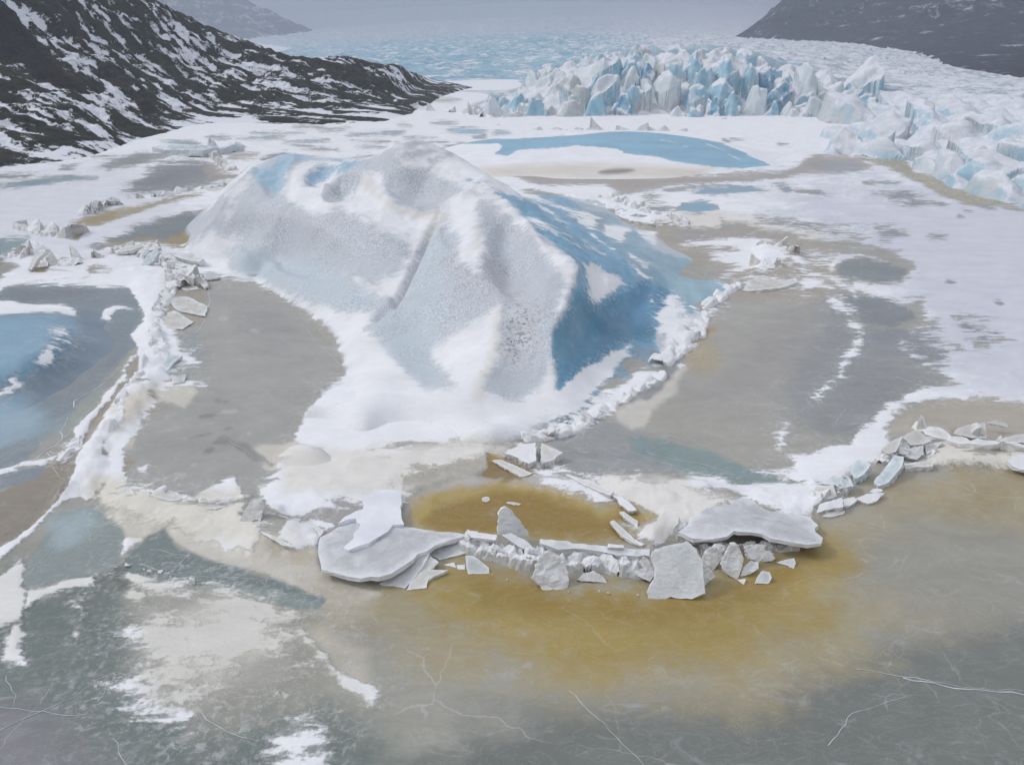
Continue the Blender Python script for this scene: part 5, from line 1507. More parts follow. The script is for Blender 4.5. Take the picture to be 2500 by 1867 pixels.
SR('n3', [
    (235, 645, 260, 165, .0, 'W', "lone snowy ice pyramid at the left end of the jumble"),
    (520, 585, 290, 190, .15, 'B', "ribbed blue ice block behind the lone pyramid"),
    (1200, 280, 220, 195, .05, 'W', "white skyline tower with a dark hollow"),
    (1290, 230, 110, 140, .0, 'B', "blue skyline tooth beside the hollow tower"),
    (1450, 260, 140, 145, .0, 'B', "blue fluted skyline wall block"),
    (1580, 280, 80, 150, .0, 'D', "dark blue cleft pillar in the skyline wall"),
    (1700, 270, 160, 120, .0, 'G', "grey skyline step between the two serac groups"),
    (1190, 430, 270, 195, .15, 'W', "wide pale sloping serac under the hollow tower"),
    (1430, 350, 230, 135, .05, 'W', "flat topped pale ice block below the skyline wall"),
    (1555, 415, 140, 155, .05, 'D', "rounded deep blue serac in the upper jumble"),
    (1090, 410, 160, 125, .0, 'W'), (900, 390, 190, 150, .1, 'G', "stony streaked ice spur at the jumble's left shoulder"),
    (850, 615, 200, 115, .05, 'G', "dirty grey wedge block in the left jumble"), (700, 605, 240, 125, .2, 'W'), (1130, 565, 200, 145, .1, 'B', "blue fronted serac left of the cave"),
    (1370, 530, 240, 125, .05, 'D', "blue arched ice block over the dark cave"),
    (1240, 650, 110, 130, .0, 'D', "deep blue ice pillar under the arch"),
    (1150, 705, 190, 150, .05, 'W', "pale rounded block in front of the blue pillar"),
    (1480, 785, 460, 200, .15, 'W', "broad cracked white ice hump at the glacier foot"),
    (1500, 630, 420, 165, .2, 'W', "long snowy whaleback block in mid jumble"),
    (1640, 410, 100, 105, .0, 'W'), (1760, 400, 130, 215, .0, 'W', "arched white serac with a round hole"),
    (1830, 530, 200, 165, .15, 'B'), (1000, 700, 90, 150, .0, 'G'),
    (640, 805, 520, 165, -.05, 'W', "big rounded snow mound at the left foot of the jumble"),
    (1180, 770, 190, 85, .0, 'W', "flat green white block lying at the foot"), (970, 765, 130, 65, .0, 'W'), (830, 695, 240, 110, .1, 'W'), (420, 600, 120, 90, .0, 'W'), (300, 700, 160, 70, .0, 'G'),
    (1900, 260, 120, 160, .0, 'B'), (1040, 300, 110, 90, .0, 'G'), (1000, 470, 130, 130, .0, 'G'), (780, 480, 160, 110, .1, 'W'), (1320, 430, 200, 110, .1, 'W'), (1440, 450, 160, 100, .1, 'B'),
    (1380, 720, 160, 90, .0, 'W'), (1680, 780, 140, 90, .0, 'W'), (1420, 790, 90, 60, .0, 'G'), (1010, 800, 110, 45, .0, 'W'), (1280, 795, 130, 45, .0, 'W'), (760, 770, 90, 50, .0, 'W'), (700, 520, 110, 80, .0, 'W')])

def serac_Y(px, py):
    if px > 1990:
        return G(px, min(py + 6, 520))[1] * 1.0 if py > 330 else 232 + (330 - py) * .45
    return 247 + (322 - min(py, 322)) * .285


def cell_field(X, Y, seeds, ztop, tilt, base, D, w, warp, wf, seed, aniso=None, round_=1.0):
    """packed tilted blocks with clefts between: returns heights and the block index of each vertex"""
    wx = X + warp * fbm(X * wf, Y * wf, None, 3, seed)
    wy = Y + warp * fbm(X * wf + 31, Y * wf + 7, None, 3, seed + 1)
    Q, Sd = np.c_[wx, wy], np.asarray(seeds, float)
    if aniso is not None:
        Q, Sd2 = Q @ aniso.T, Sd @ aniso.T
    else:
        Sd2 = Sd
    idx = np.empty(len(X), int)
    e = np.empty(len(X))
    for i in range(0, len(X), 8000):
        d = np.sqrt(((Q[i:i + 8000, None] - Sd2[None]) ** 2).sum(2))
        o = np.argpartition(d, 1, axis=1)[:, :2]
        r_ = np.arange(len(d))
        d0, d1 = d[r_, o[:, 0]], d[r_, o[:, 1]]
        sw = d1 < d0
        idx[i:i + 8000] = np.where(sw, o[:, 1], o[:, 0])
        e[i:i + 8000] = np.abs(d1 - d0) / 2
    dx, dy = X - Sd[idx, 0], Y - Sd[idx, 1]
    top = ztop[idx] + tilt[idx, 0] * dx + tilt[idx, 1] * dy
    e = e + .25 * w * fbm(X / w * .5, Y / w * .5, None, 3, seed + 3)
    f = sstep(0, 1, np.clip(e / w, 0, 1)) ** round_
    top = np.maximum(top, base)
    low = np.maximum(top - D, base - .6)
    return low + (top - low) * f, idx, e

def islands(F):
    """connected pieces of a face list"""
    par = {}
    def find(a):
        while par[a] != a:
            par[a] = par[par[a]]
            a = par[a]
        return a
    for f in F.tolist():
        for v in f:
            par.setdefault(v, v)
        r0 = find(f[0])
        for v in f[1:]:
            par[find(v)] = r0
    lab = np.array([find(f[0]) for f in F.tolist()])
    return [np.where(lab == u)[0] for u in np.unique(lab)]

import re
_CUT = re.compile(r" (standing|behind|in|beside|at|with|on|above|left|under|between|jutting|next|below|leaning uphill|tucked|lying|wedged|over|rising|and) ")
def short(label): return _CUT.split(label + " ")[0].strip()

def place_label(what, p, named):
    """say where a block lies by the named block nearest to it"""
    d = [((p[0] - q_[0]) ** 2 + (p[1] - q_[1]) ** 2, q_) for q_ in named]
    q_ = min(d, key=lambda v: v[0])[1]
    dx, dy = p[0] - q_[0], p[1] - q_[1]
    if abs(dx) > abs(dy):
        rel = "right of" if dx > 0 else "left of"
    else:
        rel = "uphill of" if dy > 0 else "downhill of"
    return "%s just %s the %s" % (what, rel, q_[2])

def cells_to_objects(name, mat, V, F, idx, origins, info, smooth=True):
    fid = idx[F]
    fi = fid[:, 0].copy()
    same = (fid == fid[:, :1]).all(1)
    fi[~same] = np.sort(fid[~same], axis=1)[:, 2]
    order = np.argsort(fi, kind='stable')
    cuts = np.searchsorted(fi[order], np.arange(len(origins) + 1))
    for ci in range(len(origins)):
        sel = order[cuts[ci]:cuts[ci + 1]]
        if len(sel) < 10:
            continue
        isl = islands(F[sel])
        sel = sel[max(isl, key=len)]
        if len(sel) < 10:
            continue
        v, f, _ = compact(V, F[sel], {})
        org = np.array([origins[ci][0], origins[ci][1], v[:, 2].min()])
        o = obj(info[ci][0] or name, mesh_from(name, v - org, f, mat, smooth=smooth))
        o.location = org
        tint = info[ci][4]
        dv = random.uniform(-7, 7)
        o.color = rgba(tuple(q_ + dv for q_ in tint))
        tag(o, info[ci][1], info[ci][2], info[ci][3])

def tpsz(x, y):
    q_ = tr(np.asarray(x, float), np.asarray(y, float))
    return GL_TPS(q_[:, 0], q_[:, 1])

# --- the serac jumble
SG, SS, SB = "seracs of the glacier front", "small snowy blocks of the glacier front", "small blue blocks of the glacier front"
seeds, ztop, tilt, info = [], [], [], []
rs = np.random.default_rng(77)
for i, (px, py, w, h, lean, tint, label) in enumerate(SER):
    if px > 2000 or (label is None and i % 3):
        continue
    Yb = serac_Y(px, py)
    b = D(px, py, Yb)
    top = D(px, py - h, Yb + 1.0)
    seeds.append((b[0], b[1] + .5 + .01 * w))
    ztop.append(max(top[2] - .9, b[2] + .8))
    tilt.append((lean * 2.4 + rs.uniform(-.7, .7), rs.uniform(-.15, .8)))
    sm = label is None
    info.append((None if not sm else "ice_block", label or ("small snowy ice block wedged among the larger seracs" if tint in 'WG' else "small blue ice block wedged among the larger seracs"), "ice block" if sm else "serac", (SS if tint in 'WG' else SB) if sm else SG, TINT[tint]))
tries = 0
while tries < 5000:
    tries += 1
    x, y = rs.uniform(-24, 122), rs.uniform(246, 309)
    zz = float(tpsz([x], [y])[0])
    pp = proj(np.array([[x, y, max(zz, 0)]]))
    if zz < .4 or pp[0][0] > (2180 if y > 262 else 2010) or pp[0][0] < 1195:
        continue
    if min((x - q_[0]) ** 2 + ((y - q_[1]) * .9) ** 2 for q_ in seeds) < (4.6 + 2.6 * rs.random()) ** 2:
        continue
    seeds.append((x, y))
    ztop.append(zz + rs.uniform(-2.2, 1.6) * (1 if pp[0][0] < 1980 else .4))
    tilt.append((rs.uniform(-.9, .9), rs.uniform(-.2, .8)))
    t_ = 'WBWBG'[rs.integers(5)]
    info.append(("ice_block", "small snowy ice block wedged among the larger seracs" if t_ in 'WG' else "small blue ice block wedged among the larger seracs", "ice block", SS if t_ in 'WG' else SB, TINT[t_]))
st = .36
xs, ys = np.arange(-30, 132, st), np.arange(240, 313, st)
Yg, Xg = np.meshgrid(ys, xs, indexing='ij')
X, Y = Xg.ravel(), Yg.ravel()
hillz = tpsz(X, Y)
ztop, tilt = np.array(ztop), np.array(tilt)
hs_ = np.maximum(tpsz([q_[0] for q_ in seeds], [q_[1] for q_ in seeds]), 0)
ztop = hs_ + np.where(ztop > hs_, .72, 1.0) * (ztop - hs_)
Z, idx, e = cell_field(X, Y, seeds, ztop, tilt, hillz - 2.0, 4.2, 2.5, 2.4, .19, 91, np.array([[1.0, .25], [-.2, .9]]), 1.0)
hp = proj(np.c_[X, Y, np.maximum(hillz, 0)])[0]
msk = sstep(-.6, 1.2, hillz + 1.9 * fbm(X * .11, Y * .11, None, 4, 19)) * sstep(1180, 1200, hp + 12 * fbm(X * .3, Y * .3, None, 2, 20)) * sstep(18, 0, hp - np.where(Y > 260, 2150, 2004) - 20 * fbm(X * .15, Y * .15, None, 2, 29))
Z = -2.0 + (Z + 2.0) * msk
Z += msk * (.9 * (ridged(X * .16, Y * .16, None, 4, 92) - .5) + .22 * fbm(X * .8, Y * .8, Z * .8, 3, 93) + .16 * fbm(X * .25, Y * .25, Z * 1.6, 3, 94))
F = grid_faces(len(ys), len(xs))
F = F[(msk[F] > .02).any(1)]
named = [(seeds[j][0], seeds[j][1], short(info[j][1])) for j in range(len(seeds)) if info[j][0] is None]
info = [q_ if q_[0] is None else (q_[0], place_label("small blue ice block" if "blue" in q_[1] else "small snowy ice block", seeds[j], named)) + q_[2:] for j, q_ in enumerate(info)]
cells_to_objects("serac", M_BLOCK, np.c_[X, Y, Z], F, idx, seeds, info)
n_ser = len(seeds)

# --- snowy hummocks of the right-hand front
seeds, ztop, tilt, info = [], [], [], []
HG = "snowy ice hummocks of the glacier's right front"
for i, (px, py, w, h, lean, tint, label) in enumerate(SER):
    if px <= 2000:
        continue
    Yb = G(px, py)[1] + 3.0 if py > 355 else serac_Y(px, py)
    b = D(px, py, Yb)
    top = D(px, py - h, Yb + 3.0)
    seeds.append((b[0], b[1] + 1.5))
    ztop.append(top[2] - .6)
    tilt.append((lean + rs.uniform(-.2, .3), rs.uniform(.0, .35)))
    info.append(("serac", label, "serac", SG, TINT[tint]))
HUM = [(2240, 430, 75, 'W', "steep snowy ice spur beside the blue cave"), (2300, 440, 95, 'W', "smooth snow covered ice flank above the brown lead"), (2430, 490, 80, 'G', "big rounded grey ice bulge at the picture's right edge"), (2170, 300, 40, 'B', "blue notched ice crest in mid slope"), (2330, 330, 70, 'B', "blue walled fin rising from the snowy flank"), (2270, 350, 80, 'B', "pointed blue fin on the snowy flank")]
for px, py, h, tint, label in HUM:
    Yb = min(G(px, py)[1] + 4, 240)
    b = D(px, py, Yb)
    seeds.append((b[0], b[1]))
    ztop.append(D(px, py - h, Yb + 4)[2])
    tilt.append((rs.uniform(.0, .25), rs.uniform(.3, .5)))
    info.append(("ice_hummock", label, "ice hummock", HG, TINT[tint]))
tries = 0
while tries < 4000:
    tries += 1
    y = 100 * (2.62 ** rs.uniform(0, 1))
    x = (rs.uniform(2000, 2900) - CX) / FOC * (y * CP + 9)
    zz = float(tpsz([x], [y])[0])
    pp = proj(np.array([[x, y, max(zz, 0)]]))
    if zz < .2 or pp[0][0] < 2005 or y > 258:
        continue
    rr = 4.2 + .012 * y
    if min((x - q_[0]) ** 2 + ((y - q_[1]) * .6) ** 2 for q_ in seeds) < rr ** 2:
        continue
    seeds.append((x, y))
    ztop.append(zz + rs.uniform(-.6, 2.0))
    tilt.append((rs.uniform(-.35, .45), rs.uniform(-.1, .3)))
    info.append(("ice_hummock", "snow covered ice hummock on the glacier's right front", "ice hummock", HG, TINT['WWBG'[rs.integers(4)]]))
ys = np.geomspace(98, 263, 330)
us = np.linspace(.36, .86, 470)
Yg, Ug = np.meshgrid(ys, us, indexing='ij')
X, Y = (Ug * (Yg * CP + 9)).ravel(), Yg.ravel()
hillz = tpsz(X, Y)
Z, idx, e = cell_field(X, Y, seeds, np.array(ztop), np.array(tilt), hillz - 1.5, 3.0, 3.8, 2.2, .13, 97, np.array([[.95, .25], [-.15, .6]]), .7)
hp = proj(np.c_[X, Y, np.maximum(hillz, 0)])[0]
msk = sstep(-.4, 1.0, hillz + .6 * fbm(X * .2, Y * .2, None, 3, 23)) * sstep(1990, 2012, hp)
Z = -2.0 + (Z + 2.0) * msk
Z += .35 * fbm(X * .3, Y * .3, Z * .3, 4, 98)
F = grid_faces(len(ys), len(us))
F = F[(msk[F] > .02).any(1)]
named = [(seeds[j][0], seeds[j][1], short(info[j][1])) for j in range(len(seeds)) if "snow covered ice hummock on" not in info[j][1]]
info = [q_ if "snow covered ice hummock on" not in q_[1] else (q_[0], place_label("snow covered ice hummock", seeds[j], named)) + q_[2:] for j, q_ in enumerate(info)]
cells_to_objects("ice_hummock", M_HUM, np.c_[X, Y, Z], F, idx, seeds, info)

# --- strips of crushed ice along pressure ridges
NCH = [0]
def strip(k, line, width, height, cell, label, group, tint=(214, 214, 213), name="ice_chunk", cat="ice chunk", D_=.55, seed=0, lift=0.0, zr=(.2, 1.25), tl_=1.0, rough=.1, ep=1.0, smooth=False):
    pts = np.array([G(q_[0], q_[1])[:2] for q_ in c(k, line)])
    seg = np.linalg.norm(np.diff(pts, axis=0), axis=1)
    cum = np.r_[0, np.cumsum(seg)]
    L = cum[-1]
    stp = cell / 7.0
    ss, tt = np.arange(-width * .4, L + width * .4, stp), np.arange(-width * .75, width * .75, stp)
    Tg, Sg = np.meshgrid(tt, ss, indexing='ij')
    S_, T_ = Sg.ravel(), Tg.ravel()
    cx_ = np.interp(np.clip(S_, 0, L), cum, pts[:, 0])
    cy_ = np.interp(np.clip(S_, 0, L), cum, pts[:, 1])
    dl = L * .04 + .3
    tx = np.interp(np.clip(S_ + dl, 0, L), cum, pts[:, 0]) - np.interp(np.clip(S_ - dl, 0, L), cum, pts[:, 0])
    ty = np.interp(np.clip(S_ + dl, 0, L), cum, pts[:, 1]) - np.interp(np.clip(S_ - dl, 0, L), cum, pts[:, 1])
    ln = np.hypot(tx, ty) + 1e-9
    tx, ty = tx / ln, ty / ln
    ov = S_ - np.clip(S_, 0, L)
    X, Y = cx_ + tx * ov - ty * T_, cy_ + ty * ov + tx * T_
    r_ = np.random.default_rng(1000 + seed)
    wv = width * (.75 + .45 * fbm(S_ * .35 / max(cell, .3) * .4, S_ * 0 + seed, None, 3, seed + 5))
    over = np.maximum(-S_, S_ - L).clip(0) / (width * .4)
    env = np.clip(1 - (2 * T_ / np.maximum(wv, .1)) ** 2 - over ** 2, -1, 1)
    n = int(L * width * 1.6 / cell ** 2)
    sd_ = np.c_[r_.uniform(0, L, n), r_.normal(0, width * .26, n)]
    keep = []
    for q_ in sd_:
        if all((q_[0] - p_[0]) ** 2 + (q_[1] - p_[1]) ** 2 > (cell * r_.uniform(.55, 1.1)) ** 2 for p_ in keep):
            keep.append(q_)
    sd_ = np.array(keep)
    n = len(sd_)
    he = height * np.clip(1 - (2 * sd_[:, 1] / width) ** 2, .12, 1) ** (.6 * ep)
    zt = he * r_.uniform(zr[0], zr[1], n) + lift
    tl = r_.normal(0, .75, (n, 2)) * tl_
    Zr, idx, e = cell_field(S_, T_, sd_, zt, tl, np.full(len(S_), -.05), D_ * height, cell * .42, cell * .5, .8 / cell, seed + 40, np.array([[1.0, .35], [-.2, 1.15]]), .9)
    Zr = Zr * (.75 + .5 * fbm(S_ * .6 / cell * .5, T_ * .5 / cell, None, 3, seed + 9))
    m_ = sstep(-.05, .22, env + .25 * fbm(X * 1.2 / cell, Y * 1.2 / cell, None, 2, seed))
    Zr = Zr + rough * cell * fbm(X * 4 / cell, Y * 4 / cell, None, 3, seed + 2) * 1.2 + rough * cell * 1.2 * (ridged(X * 1.6 / cell, Y * 1.6 / cell, None, 3, seed + 6) - .6)
    gz = relief(X, Y)
    Z = gz - .18 + (Zr + .2) * m_
    F = grid_faces(len(tt), len(ss))
    F = F[(m_[F] > .06).any(1)]
    org = []
    for q_ in sd_:
        x_, y_ = np.interp(q_[0], cum, pts[:, 0]), np.interp(q_[0], cum, pts[:, 1])
        org.append((x_, y_))
    info = [(None, label, cat, group, tint)] * n
    before = len(bpy.data.objects)
    cells_to_objects(name, M_RUB, np.c_[X, Y, Z], F, idx, org, info, smooth=smooth)
    NCH[0] += len(bpy.data.objects) - before

# ------------------------------------------------------------------ plates of lake ice
from mathutils.geometry import delaunay_2d_cdt

def plate_mesh(name, B3, th, mat, seed, rough=.03, step=None, jag=.05, nrm=None):
    """B3: boundary (n,3) of the upper face; extruded by th against its normal"""
    r_ = np.random.default_rng(seed)
    B3 = np.asarray(B3, float)
    cen = B3.mean(0)
    u_, s_, vt = np.linalg.svd(B3 - cen)
    ex, ey, ez = vt[0], vt[1], vt[2]
    if ez[2] < 0:
        ez = -ez
    ey = np.cross(ez, ex)
    L = np.linalg.norm(np.roll(B3, -1, 0) - B3, axis=1)
    step = step or max(L.sum() / 46, .06)
    pts = []
    for i in range(len(B3)):
        k = max(1, int(L[i] / step))
        for j in range(k):
            pts.append(B3[i] + (B3[(i + 1) % len(B3)] - B3[i]) * j / k)
    pts = np.array(pts)
    uv = np.c_[(pts - cen) @ ex, (pts - cen) @ ey]
    hh = (pts - cen) @ ez
    corner = TPS(np.c_[(B3 - cen) @ ex, (B3 - cen) @ ey] + r_.normal(0, 1e-4, (len(B3), 2)), (B3 - cen) @ ez, 5e-2)
    uv = uv + r_.normal(0, jag * step * 2, uv.shape)
    mn, mx = uv.min(0), uv.max(0)
    gs = step * 1.15
    gx, gy_ = np.meshgrid(np.arange(mn[0], mx[0], gs), np.arange(mn[1], mx[1], gs))
    gp = np.c_[gx.ravel(), gy_.ravel()] + r_.normal(0, gs * .15, (gx.size, 2))
    sd = poly_sd([tuple(q_) for q_ in uv], gp[:, 0], gp[:, 1])
    gp = gp[sd > gs * .5]
    allp = np.r_[uv, gp]
    nb = len(uv)
    vs_, es_, fs_, ov, oe, of_ = delaunay_2d_cdt([Vector(q_) for q_ in allp], [(i, (i + 1) % nb) for i in range(nb)], [list(range(nb))], 1, 1e-5)
    vv = np.array([q_[:] for q_ in vs_])
    F = [list(f) for f in fs_]
    h0 = corner(vv[:, 0], vv[:, 1])
    sdb = poly_sd([tuple(q_) for q_ in uv], vv[:, 0], vv[:, 1])
    rel = rough * fbm(vv[:, 0] / max(step * 4, .2) + seed, vv[:, 1] / max(step * 4, .2), None, 3, seed % 50)
    top = cen + vv[:, :1] * ex + vv[:, 1:] * ey + (h0 + rel)[:, None] * ez
    me_v = list(top)
    n = len(vv)
    # boundary edges
    cnt = {}
    for f in F:
        for i in range(len(f)):
            e = (f[i], f[(i + 1) % len(f)])
            cnt[e] = 1
    bnd = [e for e in cnt if (e[1], e[0]) not in cnt]
    dn = ez if nrm is None else np.asarray(nrm)
    bot = top - dn * th * (1 + .25 * fbm(vv[:, 0] * 3 + 5, vv[:, 1] * 3, None, 2, 4))[:, None] + np.c_[r_.normal(0, th * .12, (n, 2)), np.zeros(n)]
    mid = (top + bot) / 2 + r_.normal(0, th * .10, (n, 3))
    V = np.r_[top, mid, bot]
    faces = [f for f in F] + [[i + 2 * n for i in reversed(f)] for f in F]
    for a, b in bnd:
        faces += [[b, a, a + n, b + n], [b + n, a + n, a + 2 * n, b + 2 * n]]
    used = sorted({i for f in faces for i in f})
    mp = {v: i for i, v in enumerate(used)}
    faces = [[mp[i] for i in f] for f in faces]
    rimv = np.r_[np.exp(-np.abs(sdb) / (.05 + .35 * th)), np.ones(2 * n)][used]
    V = V[used]
    org = np.array([cen[0], cen[1], V[:, 2].min()])
    me = bpy.data.meshes.new(name)
    me.from_pydata([tuple(q_) for q_ in (V - org)], [], faces)
    bm = bmesh.new()
    bm.from_mesh(me)
    bmesh.ops.recalc_face_normals(bm, faces=bm.faces)
    bm.to_mesh(me)
    bm.free()
    ra = me.attributes.new('rim', 'FLOAT', 'POINT')
    ra.data.foreach_set('value', rimv.astype(np.float32))
    me.materials.append(mat)
    return me, org

_pid = [100]
def plate(name, label, cat, B3, th, mat, group=None, rough=.03, jag=.05, step=None):
    _pid[0] += 1
    me, org = plate_mesh(name, B3, th, mat, _pid[0], rough, step, jag)
    o = obj(name, me)
    o.location = org
    return tag(o, label, cat, group)

def on_plane(k, pts, base, yaw, tilt):
    """outline lying on a tilted plane through base (px,py,z); tilt 0 = upright facing us, 90 = flat"""
    bx = c(k, [base])[0]
    Bp = G(bx[0], bx[1], base[2] if len(base) > 2 else 0.0)
    t, y = rad(tilt), rad(yaw)
    n = np.array([math.sin(y) * math.cos(t), -math.cos(y) * math.cos(t), math.sin(t)])
    out = []
    for p in c(k, pts):
        r_ = ray(p[0], p[1])
        o_ = np.array([0, 0, CAM_H])
        out.append(o_ + r_ * (np.dot(Bp - o_, n) / np.dot(r_, n)))
    return np.array(out)

def heights(k, pts):
    return np.array([G(p[0], p[1], p[2]) for p in c(k, pts)])

# ---- front: the big curved grey slab and its neighbours
big = plate("ice_slab", "big curved grey ice slab carrying a white snow lobe", "ice slab",
      heights('b2', [(240, 870, .55), (270, 830, .5), (400, 740, .35), (560, 690, .28), (700, 700, .25), (830, 735, .28), (910, 740, .22), (1150, 775, .2), (1410, 812, .4), (1270, 840, .62), (1080, 920, .75), (900, 1040, .75), (800, 1095, .72), (720, 1130, .66), (640, 1128, .62), (560, 1140, .6), (400, 1105, .58), (265, 1075, .58), (250, 960, .6)]),
      .24, M_SLAB_G, rough=.05)
def part_of(parent, name, B3, th, mat, rough=.03, jag=.05, label=None):
    _pid[0] += 1
    me, org = plate_mesh(name, B3, th, mat, _pid[0], rough, None, jag)
    o = obj(name, me, parent)
    o.location = org - np.array(parent.location)
    if label:
        o["label"] = label
    return o

lobe = heights('b2', [(455, 905, .60), (520, 850, .56), (565, 745, .48), (540, 695, .40), (480, 705, .38), (400, 735, .40), (450, 690, .33), (590, 625, .3), (585, 540, .26), (690, 480, .22), (880, 480, .22), (885, 700, .30), (910, 735, .32), (815, 745, .34), (780, 800, .42), (640, 885, .60), (480, 935, .62)])
lobe[:, 2] += .14
part_of(big, "snow_lobe", lobe, .30, M_SNOWP, rough=.06, jag=.06, label="white snow lobe lying across the grey slab")

FL = "flat ice plates lying on the silty water"
plate("ice_slab", "long narrow grey slab sliding off the big curved slab", "ice slab", on_plane('b2', [(710, 1185), (820, 1100), (930, 1030), (1030, 960), (1100, 945), (1060, 1040), (990, 1130), (915, 1215)], (910, 1210, .06), -12, 76), .16, M_SLAB_G, FL)
plate("ice_slab", "frosted narrow slab beside the long narrow grey one", "ice slab", on_plane('b2', [(925, 1230), (960, 1160), (1050, 1040), (1110, 965), (1170, 1015), (1110, 1075), (1250, 1075), (1090, 1150), (1080, 1212)], (1000, 1230, .05), 8, 80), .16, M_SLAB_S, FL)
plate("ice_slab", "pale wedge lying behind the two narrow slabs", "ice slab", heights('b2', [(1090, 950, .1), (1270, 842, .3), (1420, 860, .3), (1440, 930, .12), (1300, 970, .1), (1180, 1000, .06)]), .16, M_SLAB_G, FL)
plate("ice_floe", "clear grey ice plate floating on the ochre water", "ice floe", on_plane('b2', [(1380, 965), (1440, 970), (1500, 1010), (1560, 1060), (1565, 1105), (1400, 1108), (1385, 1040)], (1400, 1108, .05), 5, 66), .12, M_SLAB_C, FL)
plate("ice_floe", "thin white shard floating left of the clear grey plate", "ice floe", on_plane('b2', [(1205, 1035), (1290, 1018), (1308, 1058)], (1300, 1058, .03), 0, 84), .08, M_SLAB_W, FL)
plate("ice_floe", "small pale shard touching the clear grey plate", "ice floe", on_plane('b2', [(1310, 1040), (1375, 1035), (1375, 1072), (1320, 1072)], (1340, 1070, .03), 0, 84), .08, M_SLAB_W, FL)
# ---- front wall
WG = "plates of the broken ice wall"
plate("ice_pinnacle", "upright white ice pinnacle pointing above the brown pond", "ice slab", on_plane('b3', [(362, 490), (368, 400), (375, 310), (395, 285), (425, 276), (455, 290), (490, 330), (540, 390), (575, 440), (605, 497), (480, 500)], (480, 500, .55), 8, 22), .32, M_SLAB_C, WG, rough=.06)
plate("ice_slab", "long white rim plate along the edge of the pond", "ice slab", heights('b3', [(690, 520, .95), (900, 545, .95), (1210, 580, .95), (1540, 605, .95), (1535, 655, .8), (1280, 640, .75), (1000, 600, .78), (820, 600, .75), (700, 560, .8)]), .3, M_SLAB_C, WG, rough=.06)
plate("ice_slab", "short white plate at the left end of the ice wall", "ice slab", heights('b3', [(150, 466, .8), (360, 490, .85), (350, 530, .75), (155, 510, .7)]), .28, M_SLAB_W, WG, rough=.06)
plate("ice_slab", "small loose plate lying on the rim of the wall", "ice slab", heights('b3', [(1215, 558, 1.1), (1335, 570, 1.1), (1340, 590, 1.05), (1210, 585, 1.05)]), .12, M_SLAB_W, WG)
plate("ice_slab", "upright frosted slab hanging from the middle of the wall", "ice slab", on_plane('b3', [(640, 820), (660, 730), (690, 640), (780, 620), (850, 660), (890, 720), (915, 830), (910, 900), (830, 915), (720, 920), (670, 870)], (720, 920, .02), 6, 36), .35, M_SLAB_W, WG, rough=.12, jag=.1)
plate("ice_slab", "largest tilted grey slab at the right end of the wall", "ice slab", on_plane('b3', [(1550, 612), (1680, 575), (1830, 540), (1890, 600), (1945, 690), (1950, 760), (1955, 880), (1950, 940), (1860, 985), (1700, 980), (1520, 1000), (1530, 930), (1545, 890), (1590, 790), (1545, 700)], (1700, 985, .05), -4, 40), .34, M_SLAB_C, WG, rough=.10, jag=.08)
plate("ice_slab", "white wedge slab leaning behind the largest tilted slab", "ice slab", on_plane('b3', [(1880, 640), (1960, 700), (2042, 810), (1955, 885), (1940, 800)], (1990, 880, .05), 14, 34), .25, M_SLAB_W, WG, rough=.08, jag=.08)
plate("ice_slab", "beige chip plate beside the largest tilted slab", "ice slab", on_plane('b3', [(1460, 700), (1490, 650), (1540, 700), (1580, 780), (1500, 760)], (1560, 800, .3), 0, 40), .14, M_SLAB_S, WG)
plate("ice_slab", "white chip plate under the beige one", "ice slab", on_plane('b3', [(1415, 770), (1480, 748), (1550, 745), (1580, 790), (1540, 850), (1450, 810)], (1540, 850, .15), 0, 48), .14, M_SLAB_W, WG)
plate("ice_slab", "dark bottomed curled plate in the middle of the wall", "ice slab", on_plane('b3', [(975, 840), (1020, 790), (1100, 770), (1170, 800), (1210, 860), (1100, 850)], (1060, 860, .05), 0, 44), .2, M_SLAB_S, WG, rough=.08)
plate("ice_slab", "layered plates stacked on the left end of the wall", "ice slab", on_plane('b3', [(390, 490), (470, 480), (580, 530), (650, 600), (560, 600), (470, 540)], (560, 600, .6), 20, 60), .2, M_SLAB_W, WG, rough=.05)
# pond splinters
plate("ice_slab", "pale elongated splinter lying in the pond", "ice slab", heights('b3', [(1225, 390, .1), (1260, 375, .1), (1330, 440, .12), (1420, 520, .14), (1500, 565, .12), (1470, 575, .1), (1400, 545, .1), (1310, 490, .1)]), .14, M_SLAB_S)
plate("ice_slab", "pale broad splinter ending in the pond corner", "ice slab", heights('b3', [(1300, 310, .14), (1340, 310, .14), (1445, 385, .16), (1440, 440, .14), (1400, 400, .12), (1330, 350, .1)]), .14, M_SLAB_S)
plate("ice_slab", "long raised cream plate along the pond's upper shore", "ice slab", heights('b3', [(850, 5, .2), (960, 40, .25), (1100, 85, .3), (1255, 155, .4), (1230, 185, .35), (1130, 150, .22), (960, 70, .16)]), .2, M_SLAB_S, rough=.05)
plate("ice_slab", "folded cream plate at the pond's right corner", "ice slab", heights('b3', [(1230, 175, .25), (1330, 200, .32), (1400, 255, .3), (1440, 300, .2), (1380, 310, .14), (1300, 250, .18), (1285, 215, .2)]), .2, M_SLAB_W, rough=.05)
plate("ice_floe", "round pale ice patch floating in the brown pond", "ice floe", heights('b3', ell(272, 215, 33, 20) and [(q_[0], q_[1], -.04) for q_ in ell(272, 215, 33, 20)]), .04, M_SLAB_S)
plate("ice_floe", "long thin pale floe in the brown pond", "ice floe", heights('b3', [(q_[0], q_[1], -.04) for q_ in ell(486, 248, 56, 10, 8)]), .04, M_SLAB_S)
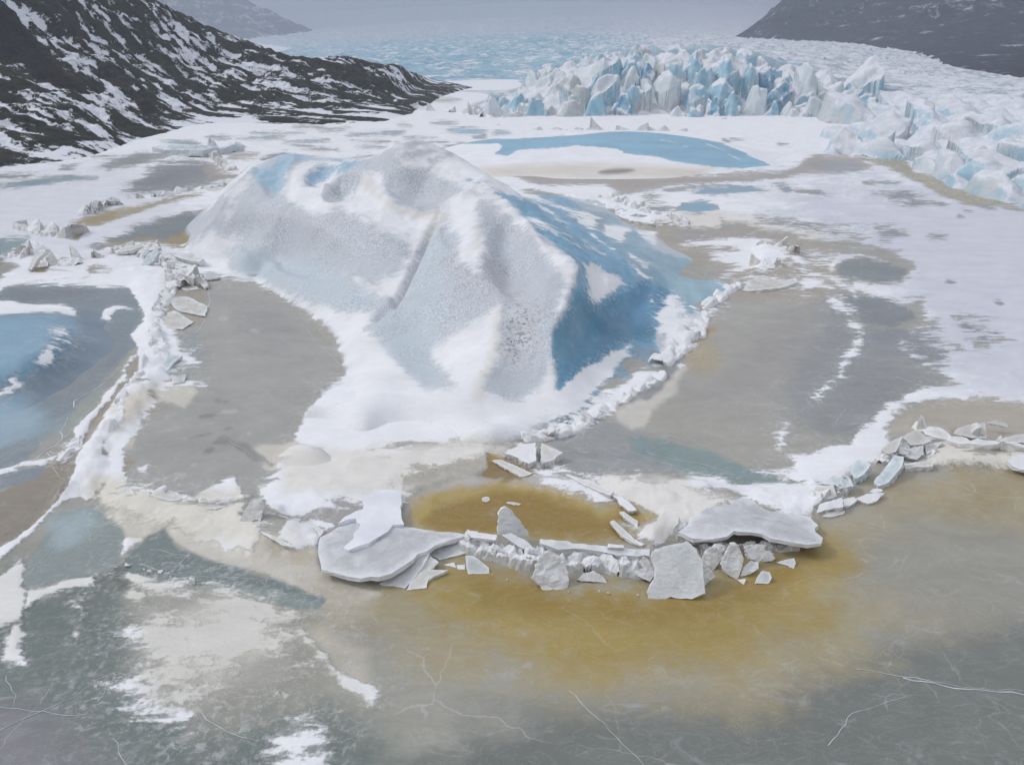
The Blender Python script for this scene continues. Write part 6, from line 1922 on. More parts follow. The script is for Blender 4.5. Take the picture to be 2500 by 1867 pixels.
# ---- right overhanging plate
RG = "plates under the overhanging sheet"
oh = plate("ice_sheet", "broad grey overhanging ice sheet above the silty water", "ice sheet",
      heights('b4', [(560, 720, .7), (640, 640, .62), (830, 500, .55), (1000, 465, .55), (1170, 430, .55), (1360, 500, .5), (1560, 560, .45), (1790, 590, .4), (1800, 660, .5), (1820, 740, .6), (1885, 788, .72), (1840, 830, .78), (1750, 850, .82), (1600, 825, .9), (1400, 785, 1.0), (1345, 735, 1.02), (1100, 712, 1.05), (1080, 735, 1.0), (1030, 770, .98), (900, 790, .95), (700, 795, .9), (620, 745, .8)]),
      .2, M_SLAB_G, rough=.05, jag=.08)
plate("ice_slab", "upright white leaf shaped slab under the overhanging sheet", "ice slab", on_plane('b4', [(960, 1020), (1000, 930), (1050, 830), (1080, 820), (1150, 920), (1168, 970), (1140, 1060), (1108, 1160), (1050, 1130), (990, 1090)], (1090, 1150, .02), 6, 34), .2, M_SLAB_W, RG, rough=.07)
plate("ice_slab", "square white slab tucked under the overhanging sheet", "ice slab", on_plane('b4', [(1175, 870), (1240, 845), (1350, 862), (1370, 950), (1300, 1000), (1215, 970)], (1260, 995, .35), 10, 36), .18, M_SLAB_W, RG)
plate("ice_slab", "snowy slab below the square white one", "ice slab", on_plane('b4', [(1130, 1135), (1170, 1040), (1230, 990), (1300, 1000), (1295, 1060), (1220, 1110)], (1200, 1130, .02), -10, 44), .18, M_SLAB_W, RG)
plate("ice_slab", "grey chunk standing at the right end under the sheet", "ice slab", on_plane('b4', [(1340, 1000), (1360, 900), (1400, 900), (1450, 970), (1420, 990)], (1400, 1000, .05), 0, 36), .2, M_SLAB_G, RG)
plate("ice_slab", "broad dirty slab at the left end under the sheet", "ice slab", on_plane('b4', [(790, 970), (830, 900), (920, 840), (1000, 850), (980, 950), (920, 1040), (890, 1080), (830, 1030)], (900, 1080, .03), 4, 40), .22, M_SLAB_S, RG, rough=.1)
plate("ice_slab", "thin curved grey blade standing on snow by the pond corner", "ice slab", on_plane('b4', [(515, 770), (530, 700), (575, 650), (585, 590), (598, 640), (580, 690), (545, 740), (540, 770)], (530, 770, .5), 0, 10), .1, M_SLAB_G)
plate("ice_floe", "white edged triangular floe right of the wall", "ice floe", on_plane('b4', [(1458, 1003), (1540, 980), (1618, 965), (1632, 1010), (1615, 1056), (1540, 1025)], (1600, 1050, .03), -10, 70), .1, M_SLAB_C, FL)
plate("ice_floe", "pyramid shaped clear floe right of the wall", "ice floe", on_plane('b4', [(1262, 1192), (1290, 1130), (1330, 1078), (1395, 1090), (1418, 1140), (1400, 1180), (1385, 1197)], (1330, 1195, .03), 0, 56), .12, M_SLAB_C, FL)
plate("ice_floe", "tiny white chip floating below the leaf shaped slab", "ice floe", on_plane('b4', [(1104, 1162), (1186, 1150), (1166, 1204)], (1150, 1200, .03), 0, 66), .1, M_SLAB_W, FL)
# ---- right ridge by the brown hole
RR = "blocks of the right pressure ridge"
plate("ice_block", "thick cream ice bar at the left end of the right ridge", "ice block", heights('b5', [(340, 1040, .45), (440, 1010, .55), (575, 975, .6), (585, 1060, .4), (450, 1080, .36), (350, 1110, .3)]), .4, M_SLAB_W, RR, rough=.06)
plate("ice_block", "arched cream ice block over a small brown cave", "ice block", heights('b5', [(290, 960, .5), (340, 880, .7), (490, 860, .8), (530, 960, .6), (470, 985, .55), (360, 975, .55)]), .3, M_SLAB_S, RR, rough=.06)
plate("ice_block", "thin cream strip lying below the thick bar", "ice block", heights('b5', [(330, 1140, .12), (480, 1100, .15), (600, 1095, .15), (590, 1118, .1), (470, 1150, .1)]), .12, M_SLAB_S, RR)
plate("ice_block", "glassy blue block left of the brown hole", "ice block", heights('b5', [(310, 850, .4), (470, 790, .75), (630, 768, .9), (680, 870, .6), (560, 890, .5), (520, 860, .5), (400, 850, .4)]), .4, M_SLAB_B, RR, rough=.08)
plate("ice_block", "glassy blue cube above the brown hole", "ice block", heights('b5', [(632, 715, .5), (680, 650, .8), (730, 620, .95), (835, 680, .9), (760, 770, .55), (690, 805, .45)]), .5, M_SLAB_B, RR, rough=.08)
plate("ice_block", "long knobbly blue ice log beside the brown hole", "ice block", heights('b5', [(855, 830, .25), (960, 710, .5), (1050, 590, .9), (1130, 600, .95), (1115, 700, .7), (1030, 790, .45), (985, 840, .35), (905, 870, .25)]), .45, M_SLAB_B, RR, rough=.14)
plate("ice_block", "cream cylinder of ice pointing at the blue log", "ice block", heights('b5', [(1135, 670, .3), (1250, 655, .42), (1392, 645, .45), (1392, 698, .35), (1250, 700, .3), (1150, 715, .25)]), .3, M_SLAB_S, RR, rough=.06)
plate("ice_block", "grey tilted plate at the top of the right ridge cluster", "ice block", on_plane('b5', [(930, 540), (990, 480), (1120, 420), (1090, 500), (1060, 560), (990, 582)], (990, 582, .5), -20, 50), .2, M_SLAB_S, RR)
plate("ice_block", "beige roof plate at the top of the right ridge cluster", "ice block", on_plane('b5', [(1120, 430), (1180, 390), (1250, 360), (1310, 410), (1380, 465), (1300, 495), (1190, 500)], (1200, 500, .9), 10, 58), .2, M_SLAB_S, RR)
plate("ice_block", "white lump under the beige roof plate", "ice block", on_plane('b5', [(1080, 540), (1110, 490), (1170, 485), (1195, 540), (1150, 590), (1090, 580)], (1130, 590, .4), 0, 40), .3, M_SLAB_W, RR, rough=.1)
plate("ice_block", "triangular grey white block right of the white lump", "ice block", on_plane('b5', [(1150, 600), (1195, 530), (1305, 505), (1310, 580), (1250, 635), (1180, 620)], (1220, 635, .2), 10, 44), .25, M_SLAB_W, RR, rough=.06)
plate("ice_block", "wide flat beige plate right of the cluster", "ice block", heights('b5', [(1320, 500, .6), (1480, 470, .7), (1420, 540, .5), (1335, 585, .4)]), .2, M_SLAB_S, RR)
plate("ice_block", "wedge chip at the lower end of the brown hole", "ice block", heights('b5', [(690, 985, .2), (790, 945, .3), (900, 930, .35), (960, 935, .25), (880, 1010, .15), (800, 1030, .12)]), .2, M_SLAB_W, RR)
plate("ice_block", "broken white plate between hole and blue log", "ice block", heights('b5', [(825, 920, .2), (860, 890, .25), (930, 895, .25), (945, 915, .2), (860, 935, .15)]), .15, M_SLAB_W, RR)
plate("ice_block", "cream plate joining the thick bar and the wedge chip", "ice block", heights('b5', [(585, 985, .3), (680, 970, .3), (710, 1000, .25), (640, 1050, .15), (590, 1050, .2)]), .2, M_SLAB_W, RR)
plate("ice_ridge", "long olive grey log shaped ice ridge with dark undercut", "ice ridge", heights('b5', [(1215, 340, .5), (1240, 285, .8), (1280, 290, .85), (1330, 320, .85), (1500, 360, .85), (1570, 405, .9), (1750, 445, .95), (2000, 470, .95), (2400, 490, 1.0), (2400, 530, .8), (1900, 505, .75), (1650, 495, .7), (1450, 440, .65), (1330, 400, .6)]), .55, M_SLAB_S, rough=.14, jag=.1)
plate("ice_slab", "upturned curved beige plate standing behind the long ice ridge", "ice slab", on_plane('b5', [(1575, 400), (1620, 350), (1720, 315), (1860, 298), (1870, 360), (1880, 440), (1750, 440)], (1750, 440, .8), -6, 44), .14, M_SLAB_S)
plate("ice_slab", "short upturned plate at the end of the curved one", "ice slab", on_plane('b5', [(1885, 290), (1960, 280), (2070, 310), (2065, 345), (1960, 320), (1900, 310)], (1960, 345, .85), 6, 40), .16, M_SLAB_S)
plate("ice_slab", "pale plate at the right end behind the long ice ridge", "ice slab", on_plane('b5', [(1975, 465), (2050, 430), (2200, 398), (2400, 380), (2400, 480), (2100, 480)], (2100, 480, .9), -4, 50), .16, M_SLAB_S)
plate("ice_slab", "flat cream plate lying below the long ice ridge", "ice slab", heights('b5', [(2060, 640, .6), (2150, 590, .62), (2400, 560, .62), (2400, 730, .5), (2180, 725, .5), (2100, 690, .52)]), .2, M_SLAB_W)
# ---- block with the dark gap above the pond
plate("ice_block", "square grey block beside a dark gap above the brown lead", "ice block", heights('b7', [(450, 1215, .75), (560, 1265, .7), (640, 1300, .6), (575, 1340, .5), (560, 1365, .45), (455, 1390, .5), (440, 1300, .6)]), .5, M_SLAB_S, rough=.05)
plate("ice_slab", "snow covered slab left of the dark gap", "ice slab", heights('b7', [(110, 1300, .45), (270, 1225, .6), (395, 1215, .72), (400, 1370, .5), (330, 1400, .4), (230, 1350, .35)]), .4, M_SLAB_W, rough=.06)
plate("ice_slab", "narrow frosted slab lying across the brown lead", "ice slab", heights('b2', [(1580, 235, .1), (1650, 225, .12), (1760, 270, .12), (1900, 335, .1), (1820, 360, .08), (1740, 320, .08)]), .12, M_SLAB_S)
# ---- left-centre cluster
LG = "plates of the left pressure ridge"
plate("ice_block", "upright beige ice block standing in the snow", "ice block", on_plane('b6', [(1130, 780), (1170, 690), (1240, 570), (1290, 560), (1335, 575), (1345, 640), (1320, 720), (1300, 800), (1290, 740), (1220, 760)], (1210, 780, .35), 4, 34), .4, M_SLAB_S, LG, rough=.09)
for pts, b_, nm in [([(1340, 690), (1380, 675), (1530, 715), (1550, 735), (1400, 700)], (1450, 735, .3), "topmost yellowish splinter beside the upright beige block"), ([(1330, 730), (1400, 710), (1520, 745), (1420, 760), (1350, 755)], (1420, 765, .2), "lower yellowish splinter beside the upright beige block"),
                    ([(1340, 700), (1380, 700), (1360, 790), (1320, 790)], (1340, 790, .1), "short upright splinter beside the upright beige block"), ([(1550, 745), (1590, 730), (1650, 735), (1620, 765)], (1600, 770, .2), "pebbly chip at the end of the splinters")]:
    plate("ice_splinter", nm, "ice splinter", on_plane('b6', pts, b_, 0, 50), .12, M_SLAB_S, LG)
plate("ice_slab", "beige cracked slab with an undercut lip at the silt plain's edge", "ice slab", heights('b6', [(415, 500, .45), (520, 490, .5), (610, 510, .5), (670, 560, .5), (640, 580, .52), (575, 590, .55), (480, 565, .55), (420, 550, .5)]), .16, M_SLAB_S, LG)
plate("ice_slab", "long beige slab overlapping the cracked slab", "ice slab", heights('b6', [(580, 595, .45), (700, 570, .45), (940, 600, .4), (1100, 605, .3), (1060, 625, .4), (940, 655, .5), (800, 655, .52), (660, 630, .5)]), .15, M_SLAB_S, LG)
plate("ice_slab", "snow filled white slab at the start of the ledge", "ice slab", heights('b6', [(265, 515, .4), (330, 490, .45), (412, 485, .45), (425, 540, .5), (360, 570, .45), (280, 575, .4)]), .15, M_SLAB_W, LG)
plate("ice_block", "dull grey rounded block beside the ledge", "ice block", heights('b6', [(110, 570, .35), (140, 480, .55), (210, 470, .6), (260, 510, .6), (290, 580, .4), (250, 610, .3), (160, 590, .3)]), .4, M_SLAB_S, LG, rough=.08)
plate("ice_slab", "thin dark edged blade lying on the frosty shelf", "ice slab", heights('b6', [(1290, 830, .6), (1340, 845, .6), (1450, 890, .55), (1600, 970, .4), (1500, 955, .42), (1400, 900, .5)]), .12, M_SLAB_S, LG)
plate("ice_slab", "cream edged slab joining the snow patch and the big grey slab", "ice slab", heights('b6', [(1700, 750, .5), (1760, 770, .5), (1840, 840, .45), (1800, 890, .35), (1790, 850, .4)]), .14, M_SLAB_S, LG)
# ---- left rubble at the berg's toe
plate("ice_slab", "thick frosted grey slab lying at the iceberg's left toe", "ice slab", heights('n6', [(1320, 850, .9), (1400, 825, 1.3), (1500, 845, 1.3), (1570, 890, 1.0), (1540, 915, .7), (1450, 900, .7), (1350, 870, .7)]), .6, M_SLAB_C, LG, rough=.12)
plate("ice_slab", "blue upright blade slab at the head of the snow strip", "ice slab", on_plane('n6', [(1090, 940), (1130, 860), (1200, 810), (1225, 840), (1190, 900), (1130, 950)], (1130, 950, .1), -20, 34), .4, M_SLAB_B, LG)
plate("ice_slab", "shattered white slab beside the blue blade slab", "ice slab", on_plane('n6', [(1085, 830), (1130, 770), (1210, 770), (1240, 810), (1150, 830)], (1150, 830, .6), 0, 44), .4, M_SLAB_W, LG, rough=.12)
plate("ice_slab", "long beige beam bridging the olive pool", "ice slab", heights('n6', [(880, 830, .5), (980, 795, .9), (1100, 770, 1.1), (1120, 795, .9), (1000, 825, .7), (900, 845, .4)]), .4, M_SLAB_S, LG, rough=.1)
plate("ice_slab", "white arched slab roofing a small brown cave", "ice slab", on_plane('n6', [(220, 960), (250, 880), (310, 840), (370, 830), (300, 880), (260, 950), (240, 980)], (240, 980, .1), -30, 30), .4, M_SLAB_W)
plate("ice_slab", "cream upright slab at the right side of the brown cave", "ice slab", on_plane('n6', [(375, 940), (370, 860), (400, 840), (430, 890), (437, 940)], (410, 940, .1), 20, 26), .4, M_SLAB_S)
plate("ice_slab", "beige slab lying inside the brown cave", "ice slab", heights('n6', [(255, 940, .3), (300, 915, .5), (370, 910, .5), (370, 945, .2), (300, 955, .15)]), .25, M_SLAB_S)
for pts, th, mt, nm in [([(870, 640, .5), (940, 620, .6), (1000, 690, .5), (1070, 780, .35), (1000, 790, .3), (930, 740, .4)], .2, M_SLAB_S, "scoop shaped beige plate in the left rubble"), ([(880, 830, .3), (1000, 820, .35), (1120, 880, .35), (1100, 930, .3), (960, 900, .3)], .16, M_SLAB_S, "wide beige plate below the scoop shaped one"),
                        ([(850, 920, .25), (940, 900, .3), (1040, 960, .3), (980, 1000, .2), (870, 990, .2)], .16, M_SLAB_S, "beige plate cracked by white veins"), ([(800, 1020, .35), (850, 980, .5), (880, 1060, .4), (870, 1110, .25), (820, 1090, .25)], .2, M_SLAB_W, "white curled plate at the strip's edge"),
                        ([(870, 1190, .3), (900, 1130, .5), (980, 1140, .5), (930, 1180, .4), (890, 1230, .3)], .2, M_SLAB_B, "green white plate at the strip's edge"), ([(920, 1250, .25), (1000, 1240, .3), (990, 1280, .2), (930, 1290, .2)], .16, M_SLAB_G, "grey plate near the white forked crack"),
                        ([(1090, 700, .3), (1160, 690, .35), (1180, 720, .3), (1110, 730, .25)], .2, M_SLAB_G, "small grey plate at the foot of the iceberg"), ([(1070, 750, .4), (1090, 720, .6), (1120, 760, .4), (1100, 775, .3)], .25, M_SLAB_S, "dark beige chunk near the foot of the iceberg")]:
    plate("ice_plate", nm, "ice plate", heights('6', [(q_[0], q_[1], q_[2] * (.45 if "beige plate" in nm else 1)) for q_ in pts]), th * (.6 if "beige plate" in nm else 1), mt, LG, rough=.08)
plate("ice_slab", "narrow upright beige slab in a snow slit on the left strip", "ice slab", heights('n2', [(1295, 530, .5), (1330, 560, .6), (1365, 700, .5), (1350, 800, .35), (1325, 855, .3), (1310, 760, .35), (1300, 640, .4)]), .3, M_SLAB_S, LG)
# ---- mid right ridge
MG = "plates of the ridge behind the iceberg"
for pts, mt, nm in [([(130, 110, .8), (250, 95, 1.1), (380, 130, 1.0), (330, 160, .6), (200, 140, .6)], M_SLAB_B, "pale green ice plate at the start of the ridge behind the iceberg"), ([(400, 130, 1.0), (460, 150, 1.2), (580, 200, 1.1), (650, 215, .8), (520, 215, .6), (420, 185, .6)], M_SLAB_B, "long pale green plate in the ridge behind the iceberg"),
                    ([(410, 190, .7), (550, 225, .8), (690, 255, .8), (680, 270, .5), (520, 245, .4), (440, 215, .4)], M_SLAB_W, "white plate edge along the ridge's brown seam"), ([(690, 240, .8), (760, 230, .9), (810, 245, .8), (770, 262, .5), (700, 262, .5)], M_SLAB_S, "dark bottomed plate at the ridge's end")]:
    plate("ice_plate", nm, "ice plate", heights('n5', pts), .5, mt, MG, rough=.15)
for k_, pts, mt, nm in [('n5', [(1320, 645, .3), (1400, 630, .4), (1560, 650, .4), (1640, 630, .5), (1650, 660, .4), (1560, 690, .3), (1400, 720, .25), (1280, 715, .2)], M_SLAB_S, "broad low beige plate with a dark edge on the silt ice"),
                        ('n5', [(1420, 440, .5), (1500, 430, .6), (1600, 460, .6), (1560, 490, .4), (1450, 470, .35)], M_SLAB_W, "small white plate ridge on the silt ice"),
                        ('n5', [(1420, 530, .6), (1450, 490, .9), (1500, 510, .8), (1500, 560, .4), (1450, 570, .4)], M_SLAB_W, "curled white lump on the silt ice")]:
    plate("ice_plate", nm, "ice plate", heights(k_, pts), .3, mt, None, rough=.12)
plate("ice_slab", "small dark cone of ice on the far lagoon snow", "ice slab", on_plane('n5', [(150, 95), (175, 70), (200, 92)], (175, 95, 0), 0, 20), .5, M_SLAB_G)
plate("ice_ledge", "long blue green ice ledge along the hillside shore", "ice ledge", heights('n6', [(1170, 30, 1.0), (1280, 5, 1.8), (1500, 8, 2.0), (1640, 20, 2.0), (1800, 10, 1.6), (1880, 20, 1.0), (1700, 45, 1.2), (1550, 62, 1.4), (1400, 55, 1.3), (1250, 48, 1.0)]), 1.4, M_SLAB_B, rough=.3)

# ------------------------------------------------------------------ rubble: chunks shared between ridges
CH = []
for i in range(18):
    V, F = block_shape(300 + i * 13, 3 if i < 6 else 2, planes=8 + i % 4, soft=40, amp=.06, freq=3.2, taper=.05, scoops=i % 3, flat=[1.0, .7, .45][i % 3])
    V[:, 2] -= .3
    CH.append(mesh_from("ice_chunk", V, F, M_RUB, smooth=False))
CHUNKS = [0]
def ridge(k, line, n, size, spread, label, group, tint=(214, 213, 212), z=(0, .3), name="ice_chunk", cat="ice chunk", plat=.6):
    pts = np.array([q_[:2] for q_ in c(k, line)])
    seg = np.linalg.norm(np.diff(pts, axis=0), axis=1)
    cum = np.r_[0, np.cumsum(seg)]
    for i in range(n):
        t = (i + random.random()) / n * cum[-1]
        j = min(int(np.searchsorted(cum, t, 'right') - 1), len(seg) - 1)
        p = pts[j] + (pts[j + 1] - pts[j]) * (t - cum[j]) / max(seg[j], 1e-6)
        d = random.gauss(0, 1) * spread * .5
        zz = random.uniform(*z) * math.exp(-(d / spread) ** 2 * 2)
        px_, py_ = p[0] + random.gauss(0, spread * .4), p[1] + d
        w = G(px_, py_, zz)
        gz_ = ground_z(w[0], w[1])
        s_ = size[0] + (size[1] - size[0]) * random.random() ** 3
        o = bpy.data.objects.new(name, CH[random.randrange(len(CH))])
        col.objects.link(o)
        flat = random.uniform(.18, .6) if random.random() < plat else random.uniform(.6, 1.2)
        o.scale = (s_ * random.uniform(.7, 1.4), s_ * random.uniform(.6, 1.2), s_ * flat)
        o.rotation_euler = (random.gauss(0, .6), random.gauss(0, .6), random.uniform(0, 6.28))
        o.location = (w[0], w[1], gz_ + zz)
        v = random.uniform(-16, 8)
        o.color = rgba((tint[0] + v, tint[1] + v, tint[2] + v))
        tag(o, label, cat, group)
        CHUNKS[0] += 1


strip('b3', [(150, 590), (300, 640), (500, 700), (680, 720)], 1.9, 1.0, .55, "rough white ice chunk in the left half of the front wall", "chunks in the left half of the front wall", seed=1, D_=.4, zr=(.6, 1.1), tl_=.6, rough=.13, ep=.5)
strip('b3', [(640, 700), (900, 720), (1250, 745), (1580, 800)], 2.0, .95, .55, "rough white ice chunk in the right half of the front wall", "chunks in the right half of the front wall", seed=2, D_=.4, zr=(.6, 1.1), tl_=.6, rough=.13, ep=.5)
strip('b4', [(640, 800), (800, 870), (1050, 900), (1350, 900), (1560, 850)], 1.5, .65, .55, "rough ice chunk in the shade under the overhanging sheet", "chunks under the overhanging sheet", tint=(200, 197, 190), seed=3, zr=(.5, 1.1), D_=.45, rough=.2, ep=.6)
strip('b5', [(1280, 420), (1500, 480), (1750, 515), (2300, 560)], .9, .5, .5, "small ice chunk along the undercut of the long olive ridge", "chunks below the long olive ridge", tint=(200, 196, 186), seed=4, lift=.1)
strip('b5', [(930, 650), (1040, 560), (1200, 560), (1330, 610)], 1.3, .6, .45, "small ice chunk in the right ridge cluster", "chunks in the right ridge cluster", seed=5, tl_=.7, rough=.08)
strip('b5', [(300, 1060), (420, 1000), (560, 960), (620, 880)], 1.2, .5, .5, "small ice chunk round the thick cream bar", "chunks round the thick cream bar", seed=6, tl_=.7, rough=.08)
strip('b7', [(330, 1150), (560, 1120), (820, 1060), (900, 980), (1030, 900), (1180, 830), (1300, 730), (1500, 630)], 1.6, .55, .8, "snowy rubble chunk along the iceberg's right foot", "rubble along the iceberg's right foot", tint=(216, 216, 217), seed=7, zr=(.3, .95), tl_=.5, rough=.06, D_=.5, smooth=True)
strip('b7', [(1520, 490), (1680, 380), (1780, 240), (1850, 80)], 3.0, .8, 1.1, "snowy rubble chunk below the blue ice toe", "rubble below the blue ice toe", tint=(214, 218, 222), seed=8, zr=(.3, .95), tl_=.5, rough=.06, D_=.5, smooth=True)
strip('5', [(1290, 880), (1420, 840), (1530, 780), (1590, 735)], 2.0, .8, 1.0, "rubble chunk at the tip of the blue ice toe", "rubble at the tip of the blue ice toe", tint=(206, 214, 218), seed=9, zr=(.3, .95), tl_=.5, rough=.06, D_=.5, smooth=True)
strip('n6', [(1090, 840), (1240, 890), (1330, 950), (1410, 1020), (1440, 1100)], 4.2, 1.2, 1.15, "ice chunk in the rubble heap at the iceberg's left toe", "rubble at the iceberg's left toe", tint=(206, 203, 196), seed=10, tl_=.7, rough=.08)
strip('6', [(900, 690), (930, 780), (880, 860), (830, 1000), (850, 1090), (880, 1200)], 1.6, .5, .9, "ice chunk along the right edge of the snow strip", "rubble along the snow strip", tint=(210, 207, 200), seed=11, zr=(.3, .95), tl_=.5, rough=.06, D_=.5, smooth=True)
strip('n2', [(1560, 180), (1500, 420), (1330, 560), (1300, 840), (1130, 960)], 1.0, .35, .8, "low ice chunk along the snow bank beside the grey lead", "low chunks beside the grey lead", tint=(214, 211, 204), seed=12, zr=(.3, .95), tl_=.5, rough=.06, D_=.5, smooth=True)
strip('b6', [(270, 520), (420, 530), (600, 590), (900, 650), (1150, 620)], .7, .32, .5, "low ice chunk along the beige ledge", "low chunks along the beige ledge", tint=(210, 205, 194), seed=13, zr=(.3, .95), tl_=.5, rough=.06, D_=.5, smooth=True)
strip('n2', [(560, 1230), (680, 1160), (800, 1060), (850, 930)], 1.0, .3, .6, "small ice chunk at the junction of the white cracks", "chunks at the white crack junction", tint=(214, 214, 214), seed=14, zr=(.3, .95), tl_=.5, rough=.06, D_=.5, smooth=True)
BN, BC = "ice_boulder", "ice boulder"
strip('n6', [(740, 880), (880, 835), (1000, 805), (1110, 785)], 2.0, .7, 1.1, "ice boulder along the beam over the olive pool", "rubble along the olive pool", (200, 197, 190), BN, BC, seed=20)
strip('n6', [(30, 910), (150, 860), (230, 810), (340, 860), (450, 905), (570, 930)], 3.0, 1.0, 1.3, "ice boulder heaped round the brown cave", "rubble round the brown cave", (206, 203, 198), BN, BC, seed=21)
strip('n6', [(220, 650), (330, 690), (450, 700), (570, 710)], 4.5, 1.2, 1.4, "ice boulder in the heap beyond the brown cave", "rubble beyond the brown cave", (208, 206, 203), BN, BC, seed=22)
strip('n6', [(640, 560), (720, 530), (800, 490), (910, 475)], 3.0, 1.9, 1.3, "grey ice boulder in the dark spiky heap by the ochre channel", "spiky heap by the ochre channel", (150, 147, 142), BN, BC, seed=23)
strip('n6', [(1000, 430), (1200, 410), (1350, 390), (1420, 370), (1550, 350), (1650, 340), (1790, 310)], 1.8, .8, 1.3, "small ice boulder on the far ridge left of the iceberg", "far ridge left of the iceberg", (206, 203, 198), BN, BC, seed=24)
strip('n6', [(1600, 80), (1680, 130), (1760, 200), (1890, 235)], 2.2, 1.1, 1.5, "small ice boulder on the ridge behind the dark frozen pool", "ridge behind the dark frozen pool", (208, 204, 198), BN, BC, seed=25)
strip('n6', [(1640, 70), (1760, 70), (1870, 35)], 3.0, 1.8, 1.9, "grey jagged boulder at the end of the ice ledge", "jagged boulders at the ice ledge", (176, 176, 174), BN, BC, seed=26)
strip('n5', [(330, 105), (480, 165), (600, 212), (720, 245), (880, 272)], 2.2, .9, 1.2, "ice boulder on the ridge behind the iceberg", "boulders on the ridge behind the iceberg", (214, 216, 216), BN, BC, seed=27)
strip('n5', [(1400, 420), (1560, 440), (1630, 475)], 1.6, .45, .9, "small ice boulder in the low ridge on the silt ice", "boulders on the silt ice ridge", (212, 207, 196), BN, BC, seed=28)
strip('n5', [(1360, 550), (1420, 570), (1500, 560)], 1.4, .5, .8, "small ice boulder near the curled white lump", "boulders near the curled white lump", (212, 207, 196), BN, BC, seed=29)
strip('n3', [(60, 650), (200, 690), (400, 680), (540, 650)], 6, 1.4, 3.0, "small snowy ice boulder round the lone pyramid", "boulders round the lone pyramid", (214, 216, 218), BN, BC, seed=30)
strip('n3', [(560, 800), (1000, 800), (1400, 800), (1900, 812)], 4, 1.1, 2.4, "small snowy ice boulder strewn along the glacier foot", "boulders along the glacier foot", (218, 219, 222), BN, BC, seed=31)
strip('2', [(560, 460), (800, 490), (960, 500), (1040, 520)], 4, 1.2, 3.0, "pale ice lump on the snow of the far lagoon arm", "ice lumps on the far lagoon arm", (206, 209, 212), BN, BC, seed=32)
ridge('b1', [(480, 770), (560, 720), (900, 800)], 8, (.12, .4), 8, "crumb of ice by the teal wedge of ice", "ice crumbs by the teal wedge", z=(.0, .05), name="ice_crumb", cat="ice crumb")
ridge('b3', [(200, 760), (700, 930), (1400, 930), (1700, 1010)], 9, (.12, .35), 10, "crumb of ice floating below the front wall", "ice crumbs below the front wall", z=(.0, .02), name="ice_crumb", cat="ice crumb")
ridge('b4', [(640, 790), (900, 900), (1300, 950)], 8, (.2, .5), 8, "loose ice fragment on the rubble under the sheet", "loose fragments under the sheet", z=(.3, .5), name="ice_fragment", cat="ice fragment")
ridge('b7', [(430, 1130), (900, 980), (1300, 730)], 12, (.3, .7), 9, "loose ice fragment on the rubble of the iceberg's right foot", "loose fragments at the right foot", z=(.1, .4), name="ice_fragment", cat="ice fragment")
ridge('n6', [(1150, 850), (1300, 930), (1420, 1050)], 14, (.4, 1.1), 14, "loose ice fragment on the heap at the iceberg's left toe", "loose fragments at the left toe", z=(.3, 1.0), name="ice_fragment", cat="ice fragment")

# ------------------------------------------------------------------ white healed cracks in the lagoon ice
def crack(k, line, w0, w1, seed, z=.02):
    r_ = np.random.default_rng(seed)
    P_ = [G(q_[0], q_[1]) for q_ in c(k, line)]
    pts = []
    for a, b in zip(P_[:-1], P_[1:]):
        L = np.linalg.norm(b - a)
        m = max(2, int(L / .35))
        for j in range(m):
            pts.append(a + (b - a) * j / m)
    pts.append(P_[-1])
    pts = np.array(pts)
    d = np.gradient(pts[:, :2], axis=0)
    nrm_ = np.c_[-d[:, 1], d[:, 0]] / (np.linalg.norm(d, axis=1)[:, None] + 1e-9)
    s_ = np.arange(len(pts)) * .35
    wob = .10 * fbm(s_ * .9 + seed, s_ * 0 + 3.3, None, 3, seed % 40) + .03 * r_.normal(size=len(pts))
    pts[:, :2] += nrm_ * wob[:, None]
    w = np.linspace(w0, w1, len(pts)) * (1 + .6 * fbm(s_ * 1.3, s_ * 0 + seed, None, 3, 7))
    w = np.maximum(w, .012)
    gz_ = relief(pts[:, 0], pts[:, 1]) + z
    Lf = np.c_[pts[:, :2] + nrm_ * w[:, None] / 2, gz_]
    Rt = np.c_[pts[:, :2] - nrm_ * w[:, None] / 2, gz_]
    Md = np.c_[pts[:, :2], gz_ + np.minimum(w * .35, .06)]
    n = len(pts)
    V = np.r_[Lf, Md, Rt]
    i = np.arange(n - 1)
    F = np.r_[np.c_[i, i + n, i + n + 1, i + 1], np.c_[i + n, i + 2 * n, i + 2 * n + 1, i + n + 1]][:, ::-1]
    obj("crack", mesh_from("crack", V, F, M_CRACK), lagoon)

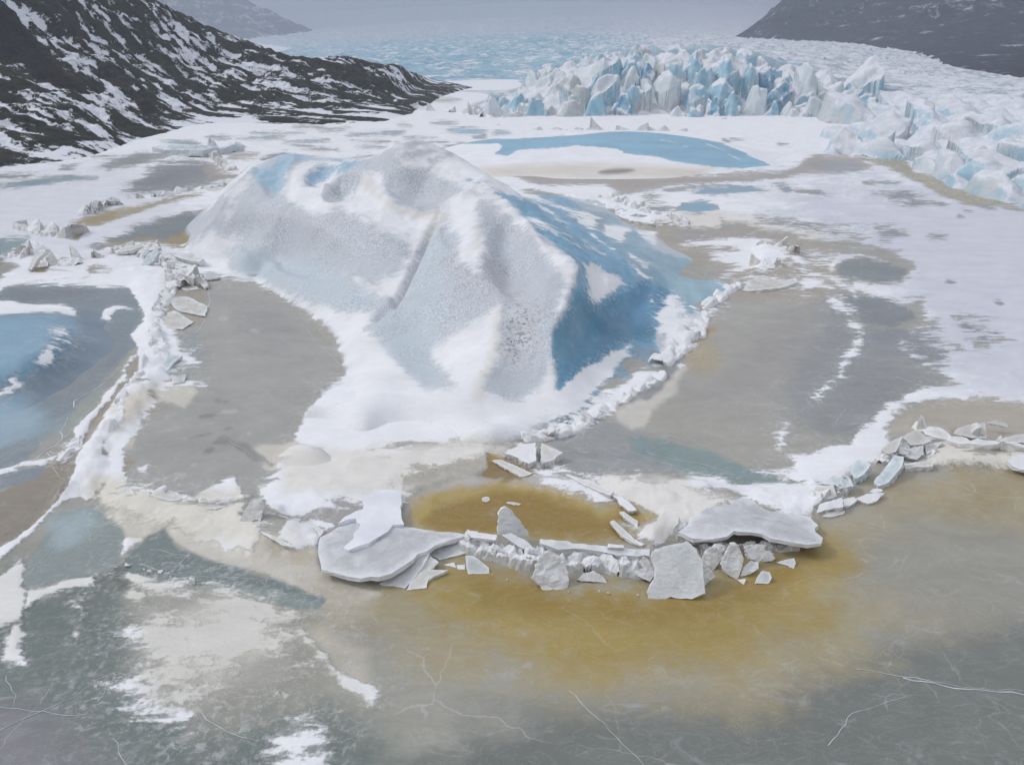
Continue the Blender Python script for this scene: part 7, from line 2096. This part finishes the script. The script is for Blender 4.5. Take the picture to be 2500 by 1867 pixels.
_cs = 0
for k_, w0, w1, lines in [
    ('b7', .07, .05, [[(640, 1290), (900, 1310), (1150, 1330), (1250, 1300), (1350, 1330), (1500, 1390), (1650, 1420), (1780, 1470), (1880, 1510)], [(1380, 1300), (1450, 1260), (1560, 1220), (1620, 1190)],
                      [(1400, 1300), (1500, 1330), (1650, 1370), (1800, 1390), (2000, 1440), (2200, 1500)], [(1000, 1330), (1300, 1410), (1550, 1440), (1770, 1490)], [(650, 1250), (690, 1190), (790, 1120)], [(1540, 1130), (1700, 1190), (1900, 1240), (2100, 1310)], [(550, 1260), (690, 1310)]]),
    ('n2', .16, .10, [[(350, 1220), (480, 1120), (600, 1050), (660, 980), (660, 910), (700, 840), (720, 780), (790, 700), (820, 660)], [(800, 650), (805, 575), (1080, 420), (1240, 290), (1320, 220)], [(660, 980), (780, 920)], [(500, 1130), (570, 1200)], [(540, 1110), (620, 1140)]]),
    ('n2', .05, .03, [[(570, 1290), (640, 1370), (700, 1460)], [(1060, 440), (1120, 330), (1240, 180), (1400, 20)], [(0, 1180), (300, 1000), (700, 740), (1050, 450)]]),
    ('n2', .06, .05, [[(1980, 370), (2020, 290), (2050, 275), (2110, 310), (2130, 335)], [(1990, 365), (2100, 340), (2212, 345)]]),
    ('b8', .10, .07, [[(1836, 880), (1780, 940), (1740, 1000)], [(1570, 870), (1600, 930)], [(1450, 750), (1600, 810), (1710, 860), (1780, 920)], [(1480, 920), (1600, 910), (1740, 930)], [(1600, 990), (1836, 1000)], [(1580, 730), (1700, 770)]]),
    ('4', .12, .12, [[(240, 800), (250, 850), (230, 930), (190, 1010)]]),
    ('b6', .05, .03, [[(1010, 60), (1090, 110), (1180, 160), (1230, 210), (1310, 260), (1400, 280)], [(1310, 260), (1300, 330)], [(320, 1105), (450, 1150), (560, 1190), (700, 1210), (900, 1220)], [(900, 1220), (1150, 1225), (1300, 1230)], [(1310, 1340), (1360, 1280), (1380, 1230)], [(1330, 1260), (1360, 1280)], [(400, 985), (560, 1020), (740, 1040)], [(580, 1180), (730, 1010)]]),
    ('b1', .045, .03, [[(0, 1495), (180, 1410), (350, 1340), (440, 1265), (560, 1215)], [(460, 1360), (500, 1290), (560, 1220)], [(0, 1380), (200, 1410), (300, 1425), (400, 1420)], [(30, 1240), (70, 1330), (70, 1380)], [(910, 1400), (1050, 1500), (1200, 1550)], [(520, 1530), (560, 1590), (590, 1652)], [(100, 790), (200, 690), (270, 600), (270, 560)], [(240, 570), (340, 510), (410, 560), (420, 620)]]),
    ('F', .05, .03, [[(1850, 1440), (1960, 1460), (2060, 1480), (2140, 1490), (2230, 1492)], [(1230, 1490), (1330, 1590), (1390, 1652)], [(1790, 1610), (1840, 1540), (1960, 1500)], [(300, 1180), (240, 1235)]]),
    ('F', .11, .10, [[(1950, 1462), (2060, 1484), (2140, 1492), (2230, 1494)]]),
    ('7', .05, .03, [[(380, 1160), (480, 1170), (640, 1210), (740, 1280), (850, 1360)], [(850, 1135), (790, 1230)], [(935, 395), (930, 470)], [(950, 500), (1010, 455)]]),
    ('7', .12, .10, [[(1110, 970), (1190, 995)]]),
    ('5', .10, .07, [[(1290, 610), (1310, 640), (1420, 690), (1370, 720), (1380, 800)], [(1310, 650), (1250, 640)], [(1420, 690), (1440, 650)], [(1280, 700), (1240, 690)]]),
    ('5', .30, .25, [[(950, 225), (1120, 190), (1300, 165), (1420, 155)]]),
    ('4', .05, .04, [[(770, 1000), (830, 1080), (920, 1160), (990, 1250)], [(490, 1295), (600, 1305), (860, 1308)], [(520, 1320), (560, 1340), (590, 1370)]]),
]:
    for ln in lines:
        _cs += 1
        crack(k_, ln, w0 * .6, w1 * .5, 500 + _cs)
print("chunks", CHUNKS[0], NCH[0], "seracs", n_ser, "cracks", _cs)

# ---- pieces of one heap are told apart by their order from the left
_ONES = "first second third fourth fifth sixth seventh eighth ninth tenth eleventh twelfth thirteenth fourteenth fifteenth sixteenth seventeenth eighteenth nineteenth twentieth".split()
def ordinal(i):
    if i < 20:
        return _ONES[i]
    t_, o_ = divmod(i + 1, 10)
    return (["", "", "twent", "thirt", "fort", "fift"][t_] + "ieth") if o_ == 0 else ["", "", "twenty", "thirty", "forty", "fifty"][t_] + "-" + _ONES[o_ - 1]
by_label = {}
for o in col.objects:
    if o.parent is None and o.get("label") and o.get("category"):
        by_label.setdefault(o["label"], []).append(o)
for lb, os_ in by_label.items():
    if 1 < len(os_) < 60 and len(lb.split()) <= 12:
        os_.sort(key=lambda o: o.location.x / max(o.location.y, 1.0))
        for i, o in enumerate(os_):
            o["label"] = "%s, %s from the left" % (lb, ordinal(i))
